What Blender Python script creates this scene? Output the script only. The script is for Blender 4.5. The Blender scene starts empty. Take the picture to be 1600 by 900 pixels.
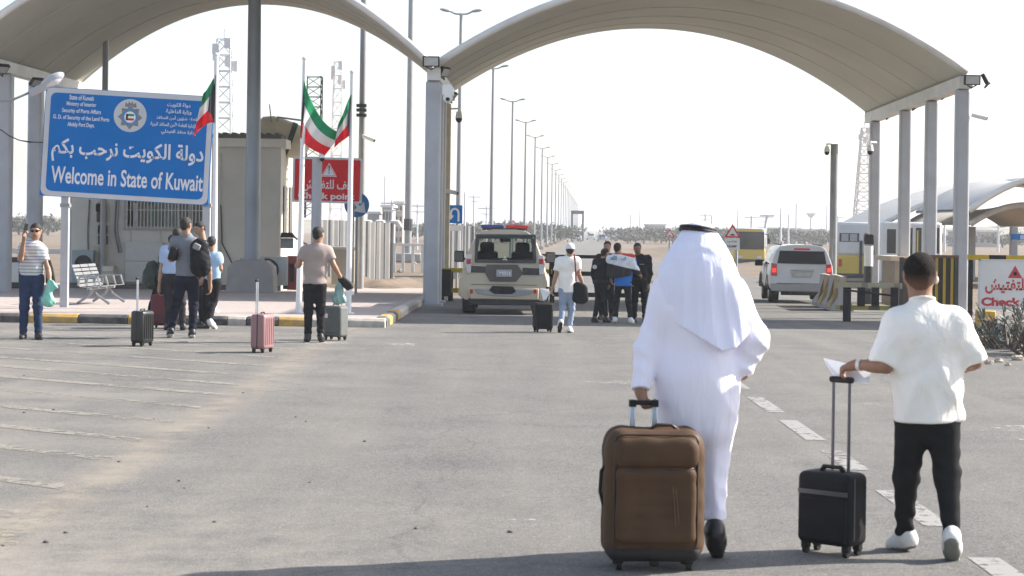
import bpy, math, random
import numpy as np
from mathutils import Vector, Matrix
R = math.radians
random.seed(7)
S = bpy.context.scene
COL = S.collection

# ------------------------------------------------------------------ camera, sky, sun, exposure
F = 3000.0          # focal length in photo pixels (1600 wide)
EYE = 1.85          # camera height
ROLL = R(0.8)
V0 = -95.0          # horizon, pixels above the picture centre
cam_data = bpy.data.cameras.new("camera")
cam = bpy.data.objects.new("camera", cam_data)
COL.objects.link(cam)
cam.matrix_world = Matrix.Translation((0, 0, EYE)) @ Matrix.Rotation(R(90), 4, 'X') @ Matrix.Rotation(ROLL, 4, 'Z')
cam_data.sensor_width = 36
cam_data.lens = 36 * F / 1600
cam_data.shift_x = V0 * math.sin(ROLL) / 1600
cam_data.shift_y = V0 * math.cos(ROLL) / 1600
cam_data.clip_end = 20000
cam_data.clip_start = 0.1
cam_data.dof.use_dof = True
cam_data.dof.focus_distance = 34
cam_data.dof.aperture_fstop = 6.5
S.camera = cam

SUN_EL, SUN_AZ = R(34), R(17)      # azimuth: degrees in front of straight right
world = bpy.data.worlds.new("World")
S.world = world
world.use_nodes = True
wn, wl = world.node_tree.nodes, world.node_tree.links
wn.clear()
sky = wn.new('ShaderNodeTexSky'); sky.sky_type = 'NISHITA'; sky.sun_disc = False
sky.sun_elevation = SUN_EL
sky.sun_rotation = R(90) - SUN_AZ
sky.air_density = 1.0; sky.dust_density = 1.5; sky.ozone_density = 1.0
hsv = wn.new('ShaderNodeHueSaturation'); hsv.inputs['Saturation'].default_value = 0.75
bg = wn.new('ShaderNodeBackground'); bg.inputs['Strength'].default_value = 0.11
wo = wn.new('ShaderNodeOutputWorld')
wl.new(sky.outputs[0], hsv.inputs['Color']); wl.new(hsv.outputs[0], bg.inputs['Color']); wl.new(bg.outputs[0], wo.inputs['Surface'])

sun_d = bpy.data.lights.new("sun", 'SUN')
sun_d.energy = 4.5; sun_d.angle = R(0.7); sun_d.color = (1.0, 0.94, 0.86)
sun = bpy.data.objects.new("sun", sun_d); COL.objects.link(sun)
sdir = Vector((math.cos(SUN_EL) * math.cos(SUN_AZ), math.cos(SUN_EL) * math.sin(SUN_AZ), math.sin(SUN_EL)))
sun.rotation_euler = sdir.to_track_quat('Z', 'Y').to_euler()
sun.location = (30, 10, 40)
S.view_settings.view_transform = 'Standard'
S.view_settings.look = 'None'
S.view_settings.exposure = 1.25
S.view_settings.gamma = 1
S.view_settings.use_curve_mapping = False
S.render.engine = 'CYCLES'
S.cycles.use_denoising = True
S.cycles.max_bounces = 6
S.cycles.volume_bounces = 0
S.cycles.caustics_reflective = False
S.cycles.caustics_refractive = False

# ------------------------------------------------------------------ from photo pixels to places
_c, _s = math.cos(ROLL), math.sin(ROLL)
def uv(px, py):
    u, v = px - 800.0, py - 450.0
    return u * _c + v * _s, -u * _s + v * _c - V0
def at(px, py, y):
    u, v = uv(px, py)
    return Vector((u * y / F, y, EYE - v * y / F))
_ZY = [(-1e4, 0), (30, 0), (40, -0.10), (47, -0.18), (63, -0.46), (98, -0.78), (158, -1.02), (1e5, -1.02)]
def zg(y):
    """height of the road and the land: level near the camera, then falling gently behind the gate"""
    for (a, za), (b, zb) in zip(_ZY[:-1], _ZY[1:]):
        if y <= b: return za + (zb - za) * (y - a) / (b - a)
    return _ZY[-1][1]
def gnd(px, py, dz=0.0):
    """the point of the ground (plus dz) seen at a photo pixel"""
    u, v = uv(px, py)
    y = 20.0
    for _ in range(60): y = 0.5 * y + 0.5 * F * (EYE - zg(y) - dz) / v
    return Vector((u * y / F, y, zg(y) + dz))
def on(x, y, dz=0.0): return Vector((x, y, zg(y) + dz))

# ------------------------------------------------------------------ materials
MATS = {}
def mat(name, col, rough=0.6, metal=0.0, var=0.12, scale=6.0, bump=0.0, bscale=40.0, spec=0.5, col2=None, coat=0.0, sheen=0.0, dust=0.0):
    """procedural material: a base colour varied by noise, with an optional fine bump and a film of dust"""
    if name in MATS: return MATS[name]
    m = bpy.data.materials.new(name); m.use_nodes = True
    n, l = m.node_tree.nodes, m.node_tree.links
    b = n['Principled BSDF']
    b.inputs['Roughness'].default_value = rough; b.inputs['Metallic'].default_value = metal
    b.inputs['Specular IOR Level'].default_value = spec
    if coat: b.inputs['Coat Weight'].default_value = coat
    if sheen:
        b.inputs['Sheen Weight'].default_value = sheen
    tc = n.new('ShaderNodeTexCoord')
    nz = n.new('ShaderNodeTexNoise'); nz.inputs['Scale'].default_value = scale; nz.inputs['Detail'].default_value = 5
    l.new(tc.outputs['Object'], nz.inputs['Vector'])
    rp = n.new('ShaderNodeValToRGB')
    c = Vector(col)
    a_ = tuple(max(0, x * (1 - var)) for x in col); z_ = tuple(min(1, x * (1 + var)) for x in (col2 or col))
    rp.color_ramp.elements[0].color = (*a_, 1); rp.color_ramp.elements[1].color = (*z_, 1)
    rp.color_ramp.elements[0].position = 0.3; rp.color_ramp.elements[1].position = 0.7
    l.new(nz.outputs['Fac'], rp.inputs['Fac'])
    out = rp.outputs['Color']
    if dust:
        n2 = n.new('ShaderNodeTexNoise'); n2.inputs['Scale'].default_value = scale * 0.6; n2.inputs['Detail'].default_value = 8
        l.new(tc.outputs['Object'], n2.inputs['Vector'])
        mr = n.new('ShaderNodeMapRange'); mr.inputs['From Min'].default_value = 0.4; mr.inputs['From Max'].default_value = 0.75
        mr.inputs['To Max'].default_value = dust
        l.new(n2.outputs['Fac'], mr.inputs['Value'])
        mx = n.new('ShaderNodeMix'); mx.data_type = 'RGBA'
        l.new(mr.outputs[0], mx.inputs['Factor']); l.new(out, mx.inputs['A']); mx.inputs['B'].default_value = (0.36, 0.29, 0.21, 1)
        out = mx.outputs['Result']
    l.new(out, b.inputs['Base Color'])
    if bump:
        nb = n.new('ShaderNodeTexNoise'); nb.inputs['Scale'].default_value = bscale; nb.inputs['Detail'].default_value = 4
        l.new(tc.outputs['Object'], nb.inputs['Vector'])
        bm_ = n.new('ShaderNodeBump'); bm_.inputs['Strength'].default_value = bump; bm_.inputs['Distance'].default_value = 0.02
        l.new(nb.outputs['Fac'], bm_.inputs['Height']); l.new(bm_.outputs['Normal'], b.inputs['Normal'])
    MATS[name] = m
    return m

def cloth(name, col, var=0.1, sheen=0.0, rough=0.9):
    return mat(name, col, rough, 0, var, 5, 0.35, 9, 0.15, None, 0, sheen)

def drape(name, col, var=.03, sc=(26, 26, 4.5), strength=.55, dist=.018):
    """white cloth with long soft hanging creases"""
    m = mat(name, col, .9, 0, var, 5, 0, 9, .1); n, l = m.node_tree.nodes, m.node_tree.links; b = n['Principled BSDF']
    tc = n.new('ShaderNodeTexCoord'); mp = n.new('ShaderNodeMapping'); mp.inputs['Scale'].default_value = sc; l.new(tc.outputs['Object'], mp.inputs['Vector'])
    nz = n.new('ShaderNodeTexNoise'); nz.inputs['Scale'].default_value = 1.0; nz.inputs['Detail'].default_value = 3; nz.inputs['Distortion'].default_value = .6; l.new(mp.outputs[0], nz.inputs['Vector'])
    bp = n.new('ShaderNodeBump'); bp.inputs['Strength'].default_value = strength; bp.inputs['Distance'].default_value = dist
    l.new(nz.outputs['Fac'], bp.inputs['Height']); l.new(bp.outputs['Normal'], b.inputs['Normal']); return m

def glass_mat(name, col=(0.02, 0.025, 0.03), rough=0.05, alpha=0.0):
    if name in MATS: return MATS[name]
    m = mat(name, col, rough, 0, 0.05, 3, 0, 40, 0.6)
    if alpha:
        b = m.node_tree.nodes['Principled BSDF']
        b.inputs['Transmission Weight'].default_value = alpha
        b.inputs['IOR'].default_value = 1.05
    return m

def stripe_mat(name, c1, c2, freq, axis='Z', duty=0.5, rough=0.85, off=0.0):
    """two colours in bands along one axis of the object"""
    if name in MATS: return MATS[name]
    m = bpy.data.materials.new(name); m.use_nodes = True
    n, l = m.node_tree.nodes, m.node_tree.links
    b = n['Principled BSDF']; b.inputs['Roughness'].default_value = rough
    b.inputs['Specular IOR Level'].default_value = 0.2
    tc = n.new('ShaderNodeTexCoord'); sp = n.new('ShaderNodeSeparateXYZ')
    l.new(tc.outputs['Object'], sp.inputs[0])
    mu = n.new('ShaderNodeMath'); mu.operation = 'MULTIPLY_ADD'; mu.inputs[1].default_value = freq; mu.inputs[2].default_value = off + 100
    l.new(sp.outputs[axis], mu.inputs[0])
    fr = n.new('ShaderNodeMath'); fr.operation = 'FRACT'; l.new(mu.outputs[0], fr.inputs[0])
    gt = n.new('ShaderNodeMath'); gt.operation = 'GREATER_THAN'; gt.inputs[1].default_value = duty; l.new(fr.outputs[0], gt.inputs[0])
    nz = n.new('ShaderNodeTexNoise'); nz.inputs['Scale'].default_value = 7; nz.inputs['Detail'].default_value = 6
    l.new(tc.outputs['Object'], nz.inputs['Vector'])
    mx = n.new('ShaderNodeMix'); mx.data_type = 'RGBA'
    mx.inputs['A'].default_value = (*c1, 1); mx.inputs['B'].default_value = (*c2, 1); l.new(gt.outputs[0], mx.inputs['Factor'])
    m2 = n.new('ShaderNodeMix'); m2.data_type = 'RGBA'; m2.blend_type = 'MULTIPLY'; m2.inputs['Factor'].default_value = 0.35
    l.new(mx.outputs['Result'], m2.inputs['A']); l.new(nz.outputs['Color'], m2.inputs['B'])
    l.new(m2.outputs['Result'], b.inputs['Base Color'])
    MATS[name] = m
    return m

# ------------------------------------------------------------------ mesh helpers
class MB:
    """collects shapes into one mesh; each face keeps the index of its material"""
    def __init__(s): s.v, s.f, s.m, s.mi, s.X = [], [], [], 0, None
    def use(s, i): s.mi = i; return s
    def xf(s, M): s.X = M; return s
    def add(s, vs, fs):
        o = len(s.v)
        s.v += [tuple(s.X @ Vector(q)) if s.X is not None else tuple(q) for q in vs]
        for f in fs: s.f.append(tuple(o + i for i in f)); s.m.append(s.mi)
        return s
    def box(s, c, d, rot=None):
        x, y, z = d[0] / 2, d[1] / 2, d[2] / 2
        vs = [Vector((a, b, e)) for a in (-x, x) for b in (-y, y) for e in (-z, z)]
        if rot is not None:
            M = rot if isinstance(rot, Matrix) else Matrix.Rotation(rot, 3, 'Z')
            vs = [M @ q for q in vs]
        vs = [q + Vector(c) for q in vs]
        return s.add(vs, [(0, 1, 3, 2), (4, 6, 7, 5), (0, 4, 5, 1), (2, 3, 7, 6), (0, 2, 6, 4), (1, 5, 7, 3)])
    def b2(s, lo, hi):
        return s.box([(a + b) / 2 for a, b in zip(lo, hi)], [abs(b - a) for a, b in zip(lo, hi)])
    def cyl(s, a, b, r1, r2=None, n=12, caps=True):
        a, b = Vector(a), Vector(b); r2 = r1 if r2 is None else r2
        d = (b - a).normalized()
        t = Vector((1, 0, 0)) if abs(d.x) < 0.8 else Vector((0, 1, 0))
        e1 = d.cross(t).normalized(); e2 = d.cross(e1)
        vs = []
        for p, r in ((a, r1), (b, r2)):
            for i in range(n):
                q = 2 * math.pi * (i + 0.5) / n
                vs.append(p + e1 * (r * math.cos(q)) + e2 * (r * math.sin(q)))
        fs = [(i, (i + 1) % n, n + (i + 1) % n, n + i) for i in range(n)]
        if caps: fs += [tuple(range(n - 1, -1, -1)), tuple(range(n, 2 * n))]
        return s.add(vs, fs)
    def tube(s, pts, r, n=8):
        pts = [Vector(p) for p in pts]; m = len(pts); vs, fs = [], []
        e1 = None
        for i, p in enumerate(pts):
            d0 = (p - pts[i - 1]).normalized() if i else (pts[1] - p).normalized()
            d1 = (pts[i + 1] - p).normalized() if i < m - 1 else d0
            d = (d0 + d1); d = d.normalized() if d.length > 1e-6 else d0
            if e1 is None: e1 = d.cross(Vector((1, 0, 0)) if abs(d.x) < .8 else Vector((0, 1, 0)))
            e1 = (e1 - d * e1.dot(d)).normalized(); e2 = d.cross(e1); k = min(1.5, 1 / max(.5, d.dot(d1)))
            for j in range(n):
                q = 2 * math.pi * (j + .5) / n; vs.append(p + (e1 * math.cos(q) + e2 * math.sin(q)) * r * k)
        for i in range(m - 1):
            for j in range(n): fs.append((i * n + j, i * n + (j + 1) % n, (i + 1) * n + (j + 1) % n, (i + 1) * n + j))
        fs += [tuple(range(n - 1, -1, -1)), tuple(range((m - 1) * n, m * n))]
        return s.add(vs, fs)
    def ball(s, c, rad, n=12, k=8, rot=None):
        vs, fs = [], []
        for j in range(k + 1):
            th = math.pi * j / k
            for i in range(n):
                ph = 2 * math.pi * i / n
                q = Vector((rad[0] * math.sin(th) * math.cos(ph), rad[1] * math.sin(th) * math.sin(ph), rad[2] * math.cos(th)))
                if rot is not None: q = rot @ q
                vs.append(q + Vector(c))
        for j in range(k):
            for i in range(n):
                fs.append((j * n + i, (j + 1) * n + i, (j + 1) * n + (i + 1) % n, j * n + (i + 1) % n))
        return s.add(vs, fs)
    def prism(s, poly, y0, y1, plane='XZ'):
        """polygon (a, b) extruded between two values of the third axis"""
        n = len(poly)
        def mk(a, b, t):
            return (a, t, b) if plane == 'XZ' else ((t, a, b) if plane == 'YZ' else (a, b, t))
        vs = [mk(a, b, y0) for a, b in poly] + [mk(a, b, y1) for a, b in poly]
        fs = [tuple(range(n)), tuple(range(2 * n - 1, n - 1, -1))]
        fs += [(i, n + i, n + (i + 1) % n, (i + 1) % n) for i in range(n)]
        return s.add(vs, fs)
    def torus(s, c, Rr, r, axis='Z', n=24, k=8, M=None):
        vs, fs = [], []
        for i in range(n):
            a = 2 * math.pi * i / n
            for j in range(k):
                b = 2 * math.pi * j / k
                q = Vector(((Rr + r * math.cos(b)) * math.cos(a), (Rr + r * math.cos(b)) * math.sin(a), r * math.sin(b)))
                if axis == 'Y': q = Vector((q.x, q.z, q.y))
                if axis == 'X': q = Vector((q.z, q.x, q.y))
                if M is not None: q = M @ q
                vs.append(q + Vector(c))
        for i in range(n):
            for j in range(k):
                fs.append((i * k + j, ((i + 1) % n) * k + j, ((i + 1) % n) * k + (j + 1) % k, i * k + (j + 1) % k))
        return s.add(vs, fs)
    def build(s, name, mats, parent=None, smooth=False, bevel=0.0, segs=2):
        me = bpy.data.meshes.new(name)
        me.from_pydata(s.v, [], s.f)
        import bmesh
        bm = bmesh.new(); bm.from_mesh(me); bmesh.ops.recalc_face_normals(bm, faces=bm.faces); bm.to_mesh(me); bm.free()
        if not isinstance(mats, (list, tuple)): mats = [mats]
        for m in mats: me.materials.append(m)
        if len(mats) > 1: me.polygons.foreach_set('material_index', s.m)
        o = bpy.data.objects.new(name, me); COL.objects.link(o)
        if parent is not None: o.parent = parent
        if bevel:
            md = o.modifiers.new('bevel', 'BEVEL'); md.width = bevel; md.segments = segs; md.limit_method = 'ANGLE'; md.angle_limit = R(35)
        if smooth or bevel:
            me.polygons.foreach_set('use_smooth', [True] * len(me.polygons))
            if not smooth or smooth == 'auto':
                try: me.set_sharp_from_angle(angle=R(38))
                except Exception: pass
        me.update()
        return o

def tag(o, label=None, cat=None, group=None, kind=None):
    if label: o['label'] = label
    if cat: o['category'] = cat
    if group: o['group'] = group
    if kind: o['kind'] = kind
    return o
def thing(name, label, cat, loc=(0, 0, 0), rz=0.0, group=None):
    o = bpy.data.objects.new(name, None); COL.objects.link(o)
    o.empty_display_size = 0.2
    o.location = loc; o.rotation_euler = (0, 0, rz)
    return tag(o, label, cat, group)
def copy_tree(o, parent=None):
    c = o.copy(); COL.objects.link(c)
    if parent is not None: c.parent = parent
    for ch in list(o.children): copy_tree(ch, c)
    return c
def struct(o): o['kind'] = 'structure'; return o

# ------------------------------------------------------------------ writing
AR = {'د': (0xFEA9, 0xFEAA), 'و': (0xFEED, 0xFEEE), 'ل': (0xFEDD, 4), 'ة': (0xFE93, 0xFE94), 'ا': (0xFE8D, 0xFE8E), 'ك': (0xFED9, 4),
      'ي': (0xFEF1, 4), 'ت': (0xFE95, 4), 'ر': (0xFEAD, 0xFEAE), 'ح': (0xFEA1, 4), 'ب': (0xFE8F, 4), 'م': (0xFEE1, 4), 'ز': (0xFEAF, 0xFEB0),
      'خ': (0xFEA5, 4), 'ق': (0xFED5, 4), 'ط': (0xFEC1, 4), 'ع': (0xFEC9, 4), 'ش': (0xFEB5, 4), 'ؤ': (0xFE85, 0xFE86), 'ن': (0xFEE5, 4),
      'أ': (0xFE83, 0xFE84), 'ف': (0xFED1, 4), 'ذ': (0xFEAB, 0xFEAC), 'إ': (0xFE87, 0xFE88), 'ه': (0xFEE9, 4), 'س': (0xFEB1, 4),
      '\ufef7': (0xFEF7, 0xFEF8)}
def arabic(t):
    """joined letter forms, laid out right to left"""
    t = t.replace('لأ', '\ufef7')
    out = []
    for i, ch in enumerate(t):
        if ch not in AR: out.append(ch); continue
        base, k = AR[ch]
        pj = i > 0 and t[i - 1] in AR and AR[t[i - 1]][1] == 4
        nj = k == 4 and i + 1 < len(t) and t[i + 1] in AR
        if k == 4: out.append(chr(base + (3 if pj and nj else 1 if pj else 2 if nj else 0)))
        else: out.append(chr(k if pj else base))
    return ''.join(reversed(out))
def text_poly(body, bold=0.0):
    cu = bpy.data.curves.new('t', 'FONT'); cu.body = body; cu.offset = bold; cu.resolution_u = 3
    o = bpy.data.objects.new('t', cu); COL.objects.link(o)
    bpy.context.view_layer.update()
    dg = bpy.context.evaluated_depsgraph_get(); ev = o.evaluated_get(dg); me = ev.to_mesh()
    vs = [v.co.copy() for v in me.vertices]; fs = [tuple(p.vertices) for p in me.polygons]
    ev.to_mesh_clear(); bpy.data.objects.remove(o); bpy.data.curves.remove(cu)
    return vs, fs
def write(mb, body, cx, cz, w, h, y, bold=0.0, tilt=0.0, flip=False):
    """lettering filling a box w by h centred on (cx, cz), standing on the plane y and facing -y"""
    vs, fs = text_poly(body, bold)
    if not vs: return
    x0, x1 = min(q.x for q in vs), max(q.x for q in vs); z0, z1 = min(q.y for q in vs), max(q.y for q in vs)
    c, s_ = math.cos(tilt), math.sin(tilt)
    pts = []
    for q in vs:
        a = ((q.x - x0) / (x1 - x0) - 0.5) * w; b = ((q.y - z0) / (z1 - z0) - 0.5) * h
        pts.append((cx + (a * c - b * s_) * (-1 if flip else 1), y, cz + a * s_ + b * c))
    mb.add(pts, fs)

# ------------------------------------------------------------------ smooth solids: blended cones sampled on a grid
def smin(a, b, k):
    if k <= 0: return np.minimum(a, b)
    h = np.maximum(k - np.abs(a - b), 0) / k
    return np.minimum(a, b) - h * h * k * 0.25
class Solid:
    def __init__(s): s.p = []
    def cone(s, a, b, ra, rb=None, sx=1.0, sy=1.0, sz=1.0, k=0.03, clip=(), rot=None):
        s.p.append((np.array(a, float), np.array(b, float), ra, ra if rb is None else rb, np.array((sx, sy, sz), float), k,
                    [(np.array(c, float), np.array(n, float) / np.linalg.norm(n)) for c, n in clip], rot))
        return s
    def chain(s, pts, rad, k=0.03, **kw):
        for i in range(len(pts) - 1): s.cone(pts[i], pts[i + 1], rad[i], rad[i + 1], k=k, **kw)
        return s
    def mesh(s, h, fold=None, clip=()):
        los, his = [], []
        for a, b, ra, rb, sc, k, cl, rot in s.p:
            r = max(ra, rb) * sc.max() + k * 0.5 + h
            los.append(np.minimum(a, b) - r); his.append(np.maximum(a, b) + r)
        lo = np.min(los, 0) - 2 * h; hi = np.max(his, 0) + 2 * h
        n = np.ceil((hi - lo) / h).astype(int) + 1
        ax = [lo[i] + h * np.arange(n[i]) for i in range(3)]
        D = np.full(tuple(n), 1.0, np.float32)
        for (a, b, ra, rb, sc, k, cl, rot), l0, h0 in zip(s.p, los, his):
            i0 = np.maximum(np.floor((l0 - lo) / h).astype(int) - 1, 0); i1 = np.minimum(np.ceil((h0 - lo) / h).astype(int) + 2, n)
            sl = tuple(slice(i0[i], i1[i]) for i in range(3))
            px = (ax[0][sl[0]] - a[0])[:, None, None]; py = (ax[1][sl[1]] - a[1])[None, :, None]; pz = (ax[2][sl[2]] - a[2])[None, None, :]
            d = b - a
            if rot is not None:
                q = np.array(rot).T
                px, py, pz = (q[0, 0] * px + q[0, 1] * py + q[0, 2] * pz, q[1, 0] * px + q[1, 1] * py + q[1, 2] * pz, q[2, 0] * px + q[2, 1] * py + q[2, 2] * pz)
                d = q @ d
            d = d / sc; X, Y, Z = px / sc[0], py / sc[1], pz / sc[2]
            dd = max(float(d @ d), 1e-9)
            t = np.clip((X * d[0] + Y * d[1] + Z * d[2]) / dd, 0, 1)
            v = (np.sqrt((X - t * d[0]) ** 2 + (Y - t * d[1]) ** 2 + (Z - t * d[2]) ** 2) - (ra + (rb - ra) * t)) * sc.min()
            if cl:
                gx = ax[0][sl[0]][:, None, None]; gy = ax[1][sl[1]][None, :, None]; gz = ax[2][sl[2]][None, None, :]
                for c, nn in cl: v = np.maximum(v, (gx - c[0]) * nn[0] + (gy - c[1]) * nn[1] + (gz - c[2]) * nn[2])
            D[sl] = smin(D[sl], v.astype(np.float32), k)
        gx, gy, gz = ax[0][:, None, None], ax[1][None, :, None], ax[2][None, None, :]
        if fold is not None: D = D + fold(gx, gy, gz).astype(np.float32)
        for c, nn in clip:
            nn = np.array(nn, float) / np.linalg.norm(nn)
            D = np.maximum(D, ((gx - c[0]) * nn[0] + (gy - c[1]) * nn[1] + (gz - c[2]) * nn[2]).astype(np.float32))
        return surfnet(D, lo, h)
def surfnet(D, lo, h):
    D[0], D[-1], D[:, 0], D[:, -1], D[:, :, 0], D[:, :, -1] = 1, 1, 1, 1, 1, 1
    sg = D < 0; n = D.shape
    c = np.zeros([q - 1 for q in n], np.uint8)
    for i in (0, 1):
        for j in (0, 1):
            for k in (0, 1): c += sg[i:n[0] - 1 + i, j:n[1] - 1 + j, k:n[2] - 1 + k]
    act = (c > 0) & (c < 8)
    idx = np.full(act.shape, -1, np.int64); ijk = np.argwhere(act); idx[act] = np.arange(len(ijk))
    pos = np.zeros((len(ijk), 3)); cnt = np.zeros(len(ijk))
    cor = [(i, j, k) for i in (0, 1) for j in (0, 1) for k in (0, 1)]
    for p in cor:
        for q in cor:
            if sum(q) - sum(p) == 1 and all(b >= a for a, b in zip(p, q)):
                a = D[ijk[:, 0] + p[0], ijk[:, 1] + p[1], ijk[:, 2] + p[2]]; b = D[ijk[:, 0] + q[0], ijk[:, 1] + q[1], ijk[:, 2] + q[2]]
                m = (a < 0) != (b < 0)
                t = np.where(m, a / np.where(m, a - b, 1), 0)
                pos[m] += (np.array(p) + t[:, None] * (np.array(q) - np.array(p)))[m]; cnt[m] += 1
    V = lo + h * (ijk + pos / np.maximum(cnt, 1)[:, None])
    Q = []
    for axs in range(3):
        o = [0, 0, 0]; sa = [slice(0, -1) if i == axs else slice(1, -1) for i in range(3)]; sb = [slice(1, None) if i == axs else slice(1, -1) for i in range(3)]
        A, B = sg[tuple(sa)], sg[tuple(sb)]
        e = np.argwhere(A != B)
        if not len(e): continue
        fl = A[e[:, 0], e[:, 1], e[:, 2]]
        for i in range(3):
            if i != axs: e[:, i] += 1
        u, w = [(1, 2), (2, 0), (0, 1)][axs]
        def cell(du, dw):
            g = e.copy(); g[:, u] -= du; g[:, w] -= dw
            return idx[g[:, 0], g[:, 1], g[:, 2]]
        q = np.stack([cell(1, 1), cell(0, 1), cell(0, 0), cell(1, 0)], 1)
        q[~fl] = q[~fl][:, ::-1]
        Q.append(q)
    return V, np.concatenate(Q)
def solid_obj(name, sol, h, material, parent=None, fold=None, clip=(), relax=2):
    V, Q = sol.mesh(h, fold, clip)
    if relax:                                     # a light smoothing takes the grid out of the surface
        e = np.concatenate([Q[:, [0, 1]], Q[:, [1, 2]], Q[:, [2, 3]], Q[:, [3, 0]]]); e = np.concatenate([e, e[:, ::-1]])
        for _ in range(relax):
            acc = np.zeros_like(V); np.add.at(acc, e[:, 0], V[e[:, 1]]); num = np.bincount(e[:, 0], minlength=len(V))[:, None]
            V = V * 0.5 + 0.5 * acc / np.maximum(num, 1)
    me = bpy.data.meshes.new(name)
    me.from_pydata(V.tolist(), [], Q.tolist())
    me.polygons.foreach_set('use_smooth', [True] * len(me.polygons))
    me.materials.append(material)
    o = bpy.data.objects.new(name, me); COL.objects.link(o)
    if parent is not None: o.parent = parent
    return o

# ------------------------------------------------------------------ ground, road, kerbs, markings
def prect(x0, y0, x1, y1, y):
    c = at((x0 + x1) / 2, (y0 + y1) / 2, y)
    return c.x, c.z, abs(x1 - x0) * y / F, abs(y1 - y0) * y / F
def pbox(mb, x0, y0, x1, y1, y, d):
    """box whose front face is seen at a pixel rectangle, standing at distance y, depth d behind it"""
    cx, cz, w, h = prect(x0, y0, x1, y1, y)
    return mb.box((cx, y + d / 2, cz), (w, d, h))

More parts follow.
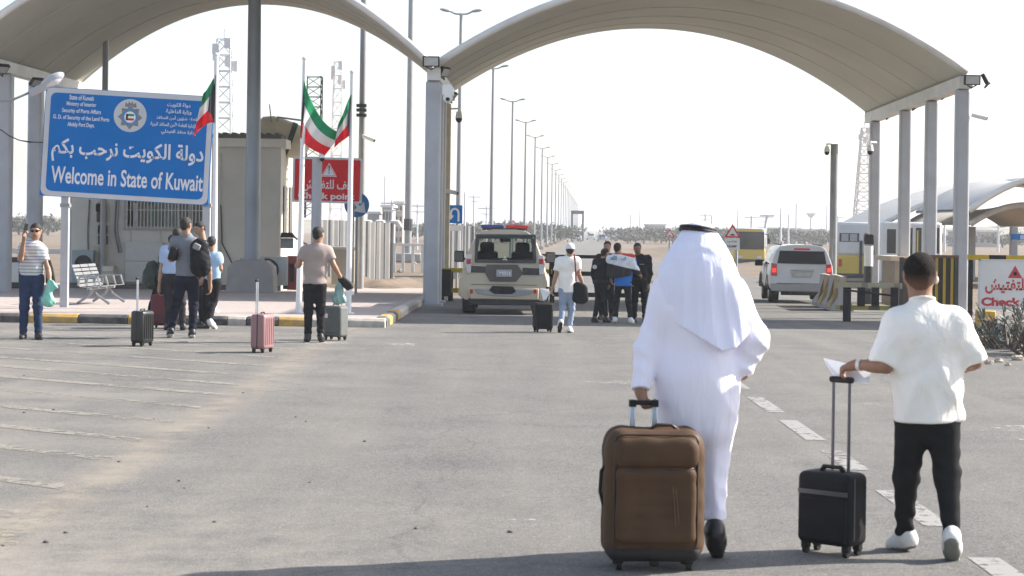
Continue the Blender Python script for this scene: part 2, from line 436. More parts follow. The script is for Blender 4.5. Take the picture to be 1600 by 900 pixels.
def ground_mat(name, kind):
    m = bpy.data.materials.new(name); m.use_nodes = True
    n, l = m.node_tree.nodes, m.node_tree.links
    b = n['Principled BSDF']; b.inputs['Roughness'].default_value = 0.9; b.inputs['Specular IOR Level'].default_value = 0.25
    tc = n.new('ShaderNodeTexCoord')
    def noise(sc, det=6, vec=None, rough=0.55):
        q = n.new('ShaderNodeTexNoise'); q.inputs['Scale'].default_value = sc; q.inputs['Detail'].default_value = det; q.inputs['Roughness'].default_value = rough
        l.new(vec or tc.outputs['Object'], q.inputs['Vector']); return q.outputs['Fac']
    def ramp(src, stops):
        q = n.new('ShaderNodeValToRGB'); e = q.color_ramp.elements
        while len(e) < len(stops): e.new(0.5)
        for i, (p, c) in enumerate(stops): e[i].position = p; e[i].color = (*c, 1) if len(c) == 3 else c
        l.new(src, q.inputs['Fac']); return q.outputs['Color']
    def mix(fac, a, c, mode='MIX'):
        q = n.new('ShaderNodeMix'); q.data_type = 'RGBA'; q.blend_type = mode
        if isinstance(fac, float): q.inputs['Factor'].default_value = fac
        else: l.new(fac, q.inputs['Factor'])
        for s_, k in ((a, 'A'), (c, 'B')):
            if isinstance(s_, tuple): q.inputs[k].default_value = (*s_, 1)
            else: l.new(s_, q.inputs[k])
        return q.outputs['Result']
    def mapping(scale):
        q = n.new('ShaderNodeMapping'); q.inputs['Scale'].default_value = scale; l.new(tc.outputs['Object'], q.inputs['Vector']); return q.outputs[0]
    if kind == 'asphalt':
        fine = ramp(noise(62, 5, None, 0.7), [(0.33, (0.068, 0.068, 0.069)), (0.5, (0.160, 0.155, 0.147)), (0.68, (0.275, 0.274, 0.27))])
        vg = n.new('ShaderNodeTexVoronoi'); vg.inputs['Scale'].default_value = 34; l.new(tc.outputs['Object'], vg.inputs['Vector'])
        grain = ramp(vg.outputs['Color'], [(0.1, (0.80, 0.80, 0.80)), (0.5, (1, 1, 1)), (0.9, (1.18, 1.175, 1.17))])
        fine = mix(0.85, fine, grain, 'MULTIPLY')
        fine = mix(0.9, fine, ramp(noise(17, 6, None, 0.75), [(0.36, (0.86, 0.86, 0.86)), (0.62, (1.10, 1.09, 1.07))]), 'MULTIPLY')
        mid = ramp(noise(1.3, 8), [(0.3, (0.78, 0.78, 0.79)), (0.7, (1.0, 0.985, 0.96))])
        c = mix(1.0, fine, mid, 'MULTIPLY')
        # long dusty streaks left by tyres, and patches of blown sand, thicker at the left edge of the lane
        st = ramp(noise(1.0, 6, mapping((1.6, 0.10, 1))), [(0.45, (0, 0, 0)), (0.75, (0.35, 0.35, 0.35))])
        c = mix(st, c, (0.24, 0.22, 0.19))
        sp = n.new('ShaderNodeSeparateXYZ'); l.new(tc.outputs['Object'], sp.inputs[0])
        def band(x0, w, st):
            a = n.new('ShaderNodeMath'); a.operation = 'SUBTRACT'; l.new(sp.outputs['X'], a.inputs[0]); a.inputs[1].default_value = x0
            b_ = n.new('ShaderNodeMath'); b_.operation = 'ABSOLUTE'; l.new(a.outputs[0], b_.inputs[0])
            q = n.new('ShaderNodeMapRange'); q.inputs['From Min'].default_value = 0; q.inputs['From Max'].default_value = w; q.inputs['To Min'].default_value = st; q.inputs['To Max'].default_value = 0
            l.new(b_.outputs[0], q.inputs['Value']); return q.outputs[0]
        def mul(a, b_):
            q = n.new('ShaderNodeMath'); q.operation = 'MULTIPLY'
            l.new(a, q.inputs[0])
            if isinstance(b_, float): q.inputs[1].default_value = b_
            else: l.new(b_, q.inputs[1])
            return q.outputs[0]
        sandn = ramp(noise(0.55, 9), [(0.42, (0, 0, 0)), (0.72, (1, 1, 1))])
        left = n.new('ShaderNodeMapRange'); left.inputs['From Min'].default_value = -1.0; left.inputs['From Max'].default_value = -4.5; left.inputs['To Min'].default_value = 0.12; left.inputs['To Max'].default_value = 0.6
        l.new(sp.outputs['X'], left.inputs['Value'])
        c = mix(mul(sandn, left.outputs[0]), c, (0.285, 0.26, 0.225))
        edge = ramp(noise(3.0, 6), [(0.35, (0.1, 0.1, 0.1)), (0.65, (1, 1, 1))])
        c = mix(mul(edge, band(-2.95, 0.34, 0.5)), c, (0.35, 0.295, 0.225))
        # near the left corner the sand lies thick
        mp = n.new('ShaderNodeMath'); mp.operation = 'MULTIPLY_ADD'; l.new(sp.outputs['Y'], mp.inputs[0]); mp.inputs[1].default_value = 1.0; mp.inputs[2].default_value = 0
        q2 = n.new('ShaderNodeMapRange'); q2.inputs['From Min'].default_value = 14.5; q2.inputs['From Max'].default_value = 9.5; q2.inputs['To Min'].default_value = 0; q2.inputs['To Max'].default_value = 0.6
        l.new(sp.outputs['Y'], q2.inputs['Value'])
        q3 = n.new('ShaderNodeMapRange'); q3.inputs['From Min'].default_value = 1.2; q3.inputs['From Max'].default_value = -2.5
        l.new(sp.outputs['X'], q3.inputs['Value'])
        c = mix(mul(mul(q2.outputs[0], q3.outputs[0]), edge), c, (0.335, 0.30, 0.255))
        # small dark stones and tar spots
        vo = n.new('ShaderNodeTexVoronoi'); vo.inputs['Scale'].default_value = 2.3; l.new(tc.outputs['Object'], vo.inputs['Vector'])
        c = mix(ramp(vo.outputs['Distance'], [(0.018, (0.75, 0.75, 0.75)), (0.034, (0, 0, 0))]), c, (0.05, 0.048, 0.045))
        # cracks
        vc = n.new('ShaderNodeTexVoronoi'); vc.feature = 'DISTANCE_TO_EDGE'; vc.inputs['Scale'].default_value = 0.16
        wob = n.new('ShaderNodeTexNoise'); wob.inputs['Scale'].default_value = 1.2; wob.inputs['Detail'].default_value = 6; l.new(tc.outputs['Object'], wob.inputs['Vector'])
        va = n.new('ShaderNodeVectorMath'); va.operation = 'ADD'; l.new(tc.outputs['Object'], va.inputs[0]); l.new(wob.outputs['Color'], va.inputs[1]); l.new(va.outputs[0], vc.inputs['Vector'])
        c = mix(ramp(vc.outputs['Distance'], [(0.0015, (0.4, 0.4, 0.4)), (0.004, (0, 0, 0))]), c, (0.07, 0.068, 0.065))
        hgt = noise(95, 4, None, 0.7); bs, bd = 0.55, 0.012
    elif kind == 'sand':
        c = ramp(noise(0.35, 10), [(0.25, (0.135, 0.098, 0.068)), (0.5, (0.188, 0.142, 0.10)), (0.75, (0.24, 0.19, 0.143))])
        c = mix(ramp(noise(14, 6, None, 0.7), [(0.45, (0, 0, 0)), (0.7, (0.5, 0.5, 0.5))]), c, (0.14, 0.108, 0.075))
        c = mix(ramp(noise(0.02, 8), [(0.45, (0, 0, 0)), (0.62, (0.55, 0.55, 0.55))]), c, (0.20, 0.165, 0.125))
        hgt = noise(9, 8, None, 0.65); bs, bd = 0.7, 0.06
    elif kind == 'paver':
        br = n.new('ShaderNodeTexBrick'); br.inputs['Scale'].default_value = 4.5; br.inputs['Color1'].default_value = (0.40, 0.34, 0.32, 1); br.inputs['Color2'].default_value = (0.46, 0.40, 0.38, 1)
        br.inputs['Mortar'].default_value = (0.30, 0.26, 0.23, 1); br.inputs['Mortar Size'].default_value = 0.015
        l.new(tc.outputs['Object'], br.inputs['Vector'])
        c = mix(ramp(noise(1.2, 8), [(0.45, (0, 0, 0)), (0.7, (0.6, 0.6, 0.6))]), br.outputs['Color'], (0.46, 0.385, 0.31))
        c = mix(1.0, c, ramp(noise(5, 6), [(0.3, (0.8, 0.8, 0.8)), (0.6, (1, 1, 1))]), 'MULTIPLY')
        hgt = noise(30, 4); bs, bd = 0.3, 0.01
    elif kind == 'gravel':
        vo = n.new('ShaderNodeTexVoronoi'); vo.inputs['Scale'].default_value = 16; l.new(tc.outputs['Object'], vo.inputs['Vector'])
        c = mix(0.55, ramp(noise(9, 8, None, 0.7), [(0.3, (0.16, 0.145, 0.13)), (0.7, (0.42, 0.38, 0.34))]), vo.outputs['Color'], 'MULTIPLY')
        c = mix(0.4, c, (0.3, 0.27, 0.24)); hgt = vo.outputs['Distance']; bs, bd = 0.9, 0.05
    l.new(c, b.inputs['Base Color'])
    bp = n.new('ShaderNodeBump'); bp.inputs['Strength'].default_value = bs; bp.inputs['Distance'].default_value = bd
    l.new(hgt, bp.inputs['Height']); l.new(bp.outputs['Normal'], b.inputs['Normal'])
    return m
M_ASPH = ground_mat('asphalt', 'asphalt'); M_SAND = ground_mat('sand', 'sand'); M_PAVE = ground_mat('pavers', 'paver'); M_GRAV = ground_mat('gravel', 'gravel')

def worn_paint(name, col, keep=0.5):
    """old road paint: flakes away so that the asphalt underneath shows"""
    m = bpy.data.materials.new(name); m.use_nodes = True
    n, l = m.node_tree.nodes, m.node_tree.links
    b = n['Principled BSDF']; b.inputs['Base Color'].default_value = (*col, 1); b.inputs['Roughness'].default_value = 0.8
    tc = n.new('ShaderNodeTexCoord'); nz = n.new('ShaderNodeTexNoise'); nz.inputs['Scale'].default_value = 9; nz.inputs['Detail'].default_value = 9; nz.inputs['Roughness'].default_value = 0.7
    l.new(tc.outputs['Object'], nz.inputs['Vector'])
    mr = n.new('ShaderNodeMapRange'); mr.inputs['From Min'].default_value = 0.66 - 0.32 * keep; mr.inputs['From Max'].default_value = 0.76 - 0.32 * keep
    n2 = n.new('ShaderNodeTexNoise'); n2.inputs['Scale'].default_value = 0.8; n2.inputs['Detail'].default_value = 3; l.new(tc.outputs['Object'], n2.inputs['Vector'])
    ad = n.new('ShaderNodeMath'); ad.operation = 'MULTIPLY_ADD'; l.new(n2.outputs['Fac'], ad.inputs[0]); ad.inputs[1].default_value = 0.5; ad.inputs[2].default_value = -0.25
    a2 = n.new('ShaderNodeMath'); a2.operation = 'ADD'; l.new(nz.outputs['Fac'], a2.inputs[0]); l.new(ad.outputs[0], a2.inputs[1])
    l.new(a2.outputs[0], mr.inputs['Value'])
    mm = n.new('ShaderNodeMath'); mm.operation = 'MULTIPLY'; mm.inputs[1].default_value = min(1.0, 0.45 + keep * 0.5); l.new(mr.outputs[0], mm.inputs[0])
    l.new(mm.outputs[0], b.inputs['Alpha'])
    return m

def sheet(name, xs, ys, dz, material, xfun=None, bumpy=0.0):
    """ground sheet following the fall of the land; xs, ys are the grid lines"""
    mb = MB(); nx = len(xs)
    rnd = random.Random(3)
    for j, y in enumerate(ys):
        for i, x in enumerate(xs):
            xx = xfun(x, y) if xfun else x
            mb.v.append((xx, y, zg(y) + dz + (rnd.uniform(-bumpy, bumpy) if bumpy and 0 < i < nx - 1 and 0 < j < len(ys) - 1 else 0)))
    for j in range(len(ys) - 1):
        for i in range(nx - 1):
            mb.f.append((j * nx + i, j * nx + i + 1, (j + 1) * nx + i + 1, (j + 1) * nx + i)); mb.m.append(0)
    return struct(mb.build(name, material))
YS = [-30, 0, 30, 35, 40, 43.5, 47, 52, 57, 63, 75, 86, 98, 115, 135, 158]
sheet('ground', [-6000, -800, -80, 80, 800, 6000], YS + [400, 1200, 6000], -0.03, M_SAND)
sheet('asphalt_apron', [-45, -20, -2.36, 0, 4, 9, 14.5, 45], [-30, 0, 10, 20, 30, 35, 35.84], 0.0, M_ASPH)
sheet('lane_asphalt', [-2.36, 0, 4, 8.2, 10.4], [35.84, 40, 43.5, 47, 52, 57, 63], 0.0, M_ASPH)
sheet('road', [-4.5, -2, 2.9], [63, 75, 86, 98, 115, 135, 158, 400, 1200, 3000], 0.0, M_ASPH, lambda x, y: x + 0.041 * y)
sheet('exit_road', [7.0, 14.0], [63, 75, 86, 98, 115, 135, 158, 190], -0.004, M_ASPH)
sheet('pavement', [-45, -20, -10, -2.55], [36.08, 40, 43.5, 47, 52, 57, 63.5, 68], 0.15, M_PAVE)

# kerb round the pavement: painted blocks, black and yellow, each with a worn chamfer
M_KY = mat('kerb_yellow', (0.52, 0.31, 0.06), 0.75, var=0.3, scale=7, bump=0.25, bscale=30, dust=0.7)
M_KB = mat('kerb_black', (0.05, 0.055, 0.065), 0.75, var=0.4, scale=7, bump=0.25, bscale=30, dust=0.55)
M_KG = mat('kerb_concrete', (0.46, 0.42, 0.37), 0.85, var=0.2, scale=7, bump=0.3, bscale=30)
kb = MB(); x = -2.36; i = 0
def kerb_block(mb, x0, x1, y0, hgt):
    z = zg(y0)
    mb.prism([(y0 - 0.02, z - 0.05), (y0 - 0.02, z + hgt - 0.05), (y0 + 0.04, z + hgt), (y0 + 0.24, z + hgt), (y0 + 0.24, z - 0.05)], x0, x1, 'YZ')
seq = [(0.95, 2), (0.55, 2), (0.5, 0), (0.6, 1), (0.35, 2)]
while x > -44:
    w, c_ = seq.pop(0) if seq else (0.93, i % 2); i += 1
    kb.use(c_); kerb_block(kb, x - w + 0.012, x, 35.84, 0.17); x -= w
struct(kb.build('kerb', [M_KY, M_KB, M_KG], bevel=0.012))
kb = MB(); y = 36.12; i = 0
while y < 57:
    kb.use((1, 0, 2)[i % 3] if i < 6 else 2)
    z = zg(y)
    kb.prism([(-2.34, z - 0.05), (-2.34, z + 0.12), (-2.40, z + 0.17), (-2.56, z + 0.17), (-2.56, z - 0.05)], y, y + 0.86); y += 0.88; i += 1
struct(kb.build('lane_kerb', [M_KY, M_KB, M_KG], bevel=0.012))

M_WP = worn_paint('worn_white_paint', (0.29, 0.283, 0.27), 0.85)
M_YP = worn_paint('worn_yellow_paint', (0.275, 0.252, 0.213), 0.72)
M_WP2 = worn_paint('faded_white_paint', (0.46, 0.445, 0.42), 0.5)
def marking(mb, x0, x1, y0, y1, slope=0.0, lift=0.004):
    n_ = max(1, int((x1 - x0) / 0.5))
    for k in range(n_):
        a, b = x0 + (x1 - x0) * k / n_, x0 + (x1 - x0) * (k + 1) / n_
        pts = [(a, y0 + slope * (a - x0)), (b, y0 + slope * (b - x0)), (b, y1 + slope * (b - x0)), (a, y1 + slope * (a - x0))]
        mb.add([(p, q, zg(q) + lift) for p, q in pts], [(0, 1, 2, 3)])
mk = MB()
for y0, y1 in ((9.3, 10.95), (12.1, 13.75), (14.9, 16.2), (17.0, 18.75), (19.55, 21.3), (22.4, 23.4), (25.2, 26.8), (28.2, 29.6)):
    marking(mk, 2.62, 2.80, y0, y1)
struct(mk.build('lane_dashes', M_WP))
mk = MB()
marking(mk, 4.05, 7.6, 17.2, 18.6, -0.02); marking(mk, 3.55, 3.95, 20.55, 20.8); marking(mk, 0.9, 2.2, 22.9, 23.35); marking(mk, -5.2, -1.5, 29.6, 30.2); marking(mk, 0.0, 0.17, 12.1, 12.16)
marking(mk, 5.2, 8.2, 26.2, 26.5)
struct(mk.build('cross_markings', M_WP2))
mk = MB()
for yk in (9.2, 10.5, 11.9, 13.2, 14.8, 16.1, 17.6, 19.1, 20.6, 21.9, 23.2, 24.8, 26.4, 28.2, 30.2, 32.4):
    marking(mk, -8.5 - (yk > 20) * 3, -3.1, yk + 3.7 + (yk > 20) * 2, yk + 3.94 + (yk > 20) * 2, -0.68, 0.004)
struct(mk.build('hatch_markings', M_YP))
mk = MB(); marking(mk, -3.04, -2.80, 8.5, 34.5, 0, 0.008)
struct(mk.build('edge_line', worn_paint('worn_edge_paint', (0.33, 0.285, 0.215), 0.42)))
sheet('gravel_bed', [8.2, 10, 14.5], [31.5, 33.5, 35.84], 0.02, M_GRAV, bumpy=0.03)
sheet('gravel_strip', [10.4, 14.5], [35.84, 40, 47, 57], -0.01, M_GRAV)

# rough sand banks beyond the pavement and along the road
def bank(name, x0, x1, y0, y1, hgt, material, seed, nx=26, ny=12, label=None):
    rnd = np.random.RandomState(seed)
    g = rnd.rand(7, 14)
    mb = MB()
    for j in range(ny + 1):
        for i in range(nx + 1):
            u_, v_ = i / nx, j / ny
            gu, gv = u_ * 12.99, v_ * 5.99
            a, b = int(gu), int(gv); fu, fv = gu - a, gv - b
            q = (g[b, a] * (1 - fu) + g[b, a + 1] * fu) * (1 - fv) + (g[b + 1, a] * (1 - fu) + g[b + 1, a + 1] * fu) * fv
            env = min(1, 4 * u_, 4 * (1 - u_)) * min(1, 4 * v_, 4 * (1 - v_))
            y = y0 + (y1 - y0) * v_
            mb.v.append((x0 + (x1 - x0) * u_, y, zg(y) - 0.06 + hgt * env * (0.35 + 0.9 * q)))
    for j in range(ny):
        for i in range(nx):
            mb.f.append((j * (nx + 1) + i, j * (nx + 1) + i + 1, (j + 1) * (nx + 1) + i + 1, (j + 1) * (nx + 1) + i)); mb.m.append(0)
    return struct(mb.build(name, material, smooth=True))
bank('sand_bank', -9, -2.9, 64, 84, 0.42, M_SAND, 1)
bank('sand_verge', 14.5, 46, 120, 300, 0.9, M_SAND, 2)
bank('sand_median', -5.8 + 4, -0.2 + 4, 100, 190, 0.35, M_SAND, 3)
M_FAR = mat('far_scrub', (0.24, 0.22, 0.17), 0.95, var=0.35, scale=0.06)
bank('hills', -260, 20, 640, 760, 4.5, M_FAR, 4, 40, 8)
bank('far_hills', 40, 520, 560, 760, 6.0, M_FAR, 5, 40, 8)

# ------------------------------------------------------------------ the arched canopy over the lanes
M_STEEL = mat('painted_steel', (0.40, 0.415, 0.445), 0.45, 0.0, 0.08, 2.5, dust=0.18)
M_STEELW = mat('white_steel', (0.66, 0.65, 0.62), 0.5, 0.0, 0.08, 2.5, dust=0.2)
M_MEMB = mat('canopy_membrane', (0.50, 0.49, 0.415), 0.8, 0.0, 0.07, 0.35, dust=0.10)
YF, YB = 50.0, 63.5
def zs_of(X, y):
    """height of the springing line"""
    t = (y - YF) / (YB - YF)
    u_ = (X + 2.1) / 13.9
    if X < -2.1: u_ = (X + 2.1) / 12.3
    zf, zb = 5.95, 6.30
    if X >= -2.1: return (zf - 0.02 * u_) * (1 - t) + (zb - 0.55 * u_) * t
    return (zf - 0.30 * u_) * (1 - t) + (zb - 0.10 * u_) * t
def canopy_roof(x0, x1, rise_f, rise_b, name, parent):
    mb = MB(); nx, ny = 36, 8; th = 0.14
    def z_(X, y):
        t = 2 * (X - x0) / (x1 - x0) - 1; u_ = (y - YF) / (YB - YF)
        s0, s1 = zs_of(x0, y), zs_of(x1 if x1 > 0 else x1 - 1e-6, y)
        sag = 0.10 * math.sin(math.pi * u_) * (1 - t * t)
        return s0 + (s1 - s0) * (t + 1) / 2 + (rise_f * (1 - u_) + rise_b * u_) * (1 - abs(t) ** 2.05) - sag
    for lay in (0, 1):
        for j in range(ny + 1):
            for i in range(nx + 1):
                X = x0 + (x1 - x0) * i / nx; y = YF + (YB - YF) * j / ny
                mb.v.append((X, y, z_(X, y) + lay * th))
    W = nx + 1; L = W * (ny + 1)
    for j in range(ny):
        for i in range(nx):
            a = j * W + i
            mb.f += [(a, a + W, a + W + 1, a + 1), (L + a, L + a + 1, L + a + W + 1, L + a + W)]; mb.m += [0, 0]
    for i in range(nx):
        mb.f += [(i, i + 1, L + i + 1, L + i)]; a = ny * W + i; mb.f += [(a, L + a, L + a + 1, a + 1)]; mb.m += [0, 0]
    for j in range(ny):
        a = j * W; mb.f += [(a, L + a, L + a + W, a + W)]; a += nx; mb.f += [(a, a + W, L + a + W, L + a)]; mb.m += [0, 0]
    mb.build(name, M_MEMB, parent, smooth='auto')
    sm = MB()
    for y in [YF + (YB - YF) * k / 7 for k in (1.4, 2.8, 4.2, 5.6)]:
        sm.tube([(x0 + (x1 - x0) * i / 36, y, z_(x0 + (x1 - x0) * i / 36, y) - 0.004) for i in range(37)], 0.012, 5)
    sm.build('membrane_seams', mat('seam', (0.48, 0.47, 0.40), 0.8), parent, smooth=True)
    for y, nm in ((YF - 0.1, 'edge_arch'), (YB + 0.1, 'edge_arch')):
        e = MB(); pts = []
        for i in range(41):
            X = x0 + (x1 - x0) * i / 40; pts.append((X, y, z_(X, min(max(y, YF), YB)) + 0.10))
        e.tube(pts, 0.10, 8); e.build('edge_arch', M_STEELW, parent, smooth=True)
def column(x, y, top, parent, w=0.40, m=None):
    mb = MB(); z = zg(y)
    mb.box((x, y, (z + top) / 2), (w, w, top - z))
    o = mb.build('column', m or M_STEEL, parent, bevel=0.07, segs=3)
    p = MB(); p.box((x, y, z + 0.03), (w + 0.22, w + 0.22, 0.06)); p.build('base_plate', M_STEEL, o)
    return o
can = thing('arched_canopy', 'pale twin-arched canopy spanning the checkpoint lanes on tall grey columns', 'canopy', (0, 0, 0))
XL, XV, XR = -14.4, -2.12, 11.75
canopy_roof(XV + 0.05, XR, 2.35, 2.45, 'roof_membrane', can)
canopy_roof(XL, XV - 0.05, 2.75, 2.75, 'roof_membrane', can)
for X in (XL, XV, XR):
    b = MB(); n_ = 6
    for i in range(n_):
        ya, yb = YF + (YB - YF) * i / n_, YF + (YB - YF) * (i + 1) / n_
        za, zb = zs_of(X, ya) - 0.14, zs_of(X, yb) - 0.14
        b.add([(X + dx, yy, zz + dz) for yy, zz in ((ya, za), (yb, zb)) for dx in (-0.17, 0.17) for dz in (-0.16, 0.16)],
              [(0, 1, 5, 4), (2, 6, 7, 3), (1, 3, 7, 5), (0, 4, 6, 2)] + ([(0, 2, 3, 1)] if i == 0 else []) + ([(4, 5, 7, 6)] if i == n_ - 1 else []))
    b.build('gutter_beam', M_STEELW, can)
for y in (50.3, 54.0, 57.6, 62.4):
    column(XR - 0.02, y, zs_of(XR, y) - 0.31, can, 0.36 if y < 52 else 0.34)
    column(XV - 0.016 * (y - 50), y, zs_of(XV, y) - 0.31, can, 0.40)
for y in (54.3, 57.4, 62.4): column(XL + (0.0 if y < 55 else 0.1), y, zs_of(XL, y) - 0.31, can, 0.42)

# cream pier between the canopy columns and the gate
pier = MB(); pier.box((-2.12, 59.6, 2.6), (0.30, 0.5, 6.1)); 
for k in range(9): pier.box((-2.12, 59.6, 0.2 + k * 0.65), (0.312, 0.515, 0.02))
tag(pier.build('pier', mat('cream_stone', (0.55, 0.46, 0.30), 0.85, var=0.1, scale=4, bump=0.2), bevel=0.01), 'narrow cream stone pier rising behind the central canopy columns', 'pier')

# an unseen high flat roof, added beside the lane for its shadow, its posts just right of the picture; it throws the dark band over the lane
sh = thing('added_shade_roof', 'unseen flat roof on four posts, added to shade a band of the lane', 'shelter', (0, 0, 0))
m_ = MB(); m_.prism([(7.6, 8.3), (7.3, 8.45), (7.6, 8.6), (24.2, 8.6), (24.2, 8.3)], 41.6, 46.6); m_.build('roof_slab', M_STEELW, sh)
for X in (13.4, 23.0):
    for y in (42.2, 46.0):
        p = MB(); p.box((X, y, (8.31 + zg(y)) / 2), (0.34, 0.34, 8.31 - zg(y))); p.build('post', M_STEEL, sh, bevel=0.03)

# ------------------------------------------------------------------ guard booth with its fittings
M_WALL = mat('booth_wall', (0.60, 0.575, 0.52), 0.8, var=0.07, scale=1.2, bump=0.08, bscale=20, dust=0.2)
M_TRIM = mat('booth_trim', (0.66, 0.63, 0.56), 0.7, var=0.06, scale=2)
M_DARK = mat('dark_metal', (0.035, 0.036, 0.04), 0.5, 0.2, 0.2, 5)
M_BLACK = mat('black_plastic', (0.014, 0.014, 0.015), 0.55, 0, 0.2, 8, spec=0.25)
M_GREYM = mat('grey_metal', (0.27, 0.28, 0.29), 0.5, 0.25, 0.1, 3, dust=0.15)
M_WHITE = mat('white_paint', (0.78, 0.78, 0.76), 0.5, 0, 0.05, 3, dust=0.1)
M_ALU = mat('aluminium', (0.62, 0.63, 0.65), 0.32, 0.75, 0.06, 5)
BY = 60.8
booth = thing('guard_booth', 'beige flat-roofed guard booth with a barred window behind the blue sign', 'building', (0, 0, 0))
xl, xr = at(112, 330, BY).x, at(438, 330, BY).x; zr = at(280, 214, BY).z; zb = zg(BY) + 0.10
w_ = MB(); w_.b2((xl, BY, zb), (xr, BY + 5.2, zr - 0.28)); w_.build('wall', M_WALL, booth)
w_ = MB()
for k in range(1, 7): xx = xl + (xr - xl) * k / 7; w_.box((xx, BY - 0.008, (zb + zr) / 2 - 0.2), (0.05, 0.03, zr - zb - 0.6))
w_.build('panel_joints', mat('joint', (0.47, 0.45, 0.40), 0.8), booth)
r_ = MB(); r_.b2((xl - 0.18, BY - 0.18, zr - 0.30), (xr + 0.18, BY + 5.38, zr - 0.02)); r_.build('roof_fascia', M_TRIM, booth, bevel=0.02)
r_ = MB(); r_.b2((xl - 0.1, BY - 0.1, zr - 0.02), (xr + 0.02, BY + 5.3, zr + 0.10))
for k in range(24): r_.box((xl + (xr - xl) * (k + .5) / 24, BY + 2.6, zr + 0.13), (0.13, 5.3, 0.07))
r_.build('roof_sheet', mat('roof_sheet', (0.10, 0.095, 0.085), 0.7, 0.2, 0.2, 2), booth)
pl_ = MB(); pl_.b2((xl - 0.03, BY - 0.06, zb - 0.02), (xr + 0.03, BY, zb + 0.22)); pl_.build('plinth', mat('plinth', (0.14, 0.13, 0.125), 0.85, var=0.2), booth)
def window(x0, y0, x1, y1, parent, nb=14):
    cx, cz, w, h = prect(x0, y0, x1, y1, BY)
    f_ = MB()
    for dz in (-h / 2, h / 2): f_.box((cx, BY - 0.03, cz + dz), (w + 0.12, 0.10, 0.10))
    for dx in (-w / 2, w / 2, 0.14 * w): f_.box((cx + dx, BY - 0.032, cz), (0.09, 0.09, h - 0.02))
    fo = f_.build('window', mat('window_frame', (0.34, 0.32, 0.28), 0.6), parent)
    g_ = MB(); g_.box((cx, BY - 0.008, cz), (w, 0.016, h)); g_.build('pane', glass_mat('booth_glass', (0.05, 0.06, 0.06), 0.12), fo)
    b_ = MB()
    for k in range(nb): b_.cyl((cx - w / 2 + w * (k + .5) / nb, BY - 0.075, cz - h / 2), (cx - w / 2 + w * (k + .5) / nb, BY - 0.075, cz + h / 2), 0.018, n=6)
    for dz in (-h * .2, h * .22): b_.box((cx, BY - 0.075, cz + dz), (w, 0.02, 0.025))
    b_.build('bars', mat('pale_bars', (0.55, 0.54, 0.50), 0.5, 0.2), fo)
    d_ = MB()
    for k in range(9):
        xx = cx - w / 2 + w * random.random() * 0.95; hh = h * random.uniform(0.3, 0.8)
        d_.use(k % 3).box((xx, BY - 0.018, cz - h / 2 + hh / 2), (0.16, 0.012, hh))
    d_.build('blind', [mat('blind_green', (0.12, 0.2, 0.16), 0.6), mat('blind_pale', (0.5, 0.52, 0.5), 0.6), mat('blind_grey', (0.2, 0.23, 0.25), 0.6)], fo)
window(197, 262, 326, 357, booth, 24)
for (a, b, c, d) in ((437, 290, 443, 366), (449, 290, 455, 366)):         # tall slots on the side wall
    s_ = MB(); yy = BY + (1.0 if a < 445 else 2.6); z0 = at(a, d, BY).z; z1 = at(a, b, BY).z
    s_.b2((xr - 0.01, yy - 0.35, z0), (xr + 0.05, yy + 0.35, z1)); s_.build('side_window', mat('slot_glass', (0.09, 0.085, 0.075), 0.3), booth, bevel=0.01)
v_ = MB()
for (a, b, c, d) in ((151, 332, 166, 347), (153, 368, 168, 382)): pbox(v_, a, b, c, d, BY - 0.09, 0.08)
v_.build('vent', M_DARK, booth)
v_ = MB()
for (a, b, c, d) in ((150, 318, 166, 331), (153, 352, 167, 366)): pbox(v_, a, b, c, d, BY - 0.10, 0.09)
v_.build('junction_box', mat('box_white', (0.6, 0.6, 0.57), 0.5), booth, bevel=0.01)
for px in (140, 182, 186): v_.tube([at(px, 312, BY - 0.04), at(px - 3, 360, BY - 0.04), at(px + (4 if px > 150 else -2), 395, BY - 0.04)], 0.022, 6); v_.build('cable', M_GREYM, booth)
v_ = MB()
v_.tube([at(345, 320, BY - 0.04), at(347, 380, BY - 0.04), at(362, 410, BY - 0.04), at(385, 425, BY - 0.05)], 0.02, 6)
v_.build('cable', M_DARK, booth)

def fitting(name, label, cat, boxes, d=0.3, y=BY):
    t = None
    for nm, (a, b, c, e), m, dd, off in boxes:
        q = MB(); pbox(q, a, b, c, e, y - off - dd, dd)
        o = q.build(nm, m, t, bevel=0.015)
        if t is None: t = tag(o, label, cat)
    return t
M_BOX = mat('cabinet_beige', (0.50, 0.45, 0.33), 0.6, 0, 0.08, 3, dust=0.2)
fitting('meter_cabinet', 'small beige electric meter cabinet on the booth wall above the bench', 'cabinet', [('meter_cabinet', (145, 384, 166, 413), M_BOX, 0.18, 0.004), ('door', (154, 386, 164, 411), mat('meter_glass', (0.2, 0.21, 0.2), 0.3), 0.02, 0.184)])
fitting('utility_box', 'low cream utility box standing on the pavement behind the bench arm', 'cabinet', [('utility_box', (158, 415, 178, 443), M_BOX, 0.4, 0.06), ('lid', (160, 417, 176, 424), M_TRIM, 0.02, 0.46)])
fitting('wall_hatch', 'wide pale grey double hatch panel on the booth wall under the barred window', 'hatch', [('wall_hatch', (195, 378, 254, 441), mat('hatch_grey', (0.52, 0.52, 0.5), 0.6, 0, 0.05), 0.12, 0.004), ('seam', (195.5, 407.6, 253.5, 408.6), M_GREYM, 0.01, 0.124)])
t = fitting('wall_cooler', 'teal-grey air cooler with dark round fan low on the booth wall beside the sign post', 'air conditioner', [('wall_cooler', (112, 391, 145, 442), mat('cooler_teal', (0.30, 0.36, 0.37), 0.5, 0, 0.08), 0.5, 0.004)])
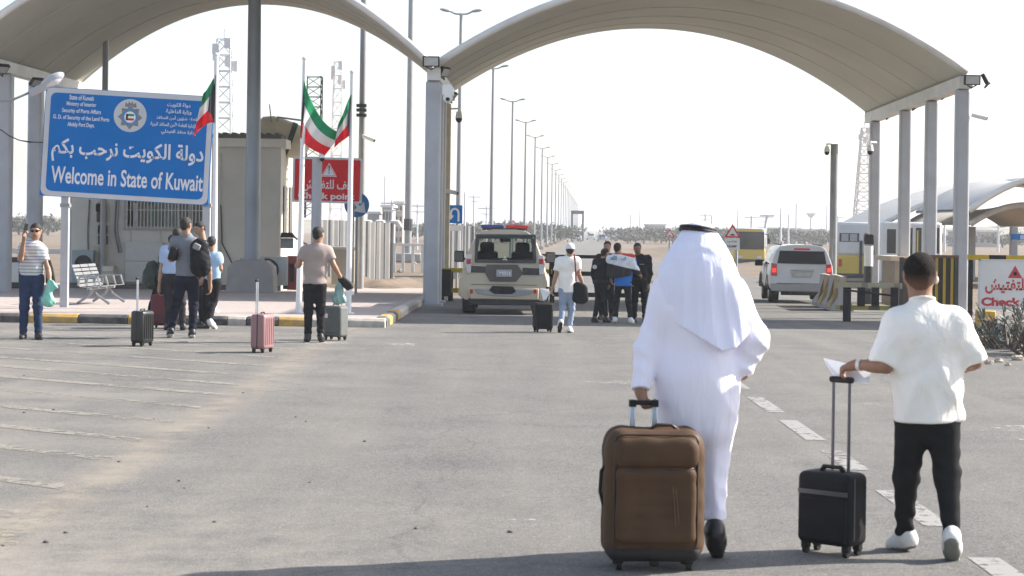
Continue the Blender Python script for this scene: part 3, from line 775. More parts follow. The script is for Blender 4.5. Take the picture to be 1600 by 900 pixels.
q = MB(); c_ = at(130, 412, BY - 0.52); q.cyl(c_, c_ + Vector((0, 0.04, 0)), 0.24, n=20); q.torus(c_, 0.24, 0.03, 'Y'); q.build('fan', M_DARK, t)

# outdoor air conditioner by the big pole
t = thing('air_conditioner', 'white outdoor air conditioning unit with a dark fan beside the thick grey pole', 'air conditioner', (0, 0, 0))
q = MB(); pbox(q, 404, 401, 449, 446, 58.6, 0.6); q.build('casing', mat('ac_white', (0.55, 0.55, 0.53), 0.5, 0, 0.06, 4, dust=0.25), t, bevel=0.02)
c_ = at(417, 422, 58.58)
q = MB(); q.cyl(c_, c_ + Vector((0, 0.03, 0)), 0.36, n=24); q.build('fan_grille', M_DARK, t)
q = MB(); q.box((c_.x - 0.04, c_.y - 0.02, c_.z), (0.2, 0.02, 0.22)); q.build('hub_label', M_WHITE, t)
q = MB(); pbox(q, 436, 404, 442, 424, 58.57, 0.02); q.build('sticker', mat('sticker_blue', (0.45, 0.55, 0.62), 0.5), t)
for px in (408, 445): q = MB(); pbox(q, px - 3, 446, px + 3, 452, 58.7, 0.4); q.build('foot', M_DARK, t)
t = thing('extinguisher_cabinet', 'red fire extinguisher cabinet with a dark window right of the air conditioner', 'cabinet', (0, 0, 0))
q = MB(); pbox(q, 448.5, 400, 464, 453, 58.8, 0.4); q.build('casing', mat('red_cabinet', (0.32, 0.05, 0.045), 0.5, 0, 0.12, 4, dust=0.2), t, bevel=0.015)
q = MB(); pbox(q, 452, 412, 459, 440, 58.78, 0.02); q.build('window', M_BLACK, t)
t = thing('lamp_box', 'small black sloped flood lamp on a grey bracket at the booth corner', 'lamp', (0, 0, 0))
q = MB(); c_ = at(449, 368, 58.9)
q.prism([(c_.x - .2, c_.z - .07), (c_.x - .16, c_.z + .09), (c_.x + .14, c_.z + .09), (c_.x + .26, c_.z - .07)], 58.7, 59.1); q.build('housing', M_BLACK, t)
q = MB(); q.tube([c_ + Vector((0.2, .1, -.05)), c_ + Vector((.6, .5, -.3))], 0.03, 6); pbox(q, 438, 372, 458, 388, 58.95, 0.1); q.build('bracket', M_GREYM, t)

# rounded cream water tank strapped on the booth roof
t = thing('roof_tank', 'cream rounded tank with two black straps on the booth roof', 'tank', (0, 0, 0))
c_ = at(440, 214, 62.4); ex = Vector((0.86, 0.15, -0.30)).normalized()
q = MB(); Lq = 0.95
rad = [0.10, 0.42, 0.56, 0.58, 0.58, 0.54, 0.46, 0.15]; off = [-1.0, -0.82, -0.5, -0.1, 0.3, 0.6, 0.86, 1.0]
for i in range(7): q.cyl(c_ + ex * off[i] * Lq, c_ + ex * off[i + 1] * Lq, rad[i], rad[i + 1], 20, i in (0, 6))
q.build('shell', mat('tank_cream', (0.58, 0.52, 0.38), 0.6, 0, 0.1, 3, dust=0.25), t, smooth='auto')
for d0 in (0.28, 0.72):
    q = MB(); q.cyl(c_ + ex * (d0 - 0.09) * Lq, c_ + ex * (d0 + 0.09) * Lq, 0.60 - 0.1 * (d0 > .5), 0.595 - 0.12 * (d0 > .5), 20); q.build('strap', M_DARK, t, smooth='auto')
q = MB(); pbox(q, 412, 226, 470, 238, 62.1, 0.5); q.build('cradle', M_GREYM, t)
q = MB(); q.tube([at(432, 205, 62.0), at(434, 183, 62.0), at(470, 188, 62.0)], 0.03, 6); q.tube([at(427, 216, 61.9), at(421, 163, 61.9)], 0.018, 6); q.build('pipe', M_GREYM, t)

# ------------------------------------------------------------------ signs
def rrect(w, h, r, n=5):
    pts = []
    for cx, cz, a0 in ((w / 2 - r, h / 2 - r, 0), (-w / 2 + r, h / 2 - r, 90), (-w / 2 + r, -h / 2 + r, 180), (w / 2 - r, -h / 2 + r, 270)):
        for k in range(n + 1):
            a = R(a0 + 90 * k / n); pts.append((cx + r * math.cos(a), cz + r * math.sin(a)))
    return pts
M_BLUE = mat('sign_blue', (0.0, 0.145, 0.46), 0.6, 0, 0.06, 2, spec=0.12, dust=0.03)
M_RED = mat('sign_red', (0.62, 0.008, 0.014), 0.6, 0, 0.06, 2, spec=0.12, dust=0.03)
M_SILV = mat('sign_silver', (0.52, 0.53, 0.55), 0.4, 0.1, 0.05, 2)
M_LET = mat('sign_lettering', (0.68, 0.69, 0.72), 0.45, 0, 0.03, 2)
SY = 40.0
k_ = SY / F / 4.735                                       # the zoomed view of the sign, in metres
sg = thing('welcome_sign', 'large blue welcome sign of the border post with white lettering and police emblem', 'sign', at(60 + 655 / 4.735, 130 + 465 / 4.735, SY) )
tilt = -0.046
sg.rotation_euler = (0, -tilt, 0)
def sx_(zx, zy):
    """zoom pixel -> sign plane (x right, z up), straightened"""
    dx, dz = (zx - 655) * k_, -(zy - 465) * k_
    a = 0.046 + ROLL
    return dx * math.cos(a) - dz * math.sin(a), dx * math.sin(a) + dz * math.cos(a)
Wd, Hd = 1238 * k_, 800 * k_
q = MB(); q.prism([(a, b) for a, b in rrect(Wd + 0.03, Hd + 0.02, 0.03)], 0.0, 0.05); q.build('back_panel', M_BLUE, sg)
q = MB(); q.prism(rrect(Wd, Hd, 0.14), -0.006, 0.0); q.build('border', M_SILV, sg)
q = MB(); q.prism(rrect(Wd - 0.21, Hd - 0.20, 0.12), -0.012, -0.006); q.build('field', M_BLUE, sg)
L = MB()
def sw(body, zx, zy, w, h, bold=0.02): 
    x_, z_ = sx_(zx, zy); write(L, body, x_, z_, w * k_, h * k_, -0.016, bold)
sw('State of Kuwait', 322, 108, 182, 36); sw('Ministry of Interior', 320, 160, 220, 40); sw('Security of Ports Affairs', 320, 211, 288, 40)
sw('G. D. of Security of the Land Ports', 318, 262, 415, 40); sw('Abdaly Port Dept.', 316, 312, 200, 40)
sw(arabic('دولة الكويت'), 1040, 165, 172, 36); sw(arabic('وزارة الداخلية'), 1040, 214, 190, 38); sw(arabic('قطاع شؤون أمن المنافذ'), 1025, 262, 300, 40)
sw(arabic('الإدارة العامة لأمن المنافذ البرية').replace('\ufe88', '\ufe88'), 1000, 310, 340, 42); sw(arabic('إدارة منفذ العبدلي'), 1040, 366, 260, 40)
L.build('lettering', M_LET, sg)
L = MB(); sw('Welcome in State of Kuwait', 657, 706, 1125, 128, 0.018); L.build('english_greeting', M_LET, sg)
L = MB(); sw(arabic('دولة الكويت نرحب بكم'), 660, 520, 1125, 178, 0.022); L.build('arabic_greeting', M_LET, sg)
ex_, ez_ = sx_(680, 240)
def disc(mb, x, z, r, y0, y1, n=28): mb.prism([(x + r * math.cos(2 * math.pi * i / n), z + r * math.sin(2 * math.pi * i / n)) for i in range(n)], y0, y1)
q = MB(); disc(q, ex_, ez_, 122 * k_, -0.018, -0.012); em = q.build('emblem', mat('emblem_silver', (0.50, 0.51, 0.53), 0.4, 0.2, 0.05), sg)
q = MB()
st = []
for i in range(16):
    a = 2 * math.pi * i / 16 + math.pi / 2; r_ = (92 if i % 2 == 0 else 66) * k_; st.append((ex_ + r_ * math.cos(a), ez_ - 12 * k_ + r_ * math.sin(a)))
q.prism(st, -0.022, -0.018)
crown = [(-44, 62), (-38, 98), (-22, 84), (-12, 104), (0, 88), (12, 104), (22, 84), (38, 98), (44, 62)]
q.prism([(ex_ + a * k_, ez_ + b * k_) for a, b in crown], -0.0215, -0.018); q.build('star', mat('emblem_grey', (0.20, 0.20, 0.21), 0.5, 0.3, 0.3, 30), em)
q = MB(); disc(q, ex_, ez_ - 12 * k_, 58 * k_, -0.025, -0.022); q.build('blue_ring', mat('emblem_blue', (0.05, 0.22, 0.5), 0.5), em)
q = MB(); disc(q, ex_, ez_ - 12 * k_, 42 * k_, -0.028, -0.025); q.build('white_disc', M_WHITE, em)
fl = MB(); X_, Z_ = ex_, ez_ - 12 * k_
for i, (z0, z1) in enumerate(((8, 24), (-8, 8), (-24, -8))): fl.use(i).prism([(X_ - 14 * k_, Z_ + z0 * k_), (X_ - 14 * k_, Z_ + z1 * k_), (X_ + 30 * k_, Z_ + z1 * k_), (X_ + 30 * k_, Z_ + z0 * k_)], -0.031, -0.028)
fl.use(3).prism([(X_ - 30 * k_, Z_ - 24 * k_), (X_ - 30 * k_, Z_ + 24 * k_), (X_ - 14 * k_, Z_ + 24 * k_), (X_ - 14 * k_, Z_ - 24 * k_)], -0.031, -0.028)
M_FG = mat('flag_green', (0.015, 0.33, 0.15), 0.8, 0, 0.08, 2); M_FW = mat('flag_white', (0.78, 0.77, 0.76), 0.8, 0, 0.05, 2)
M_FR = mat('flag_red', (0.78, 0.025, 0.045), 0.8, 0, 0.08, 2); M_FB = mat('flag_black', (0.02, 0.02, 0.025), 0.8, 0, 0.1, 2)
fl.build('emblem_flag', [M_FG, M_WHITE, M_FR, M_FB], em)
for px, top in ((101, 300), (322, 300)):
    p0 = gnd(px, 480 if px < 200 else 484, 0.15); q = MB(); tp = at(px, top, SY + 0.1).z
    inv = sg.matrix_basis.inverted() if False else None
    pts0 = Vector((at(px, 400, SY + 0.11).x, SY + 0.11, zg(SY) + 0.13))
    o_ = MB()
    loc = Matrix.Translation(at(60 + 655 / 4.735, 130 + 465 / 4.735, SY)) @ Matrix.Rotation(-tilt, 4, 'Y')
    iv = loc.inverted()
    o_.xf(iv).b2((pts0.x - 0.08, SY + 0.055, pts0.z), (pts0.x + 0.08, SY + 0.2, tp + 1.2))
    po = o_.build('post', M_STEEL, sg, bevel=0.01)
    o_ = MB().xf(iv); zz = at(px, 314, SY).z; o_.b2((pts0.x - 0.10, SY + 0.05, zz - 0.13), (pts0.x + 0.10, SY + 0.22, zz - 0.05)); o_.build('clamp', M_GREYM, po)

def sign_post(mb, x, y, z1, r=0.04): mb.cyl((x, y, zg(y) - 0.05), (x, y, z1), r, n=10)
def tri(x, z, s, r=0.0): return [(x - s / 2, z - s * 0.29), (x + s / 2, z - s * 0.29), (x, z + s * 0.577)]

# red check point sign on the pavement
CY = 55.0
cx, cz, w, h = prect(457, 246, 566, 317, CY)
t = thing('checkpoint_sign', 'red check point sign with a white warning triangle behind the flagpoles', 'sign', (cx, CY, cz)); t.rotation_euler = (0, 0.012, 0)
q = MB(); q.prism(rrect(w, h, 0.05), 0, 0.05); q.build('border', M_SILV, t)
q = MB(); q.prism(rrect(w - 0.12, h - 0.12, 0.04), -0.006, 0); q.build('field', M_RED, t)
u_ = CY / F / 5.0
def zc(zx, zy): return (zx - 556) * u_, -(zy - 602) * u_
q = MB(); a, b = zc(568, 532); q.prism(tri(a, b - 6 * u_, 124 * u_), -0.012, -0.006); wt = q.build('warning_triangle', M_LET, t)
q = MB(); q.prism(tri(a, b - 6 * u_, 104 * u_), -0.0135, -0.012); q.build('triangle_rim', M_RED, wt)
q = MB(); q.prism(tri(a, b - 6 * u_, 92 * u_), -0.015, -0.0135); q.build('triangle_field', M_LET, wt)
q = MB(); q.prism([(a - 5 * u_, b + 42 * u_), (a + 5 * u_, b + 42 * u_), (a + 3 * u_, b - 4 * u_), (a - 3 * u_, b - 4 * u_)], -0.018, -0.015); disc(q, a, b - 14 * u_, 5 * u_, -0.018, -0.015, 10); q.build('exclamation_mark', M_BLACK, wt)
L = MB(); a, b = zc(552, 645); write(L, arabic('قف للتفتيش'), a, b, 380 * u_, 95 * u_, -0.009, 0.02); a, b = zc(550, 733); write(L, 'Check point', a, b, 440 * u_, 66 * u_, -0.009, 0.03)
L.build('lettering', M_LET, t)
for px in (470, 552):
    X = at(px, 300, CY).x; q = MB(); zz = zg(CY) + 0.13
    q.cyl((X - cx, 0.10, zz - cz), (X - cx, 0.10, h / 2 - 0.05), 0.045, n=10); q.build('post', M_GREYM, t)

# round blue keep-right sign
RY = 58.0
c = at(557.5, 320, RY)
t = thing('arrow_sign', 'round blue direction sign with a white diagonal arrow half hidden by the red board', 'sign', c)
q = MB(); disc(q, 0, 0, 19.5 * RY / F, 0, 0.03); q.build('disc', mat('blue_disc', (0.012, 0.16, 0.42), 0.45), t)
s_ = RY / F
ar = [(-14, 12), (-10, 15), (5, -2), (11, 5), (14, -13), (-5, -10), (0, -4)]
q = MB(); q.prism([(a * s_ , b * s_) for a, b in ar], -0.006, 0); q.build('arrow', M_LET, t)
q = MB(); q.cyl((0, 0.07, zg(RY) + .1 - c.z), (0, 0.07, 0.2), 0.04, n=10); q.build('post', M_GREYM, t)

# blue U-turn sign beyond the canopy columns
UY = 68.0
cx, cz, w, h = prect(698.5, 320.5, 722.5, 349, UY)
t = thing('u_turn_sign', 'square blue U-turn sign left of the police car roof', 'sign', (cx, UY, cz))
q = MB(); q.prism(rrect(w, h, 0.04), 0, 0.03); q.build('panel', M_BLUE, t)
s_ = UY / F; q = MB(); arc = []
pts = [(6, -11), (6, 2)] + [(6 * math.cos(a), 2 + 6.5 * math.sin(a)) for a in [i * math.pi / 8 for i in range(1, 9)]] + [(-6, -3)]
for (a, b), (c1, d1) in zip(pts[:-1], pts[1:]):
    n_ = Vector((d1 - b, -(c1 - a))); n_ = n_.normalized() * 1.6 if n_.length else n_
    q.prism([((a + n_.x) * s_, (b + n_.y) * s_), ((a - n_.x) * s_, (b - n_.y) * s_), ((c1 - n_.x) * s_, (d1 - n_.y) * s_), ((c1 + n_.x) * s_, (d1 + n_.y) * s_)], -0.006, 0)
q.prism([(-11 * s_, -2 * s_), (-1 * s_, -2 * s_), (-6 * s_, -9 * s_)], -0.007, 0); q.build('arrow', M_LET, t)
c2 = prect(703, 352, 724, 361, UY); q = MB(); q.box((c2[0] - cx, 0.015, c2[1] - cz), (c2[2], 0.03, c2[3])); q.build('sub_plate', M_LET, t)
q = MB(); q.cyl((0.1, 0.06, zg(UY) - cz), (0.1, 0.06, 0.25), 0.05, n=10); q.build('post', M_GREYM, t)

def warn_sign(px, py, size, y, label, plate=None, bump=True, posts=1, red=False):
    c = at(px, py, y); s = size * y / F
    t = thing('warning_sign', label, 'sign', c)
    q = MB(); q.prism(tri(0, 0, s), 0, 0.03); q.build('red_rim', M_RED, t)
    q = MB(); q.prism(tri(0, 0, s * 0.70), -0.006, 0); f = q.build('white_field', M_LET, t)
    if bump:
        q = MB(); q.prism([(-.17 * s, -.16 * s), (.17 * s, -.16 * s), (.13 * s, -.11 * s), (.07 * s, -.06 * s), (-.07 * s, -.06 * s), (-.13 * s, -.11 * s)], -0.010, -0.006); q.build('hump_symbol', M_BLACK, f)
    if plate:
        x0, y0, x1, y1 = plate; a, b, w, h = prect(x0, y0, x1, y1, y)
        q = MB(); q.prism([(a - c.x + p, b - c.z + r) for p, r in rrect(w, h, 0.02)], 0, 0.025); o = q.build('sub_plate', M_LET, t)
        q = MB()
        write(q, arabic('مطب'), a - c.x, b - c.z + h * .22, w * .6, h * .25, -0.004, 0.02); write(q, 'HUMP', a - c.x, b - c.z - h * .22, w * .6, h * .2, -0.004, 0.02)
        q.build('lettering', M_BLACK, o)
    q = MB()
    for k in range(posts): 
        dx = (k - (posts - 1) / 2) * 0.32; q.cyl((dx, 0.06, zg(y) - c.z - .03), (dx, 0.06, 0), 0.05 if posts > 1 else 0.045, n=8)
    q.build('post', M_GREYM if posts == 1 else M_STEEL, t)
warn_sign(1144.5, 364, 24.5, 66, 'red rimmed speed hump warning triangle with a white plate below it, by the bus', (1132, 372, 1156, 390), True, 2)
warn_sign(1046.5, 366.5, 15, 92, 'small red rimmed warning triangle beside the road left of the white headscarf', None, True, 1)
warn_sign(802, 348.5, 9, 90, 'small far red rimmed warning triangle just above the police car light bar', None, False, 1)

# white check point board at the right edge, framed in yellow and black
KY = 36.0
t = thing('checkpoint_board', 'white check point board with red lettering at the right edge among grey bushes', 'sign', (0, 0, 0))
x0 = at(1529, 440, KY).x; x1 = at(1652, 440, KY).x; z1 = at(1580, 405.5, KY).z; z0 = at(1580, 484, KY).z
q = MB(); q.b2((x0, KY, z0), (x1, KY + .05, z1)); q.build('panel', mat('board_white', (0.62, 0.62, 0.60), 0.5, 0, 0.05, 2, dust=0.12), t, bevel=0.006)
q = MB()
for a, b, c_, d in ((x0, z0, x1, z0 + .03), (x0, z1 - .03, x1, z1), (x0, z0, x0 + .03, z1), (x1 - .03, z0, x1, z1)): q.b2((a, KY - .012, b), (c_, KY - .001, d))
q.build('rim', M_SILV, t)
L = MB(); M_RL = mat('red_lettering', (0.45, 0.03, 0.04), 0.5)
def kp(px, py): p = at(px, py, KY); return p.x, p.z
a, b = kp(1590, 447); write(L, arabic('قف للتفتيش'), a, b, 1.22, 0.30, -0.004 + KY, 0.03)
a, b = kp(1590, 472); write(L, 'Check Point', a, b, 1.37, 0.165, -0.004 + KY, 0.05); L.build('lettering', M_RL, t)
a, b = kp(1586, 428); q = MB(); q.prism(tri(a, b, 0.27), KY - .006, KY); tr_ = q.build('warning_triangle', M_RL, t)
q = MB(); disc(q, a, b + .005, 0.035, KY - .009, KY - .006, 10); q.build('symbol', M_BLACK, tr_)
for X in (x0 + 0.12, x1 - 0.2): q = MB(); q.box((X, KY + .08, (z1 + zg(KY)) / 2 - .1), (0.05, 0.05, z1 - zg(KY) - .1)); q.build('post', M_BLACK, t)
M_YB = stripe_mat('yellow_black', (0.55, 0.36, 0.03), (0.02, 0.02, 0.02), 1.15, 'X', 0.62, 0.6)
t = thing('barrier_frame', 'black post frame with a yellow and black top rail above the white check point board', 'barrier', (0, 0, 0))
fy = KY + 1.2
q = MB(); a = at(1513, 402, fy); b = at(1700, 405, fy); q.b2((a.x, fy, a.z - .05), (b.x, fy + .08, a.z + .05)); q.build('rail', M_YB, t)
for px in (1517, 1690): X = at(px, 440, fy).x; q = MB(); q.b2((X - .04, fy + .005, zg(fy)), (X + .04, fy + .075, a.z - .05)); q.build('post', M_BLACK, t)

# striped steel screen behind the walkers
M_YBV = stripe_mat('yellow_black_upright', (0.50, 0.34, 0.04), (0.03, 0.028, 0.025), 5.2, 'X', 0.36, 0.6)
t = thing('striped_screen', 'tall screen of yellow and black upright slats between the right canopy columns', 'barrier', (0, 0, 0))
sy = 48.0
cx, cz, w, h = prect(1450, 403, 1494, 478, sy); zb = zg(sy)
q = MB(); q.b2((cx - w / 2, sy, zb + .1), (cx + w / 2, sy + .05, cz + h / 2)); q.build('slats', M_YBV, t)
q = MB(); q.b2((cx - w / 2 - .06, sy - .02, cz + h / 2), (cx + w / 2 + .06, sy + .08, cz + h / 2 + .07)); q.build('top_rail', mat('rust_brown', (0.14, 0.07, 0.04), 0.7), t)
a = at(1408, 440, sy).x
q = MB(); q.b2((a, sy + .0, zb + .1), (cx - w / 2, sy + .05, cz + h / 2 - .02)); q.build('brown_panel', mat('brown_panel', (0.10, 0.055, 0.035), 0.7, 0, .2), t)
for X in (a, cx - w / 2, cx + w / 2): q = MB(); q.b2((X - .05, sy - .03, zb), (X + .05, sy - .002, cz + h / 2)); q.build('post', M_DARK, t)
t = thing('sand_kiosk', 'low sand-coloured kiosk with a flat roof behind the striped screen', 'building', (0, 0, 0))
ky = 57; cx, cz, w, h = prect(1398, 402, 1496, 470, ky)
q = MB(); q.b2((cx - w / 2, ky, zg(ky)), (cx + w / 2, ky + 2, cz + h / 2 - .12)); q.build('wall', mat('kiosk_wall', (0.34, 0.27, 0.2), 0.85), t)
q = MB(); q.b2((cx - w / 2 - .15, ky - .15, cz + h / 2 - .12), (cx + w / 2 + .15, ky + 2.15, cz + h / 2 + .02)); q.build('roof', mat('kiosk_roof', (0.55, 0.45, 0.34), 0.85), t)
t = thing('control_box', 'yellow and red roadside control box on the ground below the white check point board', 'cabinet', (0, 0, 0))
by = KY + .6; q = MB(); pbox(q, 1530, 486, 1556, 528, by, 0.35); q.build('casing', mat('box_yellow', (0.55, 0.36, 0.05), 0.6, 0, .2, 5, dust=0.2), t, bevel=0.02)
q = MB(); pbox(q, 1545, 497, 1555.5, 513, by - .012, 0.01); q.build('orange_panel', mat('box_orange', (0.60, 0.13, 0.04), 0.6), t)
q = MB(); pbox(q, 1530.5, 515, 1555.5, 527, by - .012, 0.01); q.build('base_band', mat('box_brown', (0.10, 0.05, 0.03), 0.7), t)

# ------------------------------------------------------------------ poles, masts, lamps
t = thing('steel_pole', 'thick grey steel pole on a concrete block in front of the guard booth', 'pole', (0, 0, 0))
PY = 57.6
b = gnd(395, 456, 0.13); X = at(394, 430, PY).x; z0 = zg(PY) + .13
q = MB(); q.prism([(X - .72, z0), (X + .72, z0), (X + .66, z0 + .8), (X + .45, z0 + .98), (X - .45, z0 + .98), (X - .66, z0 + .8)], PY - .55, PY + .55); q.build('concrete_base', mat('concrete', (0.33, 0.32, 0.31), 0.9, 0, .12, 2, .2), t, bevel=0.04)
q = MB(); q.cyl((X, PY, z0 + .9), (at(396, 0, PY).x, PY, 16), 0.235, 0.15, 16); q.build('shaft', mat('pole_grey', (0.27, 0.31, 0.36), 0.45, 0.2, .1, 1, dust=.1), t, smooth='auto')
q = MB(); q.cyl((X, PY, z0 + .98), (X, PY, z0 + 1.03), 0.36, n=16); q.build('flange', M_GREYM, t)

def simple_pole(name, label, px, py_base, py_top, y, r0, r1, m=M_GREYM, cat='pole'):
    t = thing(name, label, cat, (0, 0, 0))
    X = at(px, py_base, y).x; q = MB(); q.cyl((X, y, zg(y)), (X, y, at(px, py_top, y).z), r0, r1, 12); q.build('shaft', m, t, smooth='auto')
    return t, X
def dome_cam(parent_label, p, arm, name='security_camera', s=1.0, m=M_WHITE):
    """dome camera hung from an arm; p is the dome centre, arm the point where the arm meets its support"""
    t = thing(name, parent_label, 'camera', p)
    q = MB(); q.cyl((0, 0, .02 * s), (0, 0, .17 * s), .085 * s, .06 * s, 12); q.build('housing', m, t, smooth='auto')
    q = MB(); q.ball((0, 0, 0), (.075 * s, .075 * s, .085 * s)); q.build('dome', M_BLACK, t, smooth=True)
    a = Vector(arm) - Vector(p); q = MB(); q.tube([(0, 0, .16 * s), (0, 0, .24 * s), (a.x, a.y, .24 * s)], .022 * s, 6); q.build('arm', m, t)
    return t
def bullet_cam(label, p, d, s=1.0, mount=None):
    t = thing('bullet_camera', label, 'camera', p); d = Vector(d).normalized()
    q = MB(); q.cyl(-d * .18 * s, d * .18 * s, .055 * s, .06 * s, 10); q.build('body', M_WHITE, t, smooth='auto')
    q = MB(); q.cyl(d * .18 * s, d * .2 * s, .045 * s, n=10); q.build('lens', M_BLACK, t)
    if mount is not None: q = MB(); q.cyl((0, 0, 0), Vector(mount) - Vector(p), .02 * s, n=6); q.build('bracket', M_WHITE, t)
    return t
def flood(label, p, face, w=.42, h=.30, lit=True):
    """square flood lamp facing a direction"""
    t = thing('floodlight', label, 'floodlight', p)
    d = Vector(face).normalized(); rot = d.to_track_quat('-Y', 'Z').to_matrix()
    q = MB(); q.box((0, 0, 0), (w, .1, h), rot); q.build('housing', M_BLACK, t, bevel=.01)
    q = MB(); q.box(rot @ Vector((0, -.055, 0)), (w * .82, .012, h * .78), rot); q.build('lens', mat('flood_glass', (.42, .42, .40), .15), t)
    q = MB(); q.tube([rot @ Vector((-w * .3, .02, -h * .5)), Vector((0, .08, -h * .75)), rot @ Vector((w * .3, .02, -h * .5))], .018, 6); q.build('bracket', M_DARK, t)
    return t

# street lamps in the median, two arms each
HL = 11.9
ORD = ['nearest', 'second nearest', 'third nearest', 'fourth nearest', 'fifth nearest', 'sixth nearest', 'seventh nearest', 'eighth nearest']
def lamp_proto():
    t = thing('street_lamp', '', 'street lamp', (0, 0, 0), 0, 'double-arm street lamps along the median')
    q = MB(); q.cyl((0, 0, 0), (0, 0, HL), .14, .075, 10); q.build('pole', mat('lamp_grey', (0.30, 0.31, 0.32), 0.5, 0.3, .08, 1), t, smooth='auto')
    q = MB(); q.box((0, 0, .2), (.6, .6, .4)); q.build('footing', MATS['concrete'], t, bevel=.03)
    for s_ in (-1, 1):
        q = MB(); q.tube([(0, 0, HL - .05), (s_ * .3, 0, HL - .02), (s_ * .52, 0, HL + .08)], .045, 6); a = q.build('arm', MATS['lamp_grey'], t)
        q = MB(); q.ball((s_ * .74, 0, HL + .13), (.30, .15, .075), 12, 6, Matrix.Rotation(-s_ * R(10), 3, 'Y')); q.build('lamp_head', mat('lamp_head', (0.36, 0.36, 0.37), 0.4, .2), a, smooth=True)
    return t
LMP = lamp_proto()
for i in range(26):
    y = 96.5 + 31.3 * i
    o = LMP if i == 0 else copy_tree(LMP)
    o.location = (-6.75 + 0.0415 * y, y, zg(y)); o.scale = (1.06, 1.06, 1.12)
    o['label'] = ('%s double-arm street lamp of the long row in the median' % ORD[i]) if i < 8 else 'tiny distant double-arm street lamp fading into haze at the end of the row'

t, X = simple_pole('light_mast', 'very tall grey light mast on a concrete footing left of the central column', 637, 405, -60, 150, .30, .2)
q = MB(); q.box((X, 150, zg(150) + .35), (2.2, 2.2, .7)); q.build('concrete_base', MATS['concrete'], t, bevel=.1)
q = MB(); q.cyl((X, 150, at(637, 360, 150).z), (X, 150, at(637, 342, 150).z), .36, n=12); q.build('dark_band', M_DARK, t)
t, X = simple_pole('camera_mast', 'grey camera mast rising behind the flags with clamps near its top', 564, 345, -30, 66, .125, .11)
for py in (165, 172, 180): q = MB(); c = at(565, py, 66); q.box((c.x, 66, c.z), (.34, .3, .10)); q.build('clamp', M_DARK, t)
bullet_cam('small camera on a thin arm right of the mast behind the flags', at(576, 216, 65.7), (1, -.3, -.4), 1.2, at(566, 211, 65.8))
t, X = simple_pole('short_camera_post', 'grey post in front of the red check point sign with a dome camera on top', 492.5, 470, 247, 51.5, .14, .135, M_STEEL, 'post')
c = at(500, 248, 51.4); dome_cam('small white dome camera on the grey post before the red sign', c + Vector((.07, -.1, 0)), c + Vector((-.1, 0, .1)), 'dome_camera', .9)
t, X = simple_pole('camera_pole', 'slim dark grey camera pole standing right of the white SUV', 1301, 432, 225, 61, .125, .12, M_GREYM)
dome_cam('white dome camera hanging at the top of the slim pole by the white SUV', at(1292, 238, 61), at(1299, 229, 61), s=1.1)
dome_cam('white dome camera on an arm of the farthest right canopy column', at(1359.5, 237, 61.8), at(1369, 226, 62.1), s=1.3)
dome_cam('white dome camera on the central column above the police car', at(717, 186, 59.2), at(703, 172, 59.4), s=1.35)
c = at(697, 138, 49.7); t = thing('camera_cluster', 'cluster of white camera housings at the head of the central column', 'camera', c)
q = MB(); q.cyl((-.1, 0, .05), (.16, 0, .05), .05, n=8); q.box((.05, .02, -.08), (.30, .3, .22)); q.build('junction', M_WHITE, t, bevel=.02)
q = MB(); q.ball((.05, -.05, -.25), (.13, .13, .14)); q.build('dome', M_WHITE, t, smooth=True); q = MB(); q.ball((.05, -.14, -.28), (.06, .05, .06)); q.build('lens', M_BLACK, t, smooth=True)
bullet_cam('bullet camera halfway up the cream pier behind the central columns', at(706, 300, 58.8), (1, -.5, -.2), 1.1, at(700, 297, 59.3))
bullet_cam('bullet camera pointing right on the nearest right canopy column', at(1530, 182, 50), (1, -.1, -.25), 1.1, at(1518, 181, 50.2))
flood('flat flood lamp facing the road on top of the central canopy column', at(673.5, 96, 49.6), (0.05, -1, -.1), .44, .27)
flood('angled flood lamp right of the central column head', at(694, 112, 50.6), (.8, -.5, -.5), .36, .26)
flood('small flood lamp deeper under the canopy by the central columns', at(706, 150, 56.5), (.7, -.4, -.7), .36, .26)
flood('flood lamp facing the road on the nearest right canopy column', at(1519, 125, 49.6), (0, -1, -.1), .42, .26)
flood('tilted flood lamp turned outwards at the right tip of the canopy', at(1540, 124, 49.8), (.9, -.35, .5), .44, .28)
flood('flood lamp on the right gutter beam nearest the road end', at(1473, 143, 53.2), (-.7, -.3, -.7), .40, .28)
flood('flood lamp in the middle of the right gutter beam', at(1427, 161, 56.8), (-.7, -.3, -.7), .40, .28)
flood('flood lamp on the right gutter beam towards its far end', at(1386, 176, 61.0), (-.7, -.3, -.7), .40, .28)
flood('black square flood lamp at the far right corner of the canopy', at(1359, 179, 63.6), (-.5, -1, 0), .3, .3)
flood('flood lamp under the left end of the canopy by the street lamp head', at(57, 128, 56), (.5, -.4, -.7), .38, .28)
flood('flood lamp at the far left edge under the canopy gutter', at(3, 107, 53), (.5, -.4, -.7), .38, .28)

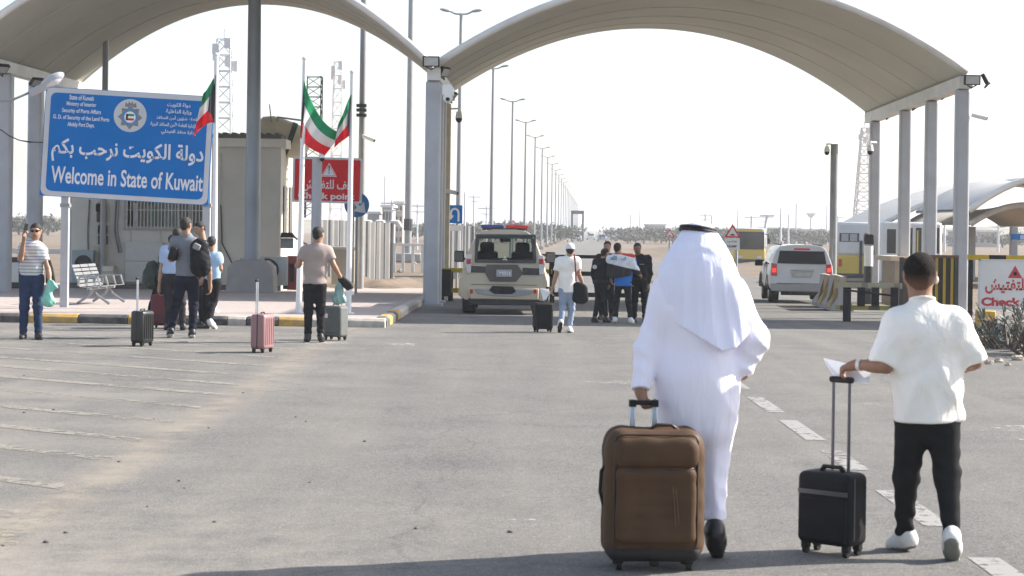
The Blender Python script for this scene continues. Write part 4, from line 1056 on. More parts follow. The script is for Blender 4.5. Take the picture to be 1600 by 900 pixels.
# antenna post above the blue sign
t, X = simple_pole('antenna_post', 'grey post with white antenna boxes rising above the blue sign', 160, 440, -40, 60.45, .10, .09, M_GREYM, 'post')
q = MB(); pbox(q, 152, -12, 166, 9, 60.0, .3); pbox(q, 155, 9, 171, 24, 60.05, .3); q.build('antenna_box', M_WHITE, t, bevel=.04)
q = MB(); q.prism([(at(160, 33, 60.2).x, at(160, 33, 60.2).z), (at(171, 34, 60.2).x, at(171, 34, 60.2).z), (at(171, 17, 60.2).x, at(171, 17, 60.2).z), (at(158, 20, 60.2).x, at(158, 20, 60.2).z)], 60.1, 60.35); q.build('bracket', mat('bracket_grey', (.35, .35, .36), .5), t)
q = MB(); q.cyl(at(137, 25.5, 60.2), at(157, 29, 60.2), .03, n=6); q.build('rod', M_STEELW, t); q = MB(); q.cyl(at(173, 30, 60.2), at(198, 27, 60.2), .03, n=6); q.build('rod', M_STEELW, t); q = MB(); q.cyl(at(155.5, 30, 60.2), at(155.5, 66, 60.2), .012, n=6); q.build('wire', M_WHITE, t)

# grey street lamp reaching in from the left
t = thing('cobra_lamp', 'grey street lamp head on a bent arm above the left corner of the blue sign', 'street lamp', (0, 0, 0))
LY = 38.6
X = at(-38, 300, LY).x
q = MB(); q.cyl((X, LY, zg(LY) + .13), (X, LY, at(-38, 150, LY).z), .09, .075, 10); q.build('pole', M_STEEL, t, smooth='auto')
q = MB(); q.tube([at(-38, 160, LY), at(16, 157.5, LY), at(50, 143, LY)], .025, 8); q.build('arm', M_GREYM, t, smooth=True)
q = MB(); a, b = at(47, 146, LY), at(74, 133, LY); q.cyl(a, b, .075, .085, 10); q.build('spigot', M_STEEL, t, smooth='auto')
q = MB(); d = (at(98, 117, LY) - at(62, 138, LY)).normalized(); rt = Matrix.Rotation(-math.atan2(d.z, d.x), 3, 'Y'); q.ball(at(82, 125, LY), (.27, .17, .11), 14, 8, rt); q.build('lamp_head', M_STEEL, t, smooth=True)
q = MB(); q.ball(at(83, 127.5, LY - .02), (.2, .14, .09), 12, 6, rt); q.build('glass', mat('lamp_lens', (.6, .62, .66), .1), t, smooth=True)
t = thing('hanging_cable', 'black cable sagging from the left edge to the blue sign', 'cable', (0, 0, 0))
q = MB(); q.tube([at(-38, 195, LY), at(2, 203, LY), at(14, 212, LY), at(30, 219, LY), at(48, 222, LY), at(67, 222.5, SY)], .012, 5); q.build('cable', M_BLACK, t)

# ------------------------------------------------------------------ flagpoles and flags
M_POLE = mat('flagpole_white', (0.74, 0.74, 0.74), 0.35, 0, .03, 2)
def flagpole(label, px0, py0, px1, py1, y):
    t = thing('flagpole', label, 'flagpole', (0, 0, 0), 0, 'white flagpoles along the pavement edge')
    a = Vector((at(px0, py0, y).x, y, zg(y) + .13)); b = at(px1, py1, y)
    q = MB(); q.cyl(a, b, .062, .042, 12); q.build('shaft', M_POLE, t, smooth='auto')
    q = MB(); q.ball(b + Vector((0, 0, .03)), (.055, .055, .045)); q.build('finial', M_POLE, t, smooth=True)
    q = MB(); q.cyl(a - Vector((0, 0, .01)), a + Vector((0, 0, .05)), .12, n=12); q.build('base_flange', M_POLE, t)
    return t
PFY = 38.6
flagpole('white flagpole right of the blue sign holding the Kuwaiti flag over it', 334, 480, 338, 88, PFY)
flagpole('middle white flagpole in front of the red sign, with the large swirling flag', 466.5, 490, 476, 94, PFY)
flagpole('right-hand white flagpole in front of the red sign, beside the round blue sign', 544, 490, 550.5, 115, PFY)
def flag(label, corners, y, amp, nwave, seed, hoist=0.30, depth=0.35):
    """cloth flag: corners are pixels hoist-top, hoist-bottom, fly-top, fly-bottom, with mid control pixels for the top and bottom edges"""
    ht, hb, ft, fb, mt, mb_ = corners
    n_, k = 40, 24; rnd = random.Random(seed); ph = rnd.random() * 6
    vs, fs, mi = [], [], []
    def bez(p, c, q_, t): return ((1 - t) ** 2 * p[0] + 2 * t * (1 - t) * c[0] + t * t * q_[0], (1 - t) ** 2 * p[1] + 2 * t * (1 - t) * c[1] + t * t * q_[1])
    for j in range(k + 1):
        for i in range(n_ + 1):
            u_, v_ = i / n_, j / k
            a, b = bez(ht, mt, ft, u_), bez(hb, mb_, fb, u_)
            px, py = a[0] + (b[0] - a[0]) * v_, a[1] + (b[1] - a[1]) * v_
            wv = math.sin(u_ * nwave * 6.283 + v_ * 2.2 + ph) * amp * min(1, u_ * 3) + math.sin(u_ * nwave * 11 + v_ * 4 + ph * 2) * amp * .3 * u_
            p = at(px + wv * 6, py, y + wv * 1.6 + depth * u_ * .3); vs.append(p)
    for j in range(k):
        for i in range(n_):
            a = j * (n_ + 1) + i; fs.append((a, a + 1, a + n_ + 2, a + n_ + 1))
            u_, v_ = (i + .5) / n_, (j + .5) / k
            inb = u_ < hoist * (1 if 1 / 3 < v_ < 2 / 3 else (v_ * 3 if v_ <= 1 / 3 else (1 - v_) * 3))
            mi.append(3 if inb else (0 if v_ < 1 / 3 else 1 if v_ < 2 / 3 else 2))
    me = bpy.data.meshes.new('flag'); me.from_pydata(vs, [], fs)
    for m in (M_FG, M_FW, M_FR, M_FB): me.materials.append(m)
    me.polygons.foreach_set('material_index', mi); me.polygons.foreach_set('use_smooth', [True] * len(fs))
    o = bpy.data.objects.new('flag', me); COL.objects.link(o)
    md = o.modifiers.new('thickness', 'SOLIDIFY'); md.thickness = .006
    return tag(o, label, 'flag', 'Kuwaiti flags on the white poles')
for m in (M_FG, M_FW, M_FR):
    m.node_tree.nodes['Principled BSDF'].inputs['Subsurface Weight'].default_value = 0.0
    # thin cloth lets some light through
    n, l = m.node_tree.nodes, m.node_tree.links
    tr = n.new('ShaderNodeBsdfTranslucent'); ms = n.new('ShaderNodeMixShader'); ms.inputs[0].default_value = .4
    b = n['Principled BSDF']; src = b.inputs['Base Color'].links[0].from_socket
    l.new(src, tr.inputs['Color']); l.new(b.outputs[0], ms.inputs[1]); l.new(tr.outputs[0], ms.inputs[2]); l.new(ms.outputs[0], n['Material Output'].inputs['Surface'])
flag('limp Kuwaiti flag drooping in front of the right end of the blue sign', ((336.5, 116), (335, 192), (318, 146), (302, 214), (330, 132), (322, 188)), PFY - .06, .05, 1.3, 1, .42)
flag('largest Kuwaiti flag swirling to the right on the middle flagpole', ((475, 124), (469, 214), (534, 208), (508, 243), (494, 196), (478, 232)), PFY - .07, .09, 1.6, 5, .10)
flag('Kuwaiti flag folded against the rightmost flagpole', ((549, 146), (546, 212), (528, 196), (522, 231), (538, 172), (534, 220)), PFY - .06, .05, 1.2, 9, .2)
# ------------------------------------------------------------------ lattice masts, far poles, towers
def lattice(label, px, py_top, y, w0, w1, m, z_base=None, boxes=True, arms=0):
    t = thing('lattice_mast', label, 'mast', (0, 0, 0))
    X = at(px, 340, y).x; z0 = zg(y) if z_base is None else z_base; z1 = at(px, py_top, y).z; nseg = 14
    q = MB(); r = w0 * .05
    def cor(k, f): w = (w0 + (w1 - w0) * f) / 2; sx, sy = ((-1, -1), (1, -1), (1, 1), (-1, 1))[k]; return Vector((X + sx * w, y + sy * w, z0 + (z1 - z0) * f))
    for k in range(4):
        q.cyl(cor(k, 0), cor(k, 1), r, r * .7, 5)
        for s in range(nseg):
            f0, f1 = s / nseg, (s + 1) / nseg
            q.cyl(cor(k, f0), cor((k + 1) % 4, f1), r * .55, n=4); q.cyl(cor(k, f1), cor((k + 1) % 4, f1), r * .55, n=4)
    q.build('lattice', m, t)
    if boxes:
        for k in range(5):
            q = MB(); a = k * 1.3; f = .88 + .025 * k; p = Vector((X + math.cos(a) * w1 * .8, y + math.sin(a) * w1 * .8, z0 + (z1 - z0) * f)); q.box(p, (w1 * .5, w1 * .5, (z1 - z0) * .045)); q.build('antenna', m, t)
        q = MB(); q.cyl((X, y, z1), (X, y, z1 + (z1 - z0) * .05), r * .6, n=5); q.build('rod', m, t)
    return t
M_MAST = mat('mast_grey', (0.62, 0.63, 0.65), 0.6, .0); M_MASTR = mat('mast_pale', (0.68, 0.64, 0.63), 0.6, 0); M_PALE = mat('hazed_pale', (.74, .74, .74), .8)  # lightened: fading by haze is painted into the far masts, poles and tower
lattice('tall lattice mast with antennas behind the Kuwaiti flag by the blue sign', 347, 62, 150, 1.9, 1.0, M_MAST)
lattice('pale slim lattice mast seen between the two flags on the right', 525, 97, 230, 1.6, .9, M_MASTR)
lattice('small dark lattice ladder mast right behind the middle flagpole', 488, 120, 62.8, 1.0 * .5, .5, M_DARK, at(488, 235, 62.8).z - 2.2, False)
lattice('faint lattice mast far behind the right canopy columns', 1349, 200, 230, 2.6, .7, M_MASTR)

def far_pole(px, py_top, y, label, cross=True, r=.12):
    t = thing('power_pole', label, 'pole', on(at(px, 350, y).x, y), 0, 'thin poles on the horizon')
    h = at(px, py_top, y).z - zg(y)
    q = MB(); q.cyl((0, 0, 0), (0, 0, h), r, r * .7, 6); q.build('shaft', M_MAST, t)
    if cross: q = MB(); q.box((0, 0, h - .3), (2.2, .12, .14)); q.box((0, 0, h - 1.0), (1.6, .12, .12)); q.build('crossarm', M_MAST, t)
for i, (px, pt, y, cr) in enumerate(((612, 313, 190, 1), (652, 318, 230, 1), (601, 275, 330, 0), (726, 300, 300, 0), (740, 305, 320, 1), (760, 322, 240, 1), (985, 335, 400, 0), (1000, 325, 420, 0), (1102, 334, 330, 1), (1112, 338, 360, 0), (1153, 327, 400, 0), (1174, 337, 300, 1), (1197, 336, 280, 1), (1220, 325, 330, 0), (1232, 335, 350, 0), (1244, 318, 380, 0), (1292, 318, 420, 0), (1309, 337, 300, 1), (1469, 345, 260, 0), (1476, 330, 300, 1), (1515, 350, 280, 0), (1560, 352, 300, 1))):
    far_pole(px, pt, y, 'thin pole far off on the hazy horizon', bool(cr), .13 if y < 300 else .2)
t = thing('leaning_pole', 'thin leaning pole beside the bus roof on the horizon', 'pole', (0, 0, 0)); q = MB(); q.cyl(at(1195, 358, 170), at(1199, 336, 170), .12, n=6); q.build('shaft', M_MAST, t); q = MB(); q.box(at(1199, 337, 170), (1.3, .1, .12)); q.build('crossarm', M_MAST, t)
t = thing('water_tower', 'far mushroom-topped water tower on the right horizon', 'tower', (0, 0, 0)); X, y = at(1267, 350, 520).x, 520; z1 = at(1267, 336, y).z
q = MB(); q.cyl((X, y, -1), (X, y, z1), .4, .3, 10); q.build('shaft', M_PALE, t); q = MB(); q.cyl((X, y, z1 - .6), (X, y, z1 + .5), .6, 1.5, 14); q.build('tank', M_PALE, t)
# road gantry far down the road
t = thing('road_gantry', 'dark steel gantry over the road far in the haze', 'gantry', (0, 0, 0)); y = 430
a, b = at(894, 331, y), at(911, 331, y)
q = MB(); q.b2((a.x, y, a.z - .5), (b.x, y + .5, a.z + .3)); q.build('beam', M_DARK, t)
for p in (a, b): q = MB(); q.b2((p.x - .22, y, -1.1), (p.x + .22, y + .45, a.z + .3)); q.build('leg', M_DARK, t)

# ------------------------------------------------------------------ fences on the left
M_CORR = mat('corrugated_grey', (0.19, 0.193, 0.196), 0.6, .15, .12, .8, dust=.25)
def corr_fence(label, x0, x1, y0, y1, pt, pb, n=40):
    """corrugated sheet fence from one point to another; tops at pixel rows pt"""
    t = thing('sheet_fence', label, 'fence', (0, 0, 0))
    a = Vector((at(x0, 350, y0).x, y0)); b = Vector((at(x1, 350, y1).x, y1)); d = (b - a); nrm = Vector((-d.y, d.x)).normalized()
    za, zb_ = at(x0, pt[0], y0).z, at(x1, pt[1], y1).z
    mb = MB(); 
    for i in range(n + 1):
        f = i / n; off = .05 * (1 if (i // 2) % 2 else -1)
        for th in (0, .03):
            p = a + d * f + nrm * (off + th); z1 = za + (zb_ - za) * f; mb.v += [(p.x, p.y, zg(p.y) - .05), (p.x, p.y, z1)]
    for i in range(n): k = i * 4; mb.f += [(k, k + 4, k + 5, k + 1), (k + 2, k + 3, k + 7, k + 6), (k + 1, k + 5, k + 7, k + 3)]; mb.m += [0, 0, 0]
    mb.build('sheets', M_CORR, t)
    for k in range(0, 9):
        p = a + d * k / 8; z1 = za + (zb_ - za) * k / 8; q = MB(); q.box((p.x, p.y - .1, (z1 + zg(p.y)) / 2), (.1, .1, z1 - zg(p.y))); q.build('post', M_GREYM, t)
    return t
corr_fence('grey corrugated sheet fence right of the red check point sign', 500, 614, 76, 84, (343, 348), 0, 56)
corr_fence('grey corrugated fence seen behind the U-turn sign', 700, 740, 100, 104, (352, 353), 0, 20)
# pale pipe hoops over the fence
t = thing('pipe_hoops', 'pale curved pipe hoops standing above the corrugated fence', 'pipework', (0, 0, 0))
for px, y in ((575, 86), (595, 86), (618, 88)): q = MB(); q.tube([at(px - 12, 352, y), at(px - 6, 347, y), at(px + 3, 347, y), at(px + 9, 356, y)], .1, 6); q.build('hoop', M_STEELW, t)
t = thing('low_rail', 'low pale rail running across the sand behind the light mast', 'barrier', (0, 0, 0)); q = MB(); q.b2((at(613, 380, 110).x, 110, at(613, 384, 110).z), (at(662, 380, 110).x, 110.3, at(613, 380, 110).z)); q.build('rail', M_STEELW, t)
for px in (616, 630, 645, 660): q = MB(); c = at(px, 384, 110); q.b2((c.x - .08, 110.05, zg(110)), (c.x + .08, 110.25, c.z)); q.build('post', M_STEELW, t)
t = thing('low_rail', 'low pale rail behind the man taking a selfie', 'barrier', (0, 0, 0)); q = MB(); y = 66; q.b2((at(-60, 390, y).x, y, at(10, 396, y).z), (at(108, 390, y).x, y + .2, at(10, 388, y).z)); q.build('rail', M_STEELW, t)
for px in (12, 50, 100): q = MB(); c = at(px, 396, y); q.b2((c.x - .06, y + .02, zg(y)), (c.x + .06, y + .18, c.z)); q.build('post', M_STEELW, t)
t = thing('planter_block', 'dark gate cabinet with a pale panel behind the man taking a selfie', 'cabinet', (0, 0, 0)); y = 56
q = MB(); pbox(q, 8, 402, 34, 451, y, .5); q.build('casing', M_DARK, t, bevel=.02); q = MB(); pbox(q, 18, 410, 29, 441, y - .02, .015); q.build('panel', M_STEELW, t)

t = thing('cream_cabinet', 'cream roadside cabinet right of the man in the beige polo shirt', 'cabinet', (0, 0, 0)); y = 61
q = MB(); pbox(q, 518, 388, 554, 444, y, .8); q.build('casing', mat('cream_casing', (.50, .43, .32), .7, 0, .06, 2, dust=.2), t, bevel=.02); q = MB(); pbox(q, 516.5, 386, 555.5, 390, y - .05, .9); q.build('lid', M_TRIM, t)
# far buildings in the haze at the left
M_FB_ = mat('far_building', (0.36, 0.34, 0.32), .85, 0, .1, .2)
def far_building(px0, py0, px1, y, label, nw=4, storeys=2):
    t = thing('far_building', label, 'building', (0, 0, 0)); x0, x1 = at(px0, 350, y).x, at(px1, 350, y).x; z1 = at(px0, py0, y).z; z0 = zg(y) - .3
    q = MB(); q.b2((x0, y, z0), (x1, y + 12, z1)); q.build('wall', M_FB_, t)
    q = MB(); q.b2((x0 - .3, y - .3, z1), (x1 + .3, y + 12.3, z1 + .4)); q.build('roof', M_STEELW, t)
    for s in range(storeys):
        for k in range(nw):
            q = MB(); cx = x0 + (x1 - x0) * (k + .5) / nw; cz = z0 + (z1 - z0) * (s + .55) / storeys; q.box((cx, y - .02, cz), ((x1 - x0) / nw * .5, .06, (z1 - z0) / storeys * .4)); q.build('window', M_DARK, t)
far_building(597, 324, 612, 300, 'grey two-storey block on the horizon right of the blue arrow sign', 3, 2)
far_building(617, 318, 629, 310, 'tall narrow far building beside the light mast', 2, 4)
far_building(574, 334, 592, 320, 'low grey building with roof gear on the left horizon', 4, 1)
far_building(1012, 352, 1040, 500, 'long low pale shed far off right of the road', 5, 1)
far_building(1196, 358, 1250, 420, 'long low pale warehouse on the right horizon', 7, 1)
far_building(1251, 360, 1290, 440, 'second low pale warehouse beside the camera pole', 5, 1)
far_building(1500, 362, 1560, 420, 'low pale shed beyond the far right canopies', 6, 1)

# ------------------------------------------------------------------ the gate across the lane
t = thing('lane_gate', 'black swing gate with yellow striped bars closed across the lane behind the police car', 'gate', (0, 0, 0))
gy = 56.0
def gbar(x0, x1, py, th, m): q = MB(); a, b = at(x0, py, gy), at(x1, py, gy); q.b2((a.x, gy, a.z - th / 2), (b.x, gy + .09, a.z + th / 2)); return q.build('bar', m, t, bevel=.01)
M_YB2 = stripe_mat('yellow_black_bar', (0.58, 0.45, 0.02), (0.02, 0.02, 0.02), .42, 'X', .55, .5)
gbar(692, 863, 422, .13, M_YB2); gbar(692, 863, 453.5, .13, M_YB2)
gbar(863, 1012, 427, .13, M_BLACK); gbar(863, 1012, 400.5, .1, M_BLACK); gbar(863, 1012, 460, .13, M_BLACK)
for px in (690, 704, 863, 1012):
    c = at(px, 440, gy); q = MB(); q.b2((c.x - .07, gy + .1, zg(gy)), (c.x + .07, gy + .24, at(px, 398 if px > 800 else 420, gy).z)); q.build('post', M_BLACK, t, bevel=.01)
q = MB(); pbox(q, 688, 421, 705, 463, gy - .35, .3); q.build('motor_box', M_BLACK, t, bevel=.03)
q = MB()
for (x0, y0, x1, y1) in ((847, 397, 861, 400), (847, 397, 850, 432), (858, 397, 861, 432), (847, 429, 861, 432)): pbox(q, x0, y0, x1, y1, gy - .16, .08)
q.build('latch_frame', M_BLACK, t)

# ------------------------------------------------------------------ right side: rail fence, concrete barriers, signal, far canopies
t = thing('rail_fence', 'low fence of black posts and striped rails before the right canopy columns', 'fence', (0, 0, 0)); fy = 42.4
M_CR = stripe_mat('cream_black_rail', (0.46, 0.42, 0.28), (0.30, 0.27, 0.2), 1.4, 'X', .8, .7); M_GR = stripe_mat('green_yellow_rail', (0.40, 0.40, 0.10), (0.16, 0.15, 0.1), 1.6, 'X', .6, .7)
for py0, py1, m in ((441, 450, M_CR), (477, 484, M_GR)):
    a = at(1306, (py0 + py1) / 2, fy); b = at(1410, (py0 + py1) / 2, fy); q = MB(); q.b2((a.x, fy, a.z - (py1 - py0) * fy / F / 2), (b.x, fy + .06, a.z + (py1 - py0) * fy / F / 2)); q.build('rail', m, t)
for px, pb in ((1323, 502), (1345, 480), (1367, 480), (1397, 500)):
    c = at(px, 470, fy); w = .085; q = MB(); q.b2((c.x - w, fy - .07, zg(fy) if pb > 490 else at(px, 478, fy).z), (c.x + w, fy + .0, at(px, 449, fy).z)); q.build('post', M_BLACK, t, bevel=.01)
q = MB(); a = at(1320, 453, fy - .1); b = at(1395, 462, fy - .1); q.cyl(a, b, .025, n=6); q.build('chain', M_BLACK, t)
M_JB = mat('barrier_concrete', (0.36, 0.36, 0.37), .85, 0, .12, 2, .15, dust=.3); M_JY = mat('barrier_yellow', (0.40, 0.29, 0.12), .8, 0, .2, 4, dust=.6)
for i, (px, py, y, lab) in enumerate(((1299, 476, 54.0, 'concrete road barrier with worn yellow bands nearest the white SUV'), (1316, 482, 50.5, 'concrete road barrier with a worn yellow edge behind the rail fence'))):
    X = at(px, 450, y).x; z = zg(y); t = thing('road_barrier', lab, 'barrier', (X, y, z), R(-4), 'concrete road barriers by the right lane')
    pr = [(-.32, 0), (.32, 0), (.32, .1), (.12, .38), (.09, .92), (-.09, .92), (-.12, .38), (-.32, .1)]
    q = MB(); q.prism(pr, 0, 2.6); q.build('block', M_JB, t, bevel=.02)
    q = MB(); q.prism([(a * 1.02, b) for a, b in [(-.325, .1), (-.30, .1), (-.12, .40), (-.07, .93), (-.09, .93), (-.125, .385)]], -.004, 1.2)
    q.prism([(.095, .925), (.125, .385), (.32, .105), (.2, .1), (.04, .4), (.03, .925)], -.006, .0); q.build('paint_band', M_JY, t)
t = thing('traffic_signal', 'black traffic signal housing on the farthest right canopy column', 'traffic light', (0, 0, 0)); y = 61.6
q = MB(); pbox(q, 1352, 366, 1366, 382, y, .3); pbox(q, 1353, 383, 1367, 398, y, .3); q.build('housing', M_BLACK, t, bevel=.03)
q = MB()
for px, py in ((1357, 374), (1358, 391)): c = at(px, py, y - .1); q.cyl(c, c + Vector((0, .12, 0)), .14, .12, 12)
q.build('visor', M_BLACK, t)
t = thing('bollard_pipe', 'upright white and black pipe standing beside the farthest right column', 'bollard', (0, 0, 0)); y = 60.4
X = at(1357, 420, y).x; q = MB(); q.cyl((X, y, at(1357, 416, y).z), (X, y, at(1357, 384, y).z), .14, n=14); q.build('white_top', M_WHITE, t, smooth='auto'); q = MB(); q.cyl((X, y, zg(y)), (X, y, at(1357, 416, y).z), .15, n=14); q.build('dark_base', M_DARK, t, smooth='auto')

M_FCAN = mat('far_canopy', (0.42, 0.415, 0.40), .8, 0, .06, .4); M_FCAN2 = mat('far_canopy_tan', (0.50, 0.44, 0.35), .8, 0, .06, .4)
def far_arch(label, x0, x1, y0, y1, zs, rise, m, cols):
    t = thing('far_canopy', label, 'canopy', (0, 0, 0)); mb = MB(); n_, k = 20, 4
    for lay in (0, .15):
        for j in range(k + 1):
            for i in range(n_ + 1):
                u_ = 2 * i / n_ - 1; mb.v.append((x0 + (x1 - x0) * i / n_, y0 + (y1 - y0) * j / k, zs + rise * (1 - u_ * u_) - .25 * math.sin(math.pi * j / k) * (1 - u_ * u_) + lay))
    W = n_ + 1; Lr = W * (k + 1)
    for j in range(k):
        for i in range(n_): a = j * W + i; mb.f += [(a, a + W, a + W + 1, a + 1), (Lr + a, Lr + a + 1, Lr + a + W + 1, Lr + a + W)]; mb.m += [0, 0]
    for i in range(n_): mb.f += [(i, i + 1, Lr + i + 1, Lr + i), (k * W + i, Lr + k * W + i, Lr + k * W + i + 1, k * W + i + 1)]; mb.m += [0, 0]
    mb.build('roof_membrane', m, t, smooth='auto')
    e = MB(); e.tube([(x0 + (x1 - x0) * i / 20, y0 - .1, zs + rise * (1 - (i / 10 - 1) ** 2) + .05) for i in range(21)], .16, 6); e.build('edge_arch', M_STEELW, t, smooth=True)
    for X, y in cols: q = MB(); q.box((X, y, (zs + zg(y)) / 2), (.4, .4, zs - zg(y))); q.build('column', M_STEEL, t, bevel=.04)
ya = 92
a, b = at(1516, 330, ya), at(1385, 350, ya + 22)
far_arch('long white arched canopy beyond the right columns', at(1513, 335, ya).x, at(1790, 335, ya).x, ya, ya + 12, at(1513, 331, ya).z, 1.75, M_FCAN, [])
far_arch('wide pale arched canopy sweeping up behind the parked buses', at(1378, 345, 110).x, at(1900, 345, 110).x, 110, 124, at(1384, 352, 110).z, 2.75, M_FCAN, [(at(1390, 345, 112).x, 111), (at(1512, 345, 112).x, 111)])
far_arch('tan vaulted canopy roof on slim columns at the right edge', at(1516, 335, 96).x, at(1690, 335, 96).x, 96, 112, at(1516, 333, 96).z - .6, 1.0, M_FCAN2, [(at(1577, 350, 112).x, 111), (at(1690, 350, 100).x, 100), (at(1690, 350, 112).x, 111)])
t = thing('blue_fascia_sign', 'small blue illuminated fascia board under the tan canopy at the right edge', 'sign', (0, 0, 0)); q = MB(); pbox(q, 1582, 366, 1660, 375, 93, .3); q.build('board', M_BLUE, t); q = MB(); pbox(q, 1594, 367, 1600, 374, 92.95, .04); q.build('pale_panel', mat('sign_pale', (.35, .5, .75), .4), t)

# ------------------------------------------------------------------ bushes and trees
def leaf_mesh(n, rx, ry, rz, size, seed, clumps=10, c0=(0, 0, 0)):
    rnd = random.Random(seed); vs, fs = [], []
    cl = [(rnd.uniform(-1, 1), rnd.uniform(-1, 1), rnd.uniform(-.7, 1), rnd.uniform(.25, .55)) for _ in range(clumps)]
    for _ in range(n):
        c = rnd.choice(cl); d = Vector((rnd.gauss(0, 1), rnd.gauss(0, 1), rnd.gauss(0, 1))).normalized() * c[3] * rnd.uniform(.5, 1)
        p = Vector(((c[0] * .7 + d.x) * rx + c0[0], (c[1] * .7 + d.y) * ry + c0[1], (c[2] * .7 + d.z) * rz + c0[2]))
        a = Vector((rnd.gauss(0, 1), rnd.gauss(0, 1), rnd.gauss(0, .7))).normalized(); b = a.cross(Vector((rnd.gauss(0, 1), rnd.gauss(0, 1), rnd.gauss(0, 1)))).normalized(); s = size * rnd.uniform(.6, 1.3)
        o = len(vs); vs += [p - b * s * .3, p + a * s * .5 - b * s * .05, p + a * s, p + a * s * .5 + b * s * .3]; fs.append((o, o + 1, o + 2, o + 3))
    return vs, fs
M_LEAF = mat('leaf_grey_green', (0.10, 0.115, 0.09), .7, 0, .4, 3, dust=.35); M_TREE = mat('leaf_dull', (0.115, 0.12, 0.095), .85, 0, .35, .5); M_BARK = mat('bark', (0.13, 0.10, 0.075), .9, 0, .2, 4)
M_SUCC = mat('succulent', (0.155, 0.18, 0.165), .6, 0, .35, 3, dust=.3)
def rosette_bush(label, c, n, rad, hgt, seed):
    """spiky succulent: stems with long pointed leaves"""
    rnd = random.Random(seed); t = thing('bush', label, 'bush', c); q = MB(); L_ = MB()
    for k in range(n):
        a = rnd.random() * 6.283; r = rad * math.sqrt(rnd.random()); tip = Vector((r * math.cos(a), r * math.sin(a), hgt * rnd.uniform(.35, 1) * (1.1 - .5 * r / rad))); base = Vector((tip.x * .35, tip.y * .35, -.02))
        q.cyl(base, tip, .022, .014, 5)
        for i in range(15):
            b = rnd.random() * 6.283; el = rnd.uniform(-.2, 1.2); d = Vector((math.cos(b) * math.cos(el), math.sin(b) * math.cos(el), math.sin(el))); p0 = base.lerp(tip, rnd.uniform(.45, 1)); ln = rnd.uniform(.10, .2); w = d.cross(Vector((0, 0, 1)) if abs(d.z) < .9 else Vector((1, 0, 0))).normalized() * .022; up = d.cross(w).normalized() * .008
            L_.add([p0 - w * .5, p0 + d * ln * .45 - w, p0 + d * ln, p0 + d * ln * .45 + w, p0 + w * .5, p0 + d * ln * .45 + up], [(0, 1, 5), (1, 2, 5), (2, 3, 5), (3, 4, 5), (4, 0, 5)])
    q.build('stem', M_BARK, t); L_.build('leaves', M_SUCC, t); return t
rosette_bush('tallest grey spiky bush under the white check point board', gnd(1578, 545), 34, .95, .95, 3)
rosette_bush('grey spiky bush at the right edge of the picture', gnd(1622, 555), 30, .8, 1.0, 4)
rosette_bush('low grey spiky bush at the left foot of the check point board', gnd(1549, 540), 18, .5, .5, 5)
rosette_bush('tiny dry plant clump beside the bed edge behind the white T-shirt sleeve', gnd(1526, 536), 10, .28, .42, 6)
def far_tree(px, py_top, y, w, seed, label):
    rnd = random.Random(seed); c = on(at(px, 350, y).x, y); h = at(px, py_top, y).z - zg(y); t = thing('tree', label, 'tree', c, 0, 'hazy trees on the horizon')
    q = MB(); q.cyl((0, 0, 0), (0, 0, h * .5), h * .05, h * .03, 6)
    for k in range(3): a = k * 2.1 + rnd.random(); q.cyl((0, 0, h * .35), (math.cos(a) * w * .4, math.sin(a) * w * .4, h * .65), h * .025, h * .012, 5)
    q.build('trunk', M_BARK, t)
    vs, fs = leaf_mesh(900, w, w * .7, h * .40, h * .2, seed, 16, (0, 0, h * .5)); q = MB(); q.add(vs, fs); q.build('crown', M_TREE, t)
tr = random.Random(12)
for px in list(range(664, 700, 14)) + list(range(712, 870, 12)): far_tree(px + tr.uniform(-4, 4), 346 + tr.uniform(-3, 4), tr.uniform(330, 420), tr.uniform(4, 7), int(px), 'low hazy tree in the far line left of the road')
for px in range(985, 1320, 13): far_tree(px + tr.uniform(-5, 5), 354 + (px - 985) * .012 + tr.uniform(-3, 3), tr.uniform(360, 450), tr.uniform(5, 8), int(px), 'low hazy tree in the far line right of the road')
for px in range(1325, 1640, 22): far_tree(px + tr.uniform(-5, 5), 362 + tr.uniform(-2, 3), tr.uniform(380, 450), tr.uniform(5, 8), int(px), 'low hazy tree beyond the far right canopies')
for px in (10, 30, 55, 75): far_tree(px, 334 + tr.uniform(-3, 3), 380, 6, int(px), 'low hazy tree on the horizon at the left edge')

# rubble and stones on the sand
M_ROCK = mat('stone', (0.42, 0.35, 0.28), .9, 0, .2, 4, .3)
rk = random.Random(5)
def stone(name, px, py, s, label, m=M_ROCK, grp=None):
    vs = []; rnd = random.Random(int(px * 7 + py)); b = MB(); b.ball((0, 0, s * .3), (s, s * .8, s * .6), 9, 6)
    b.v = [tuple(Vector(v) * rnd.uniform(.8, 1.15)) for v in b.v]; o = b.build(name, m, None); o.location = gnd(px, py); return tag(o, label, 'stone', grp)
stone('boulder', 562, 428, .42, 'pale round boulder at the pavement end near the flagpole')
stone('boulder', 601, 402, .45, 'dark hollow rubble lump at the foot of the corrugated fence', mat('rubble', (.2, .16, .14), .9, 0, .4, 3))
for i, (px, py) in enumerate(((588, 416), (625, 425), (610, 440), (648, 412), (640, 442), (660, 402), (670, 447), (595, 434))): stone('stone', px, py, .16 + .05 * (i % 3), 'small pale stone lying on the sand beyond the pavement', M_ROCK, 'stones on the sand')
for i, (px, py) in enumerate(((1520, 558), (1560, 566), (1590, 563), (1575, 572), (1545, 569))): stone('stone', px, py, .05 + .02 * (i % 3), 'small stone on the gravel bed by the grey bushes', M_ROCK, 'stones in the gravel bed')
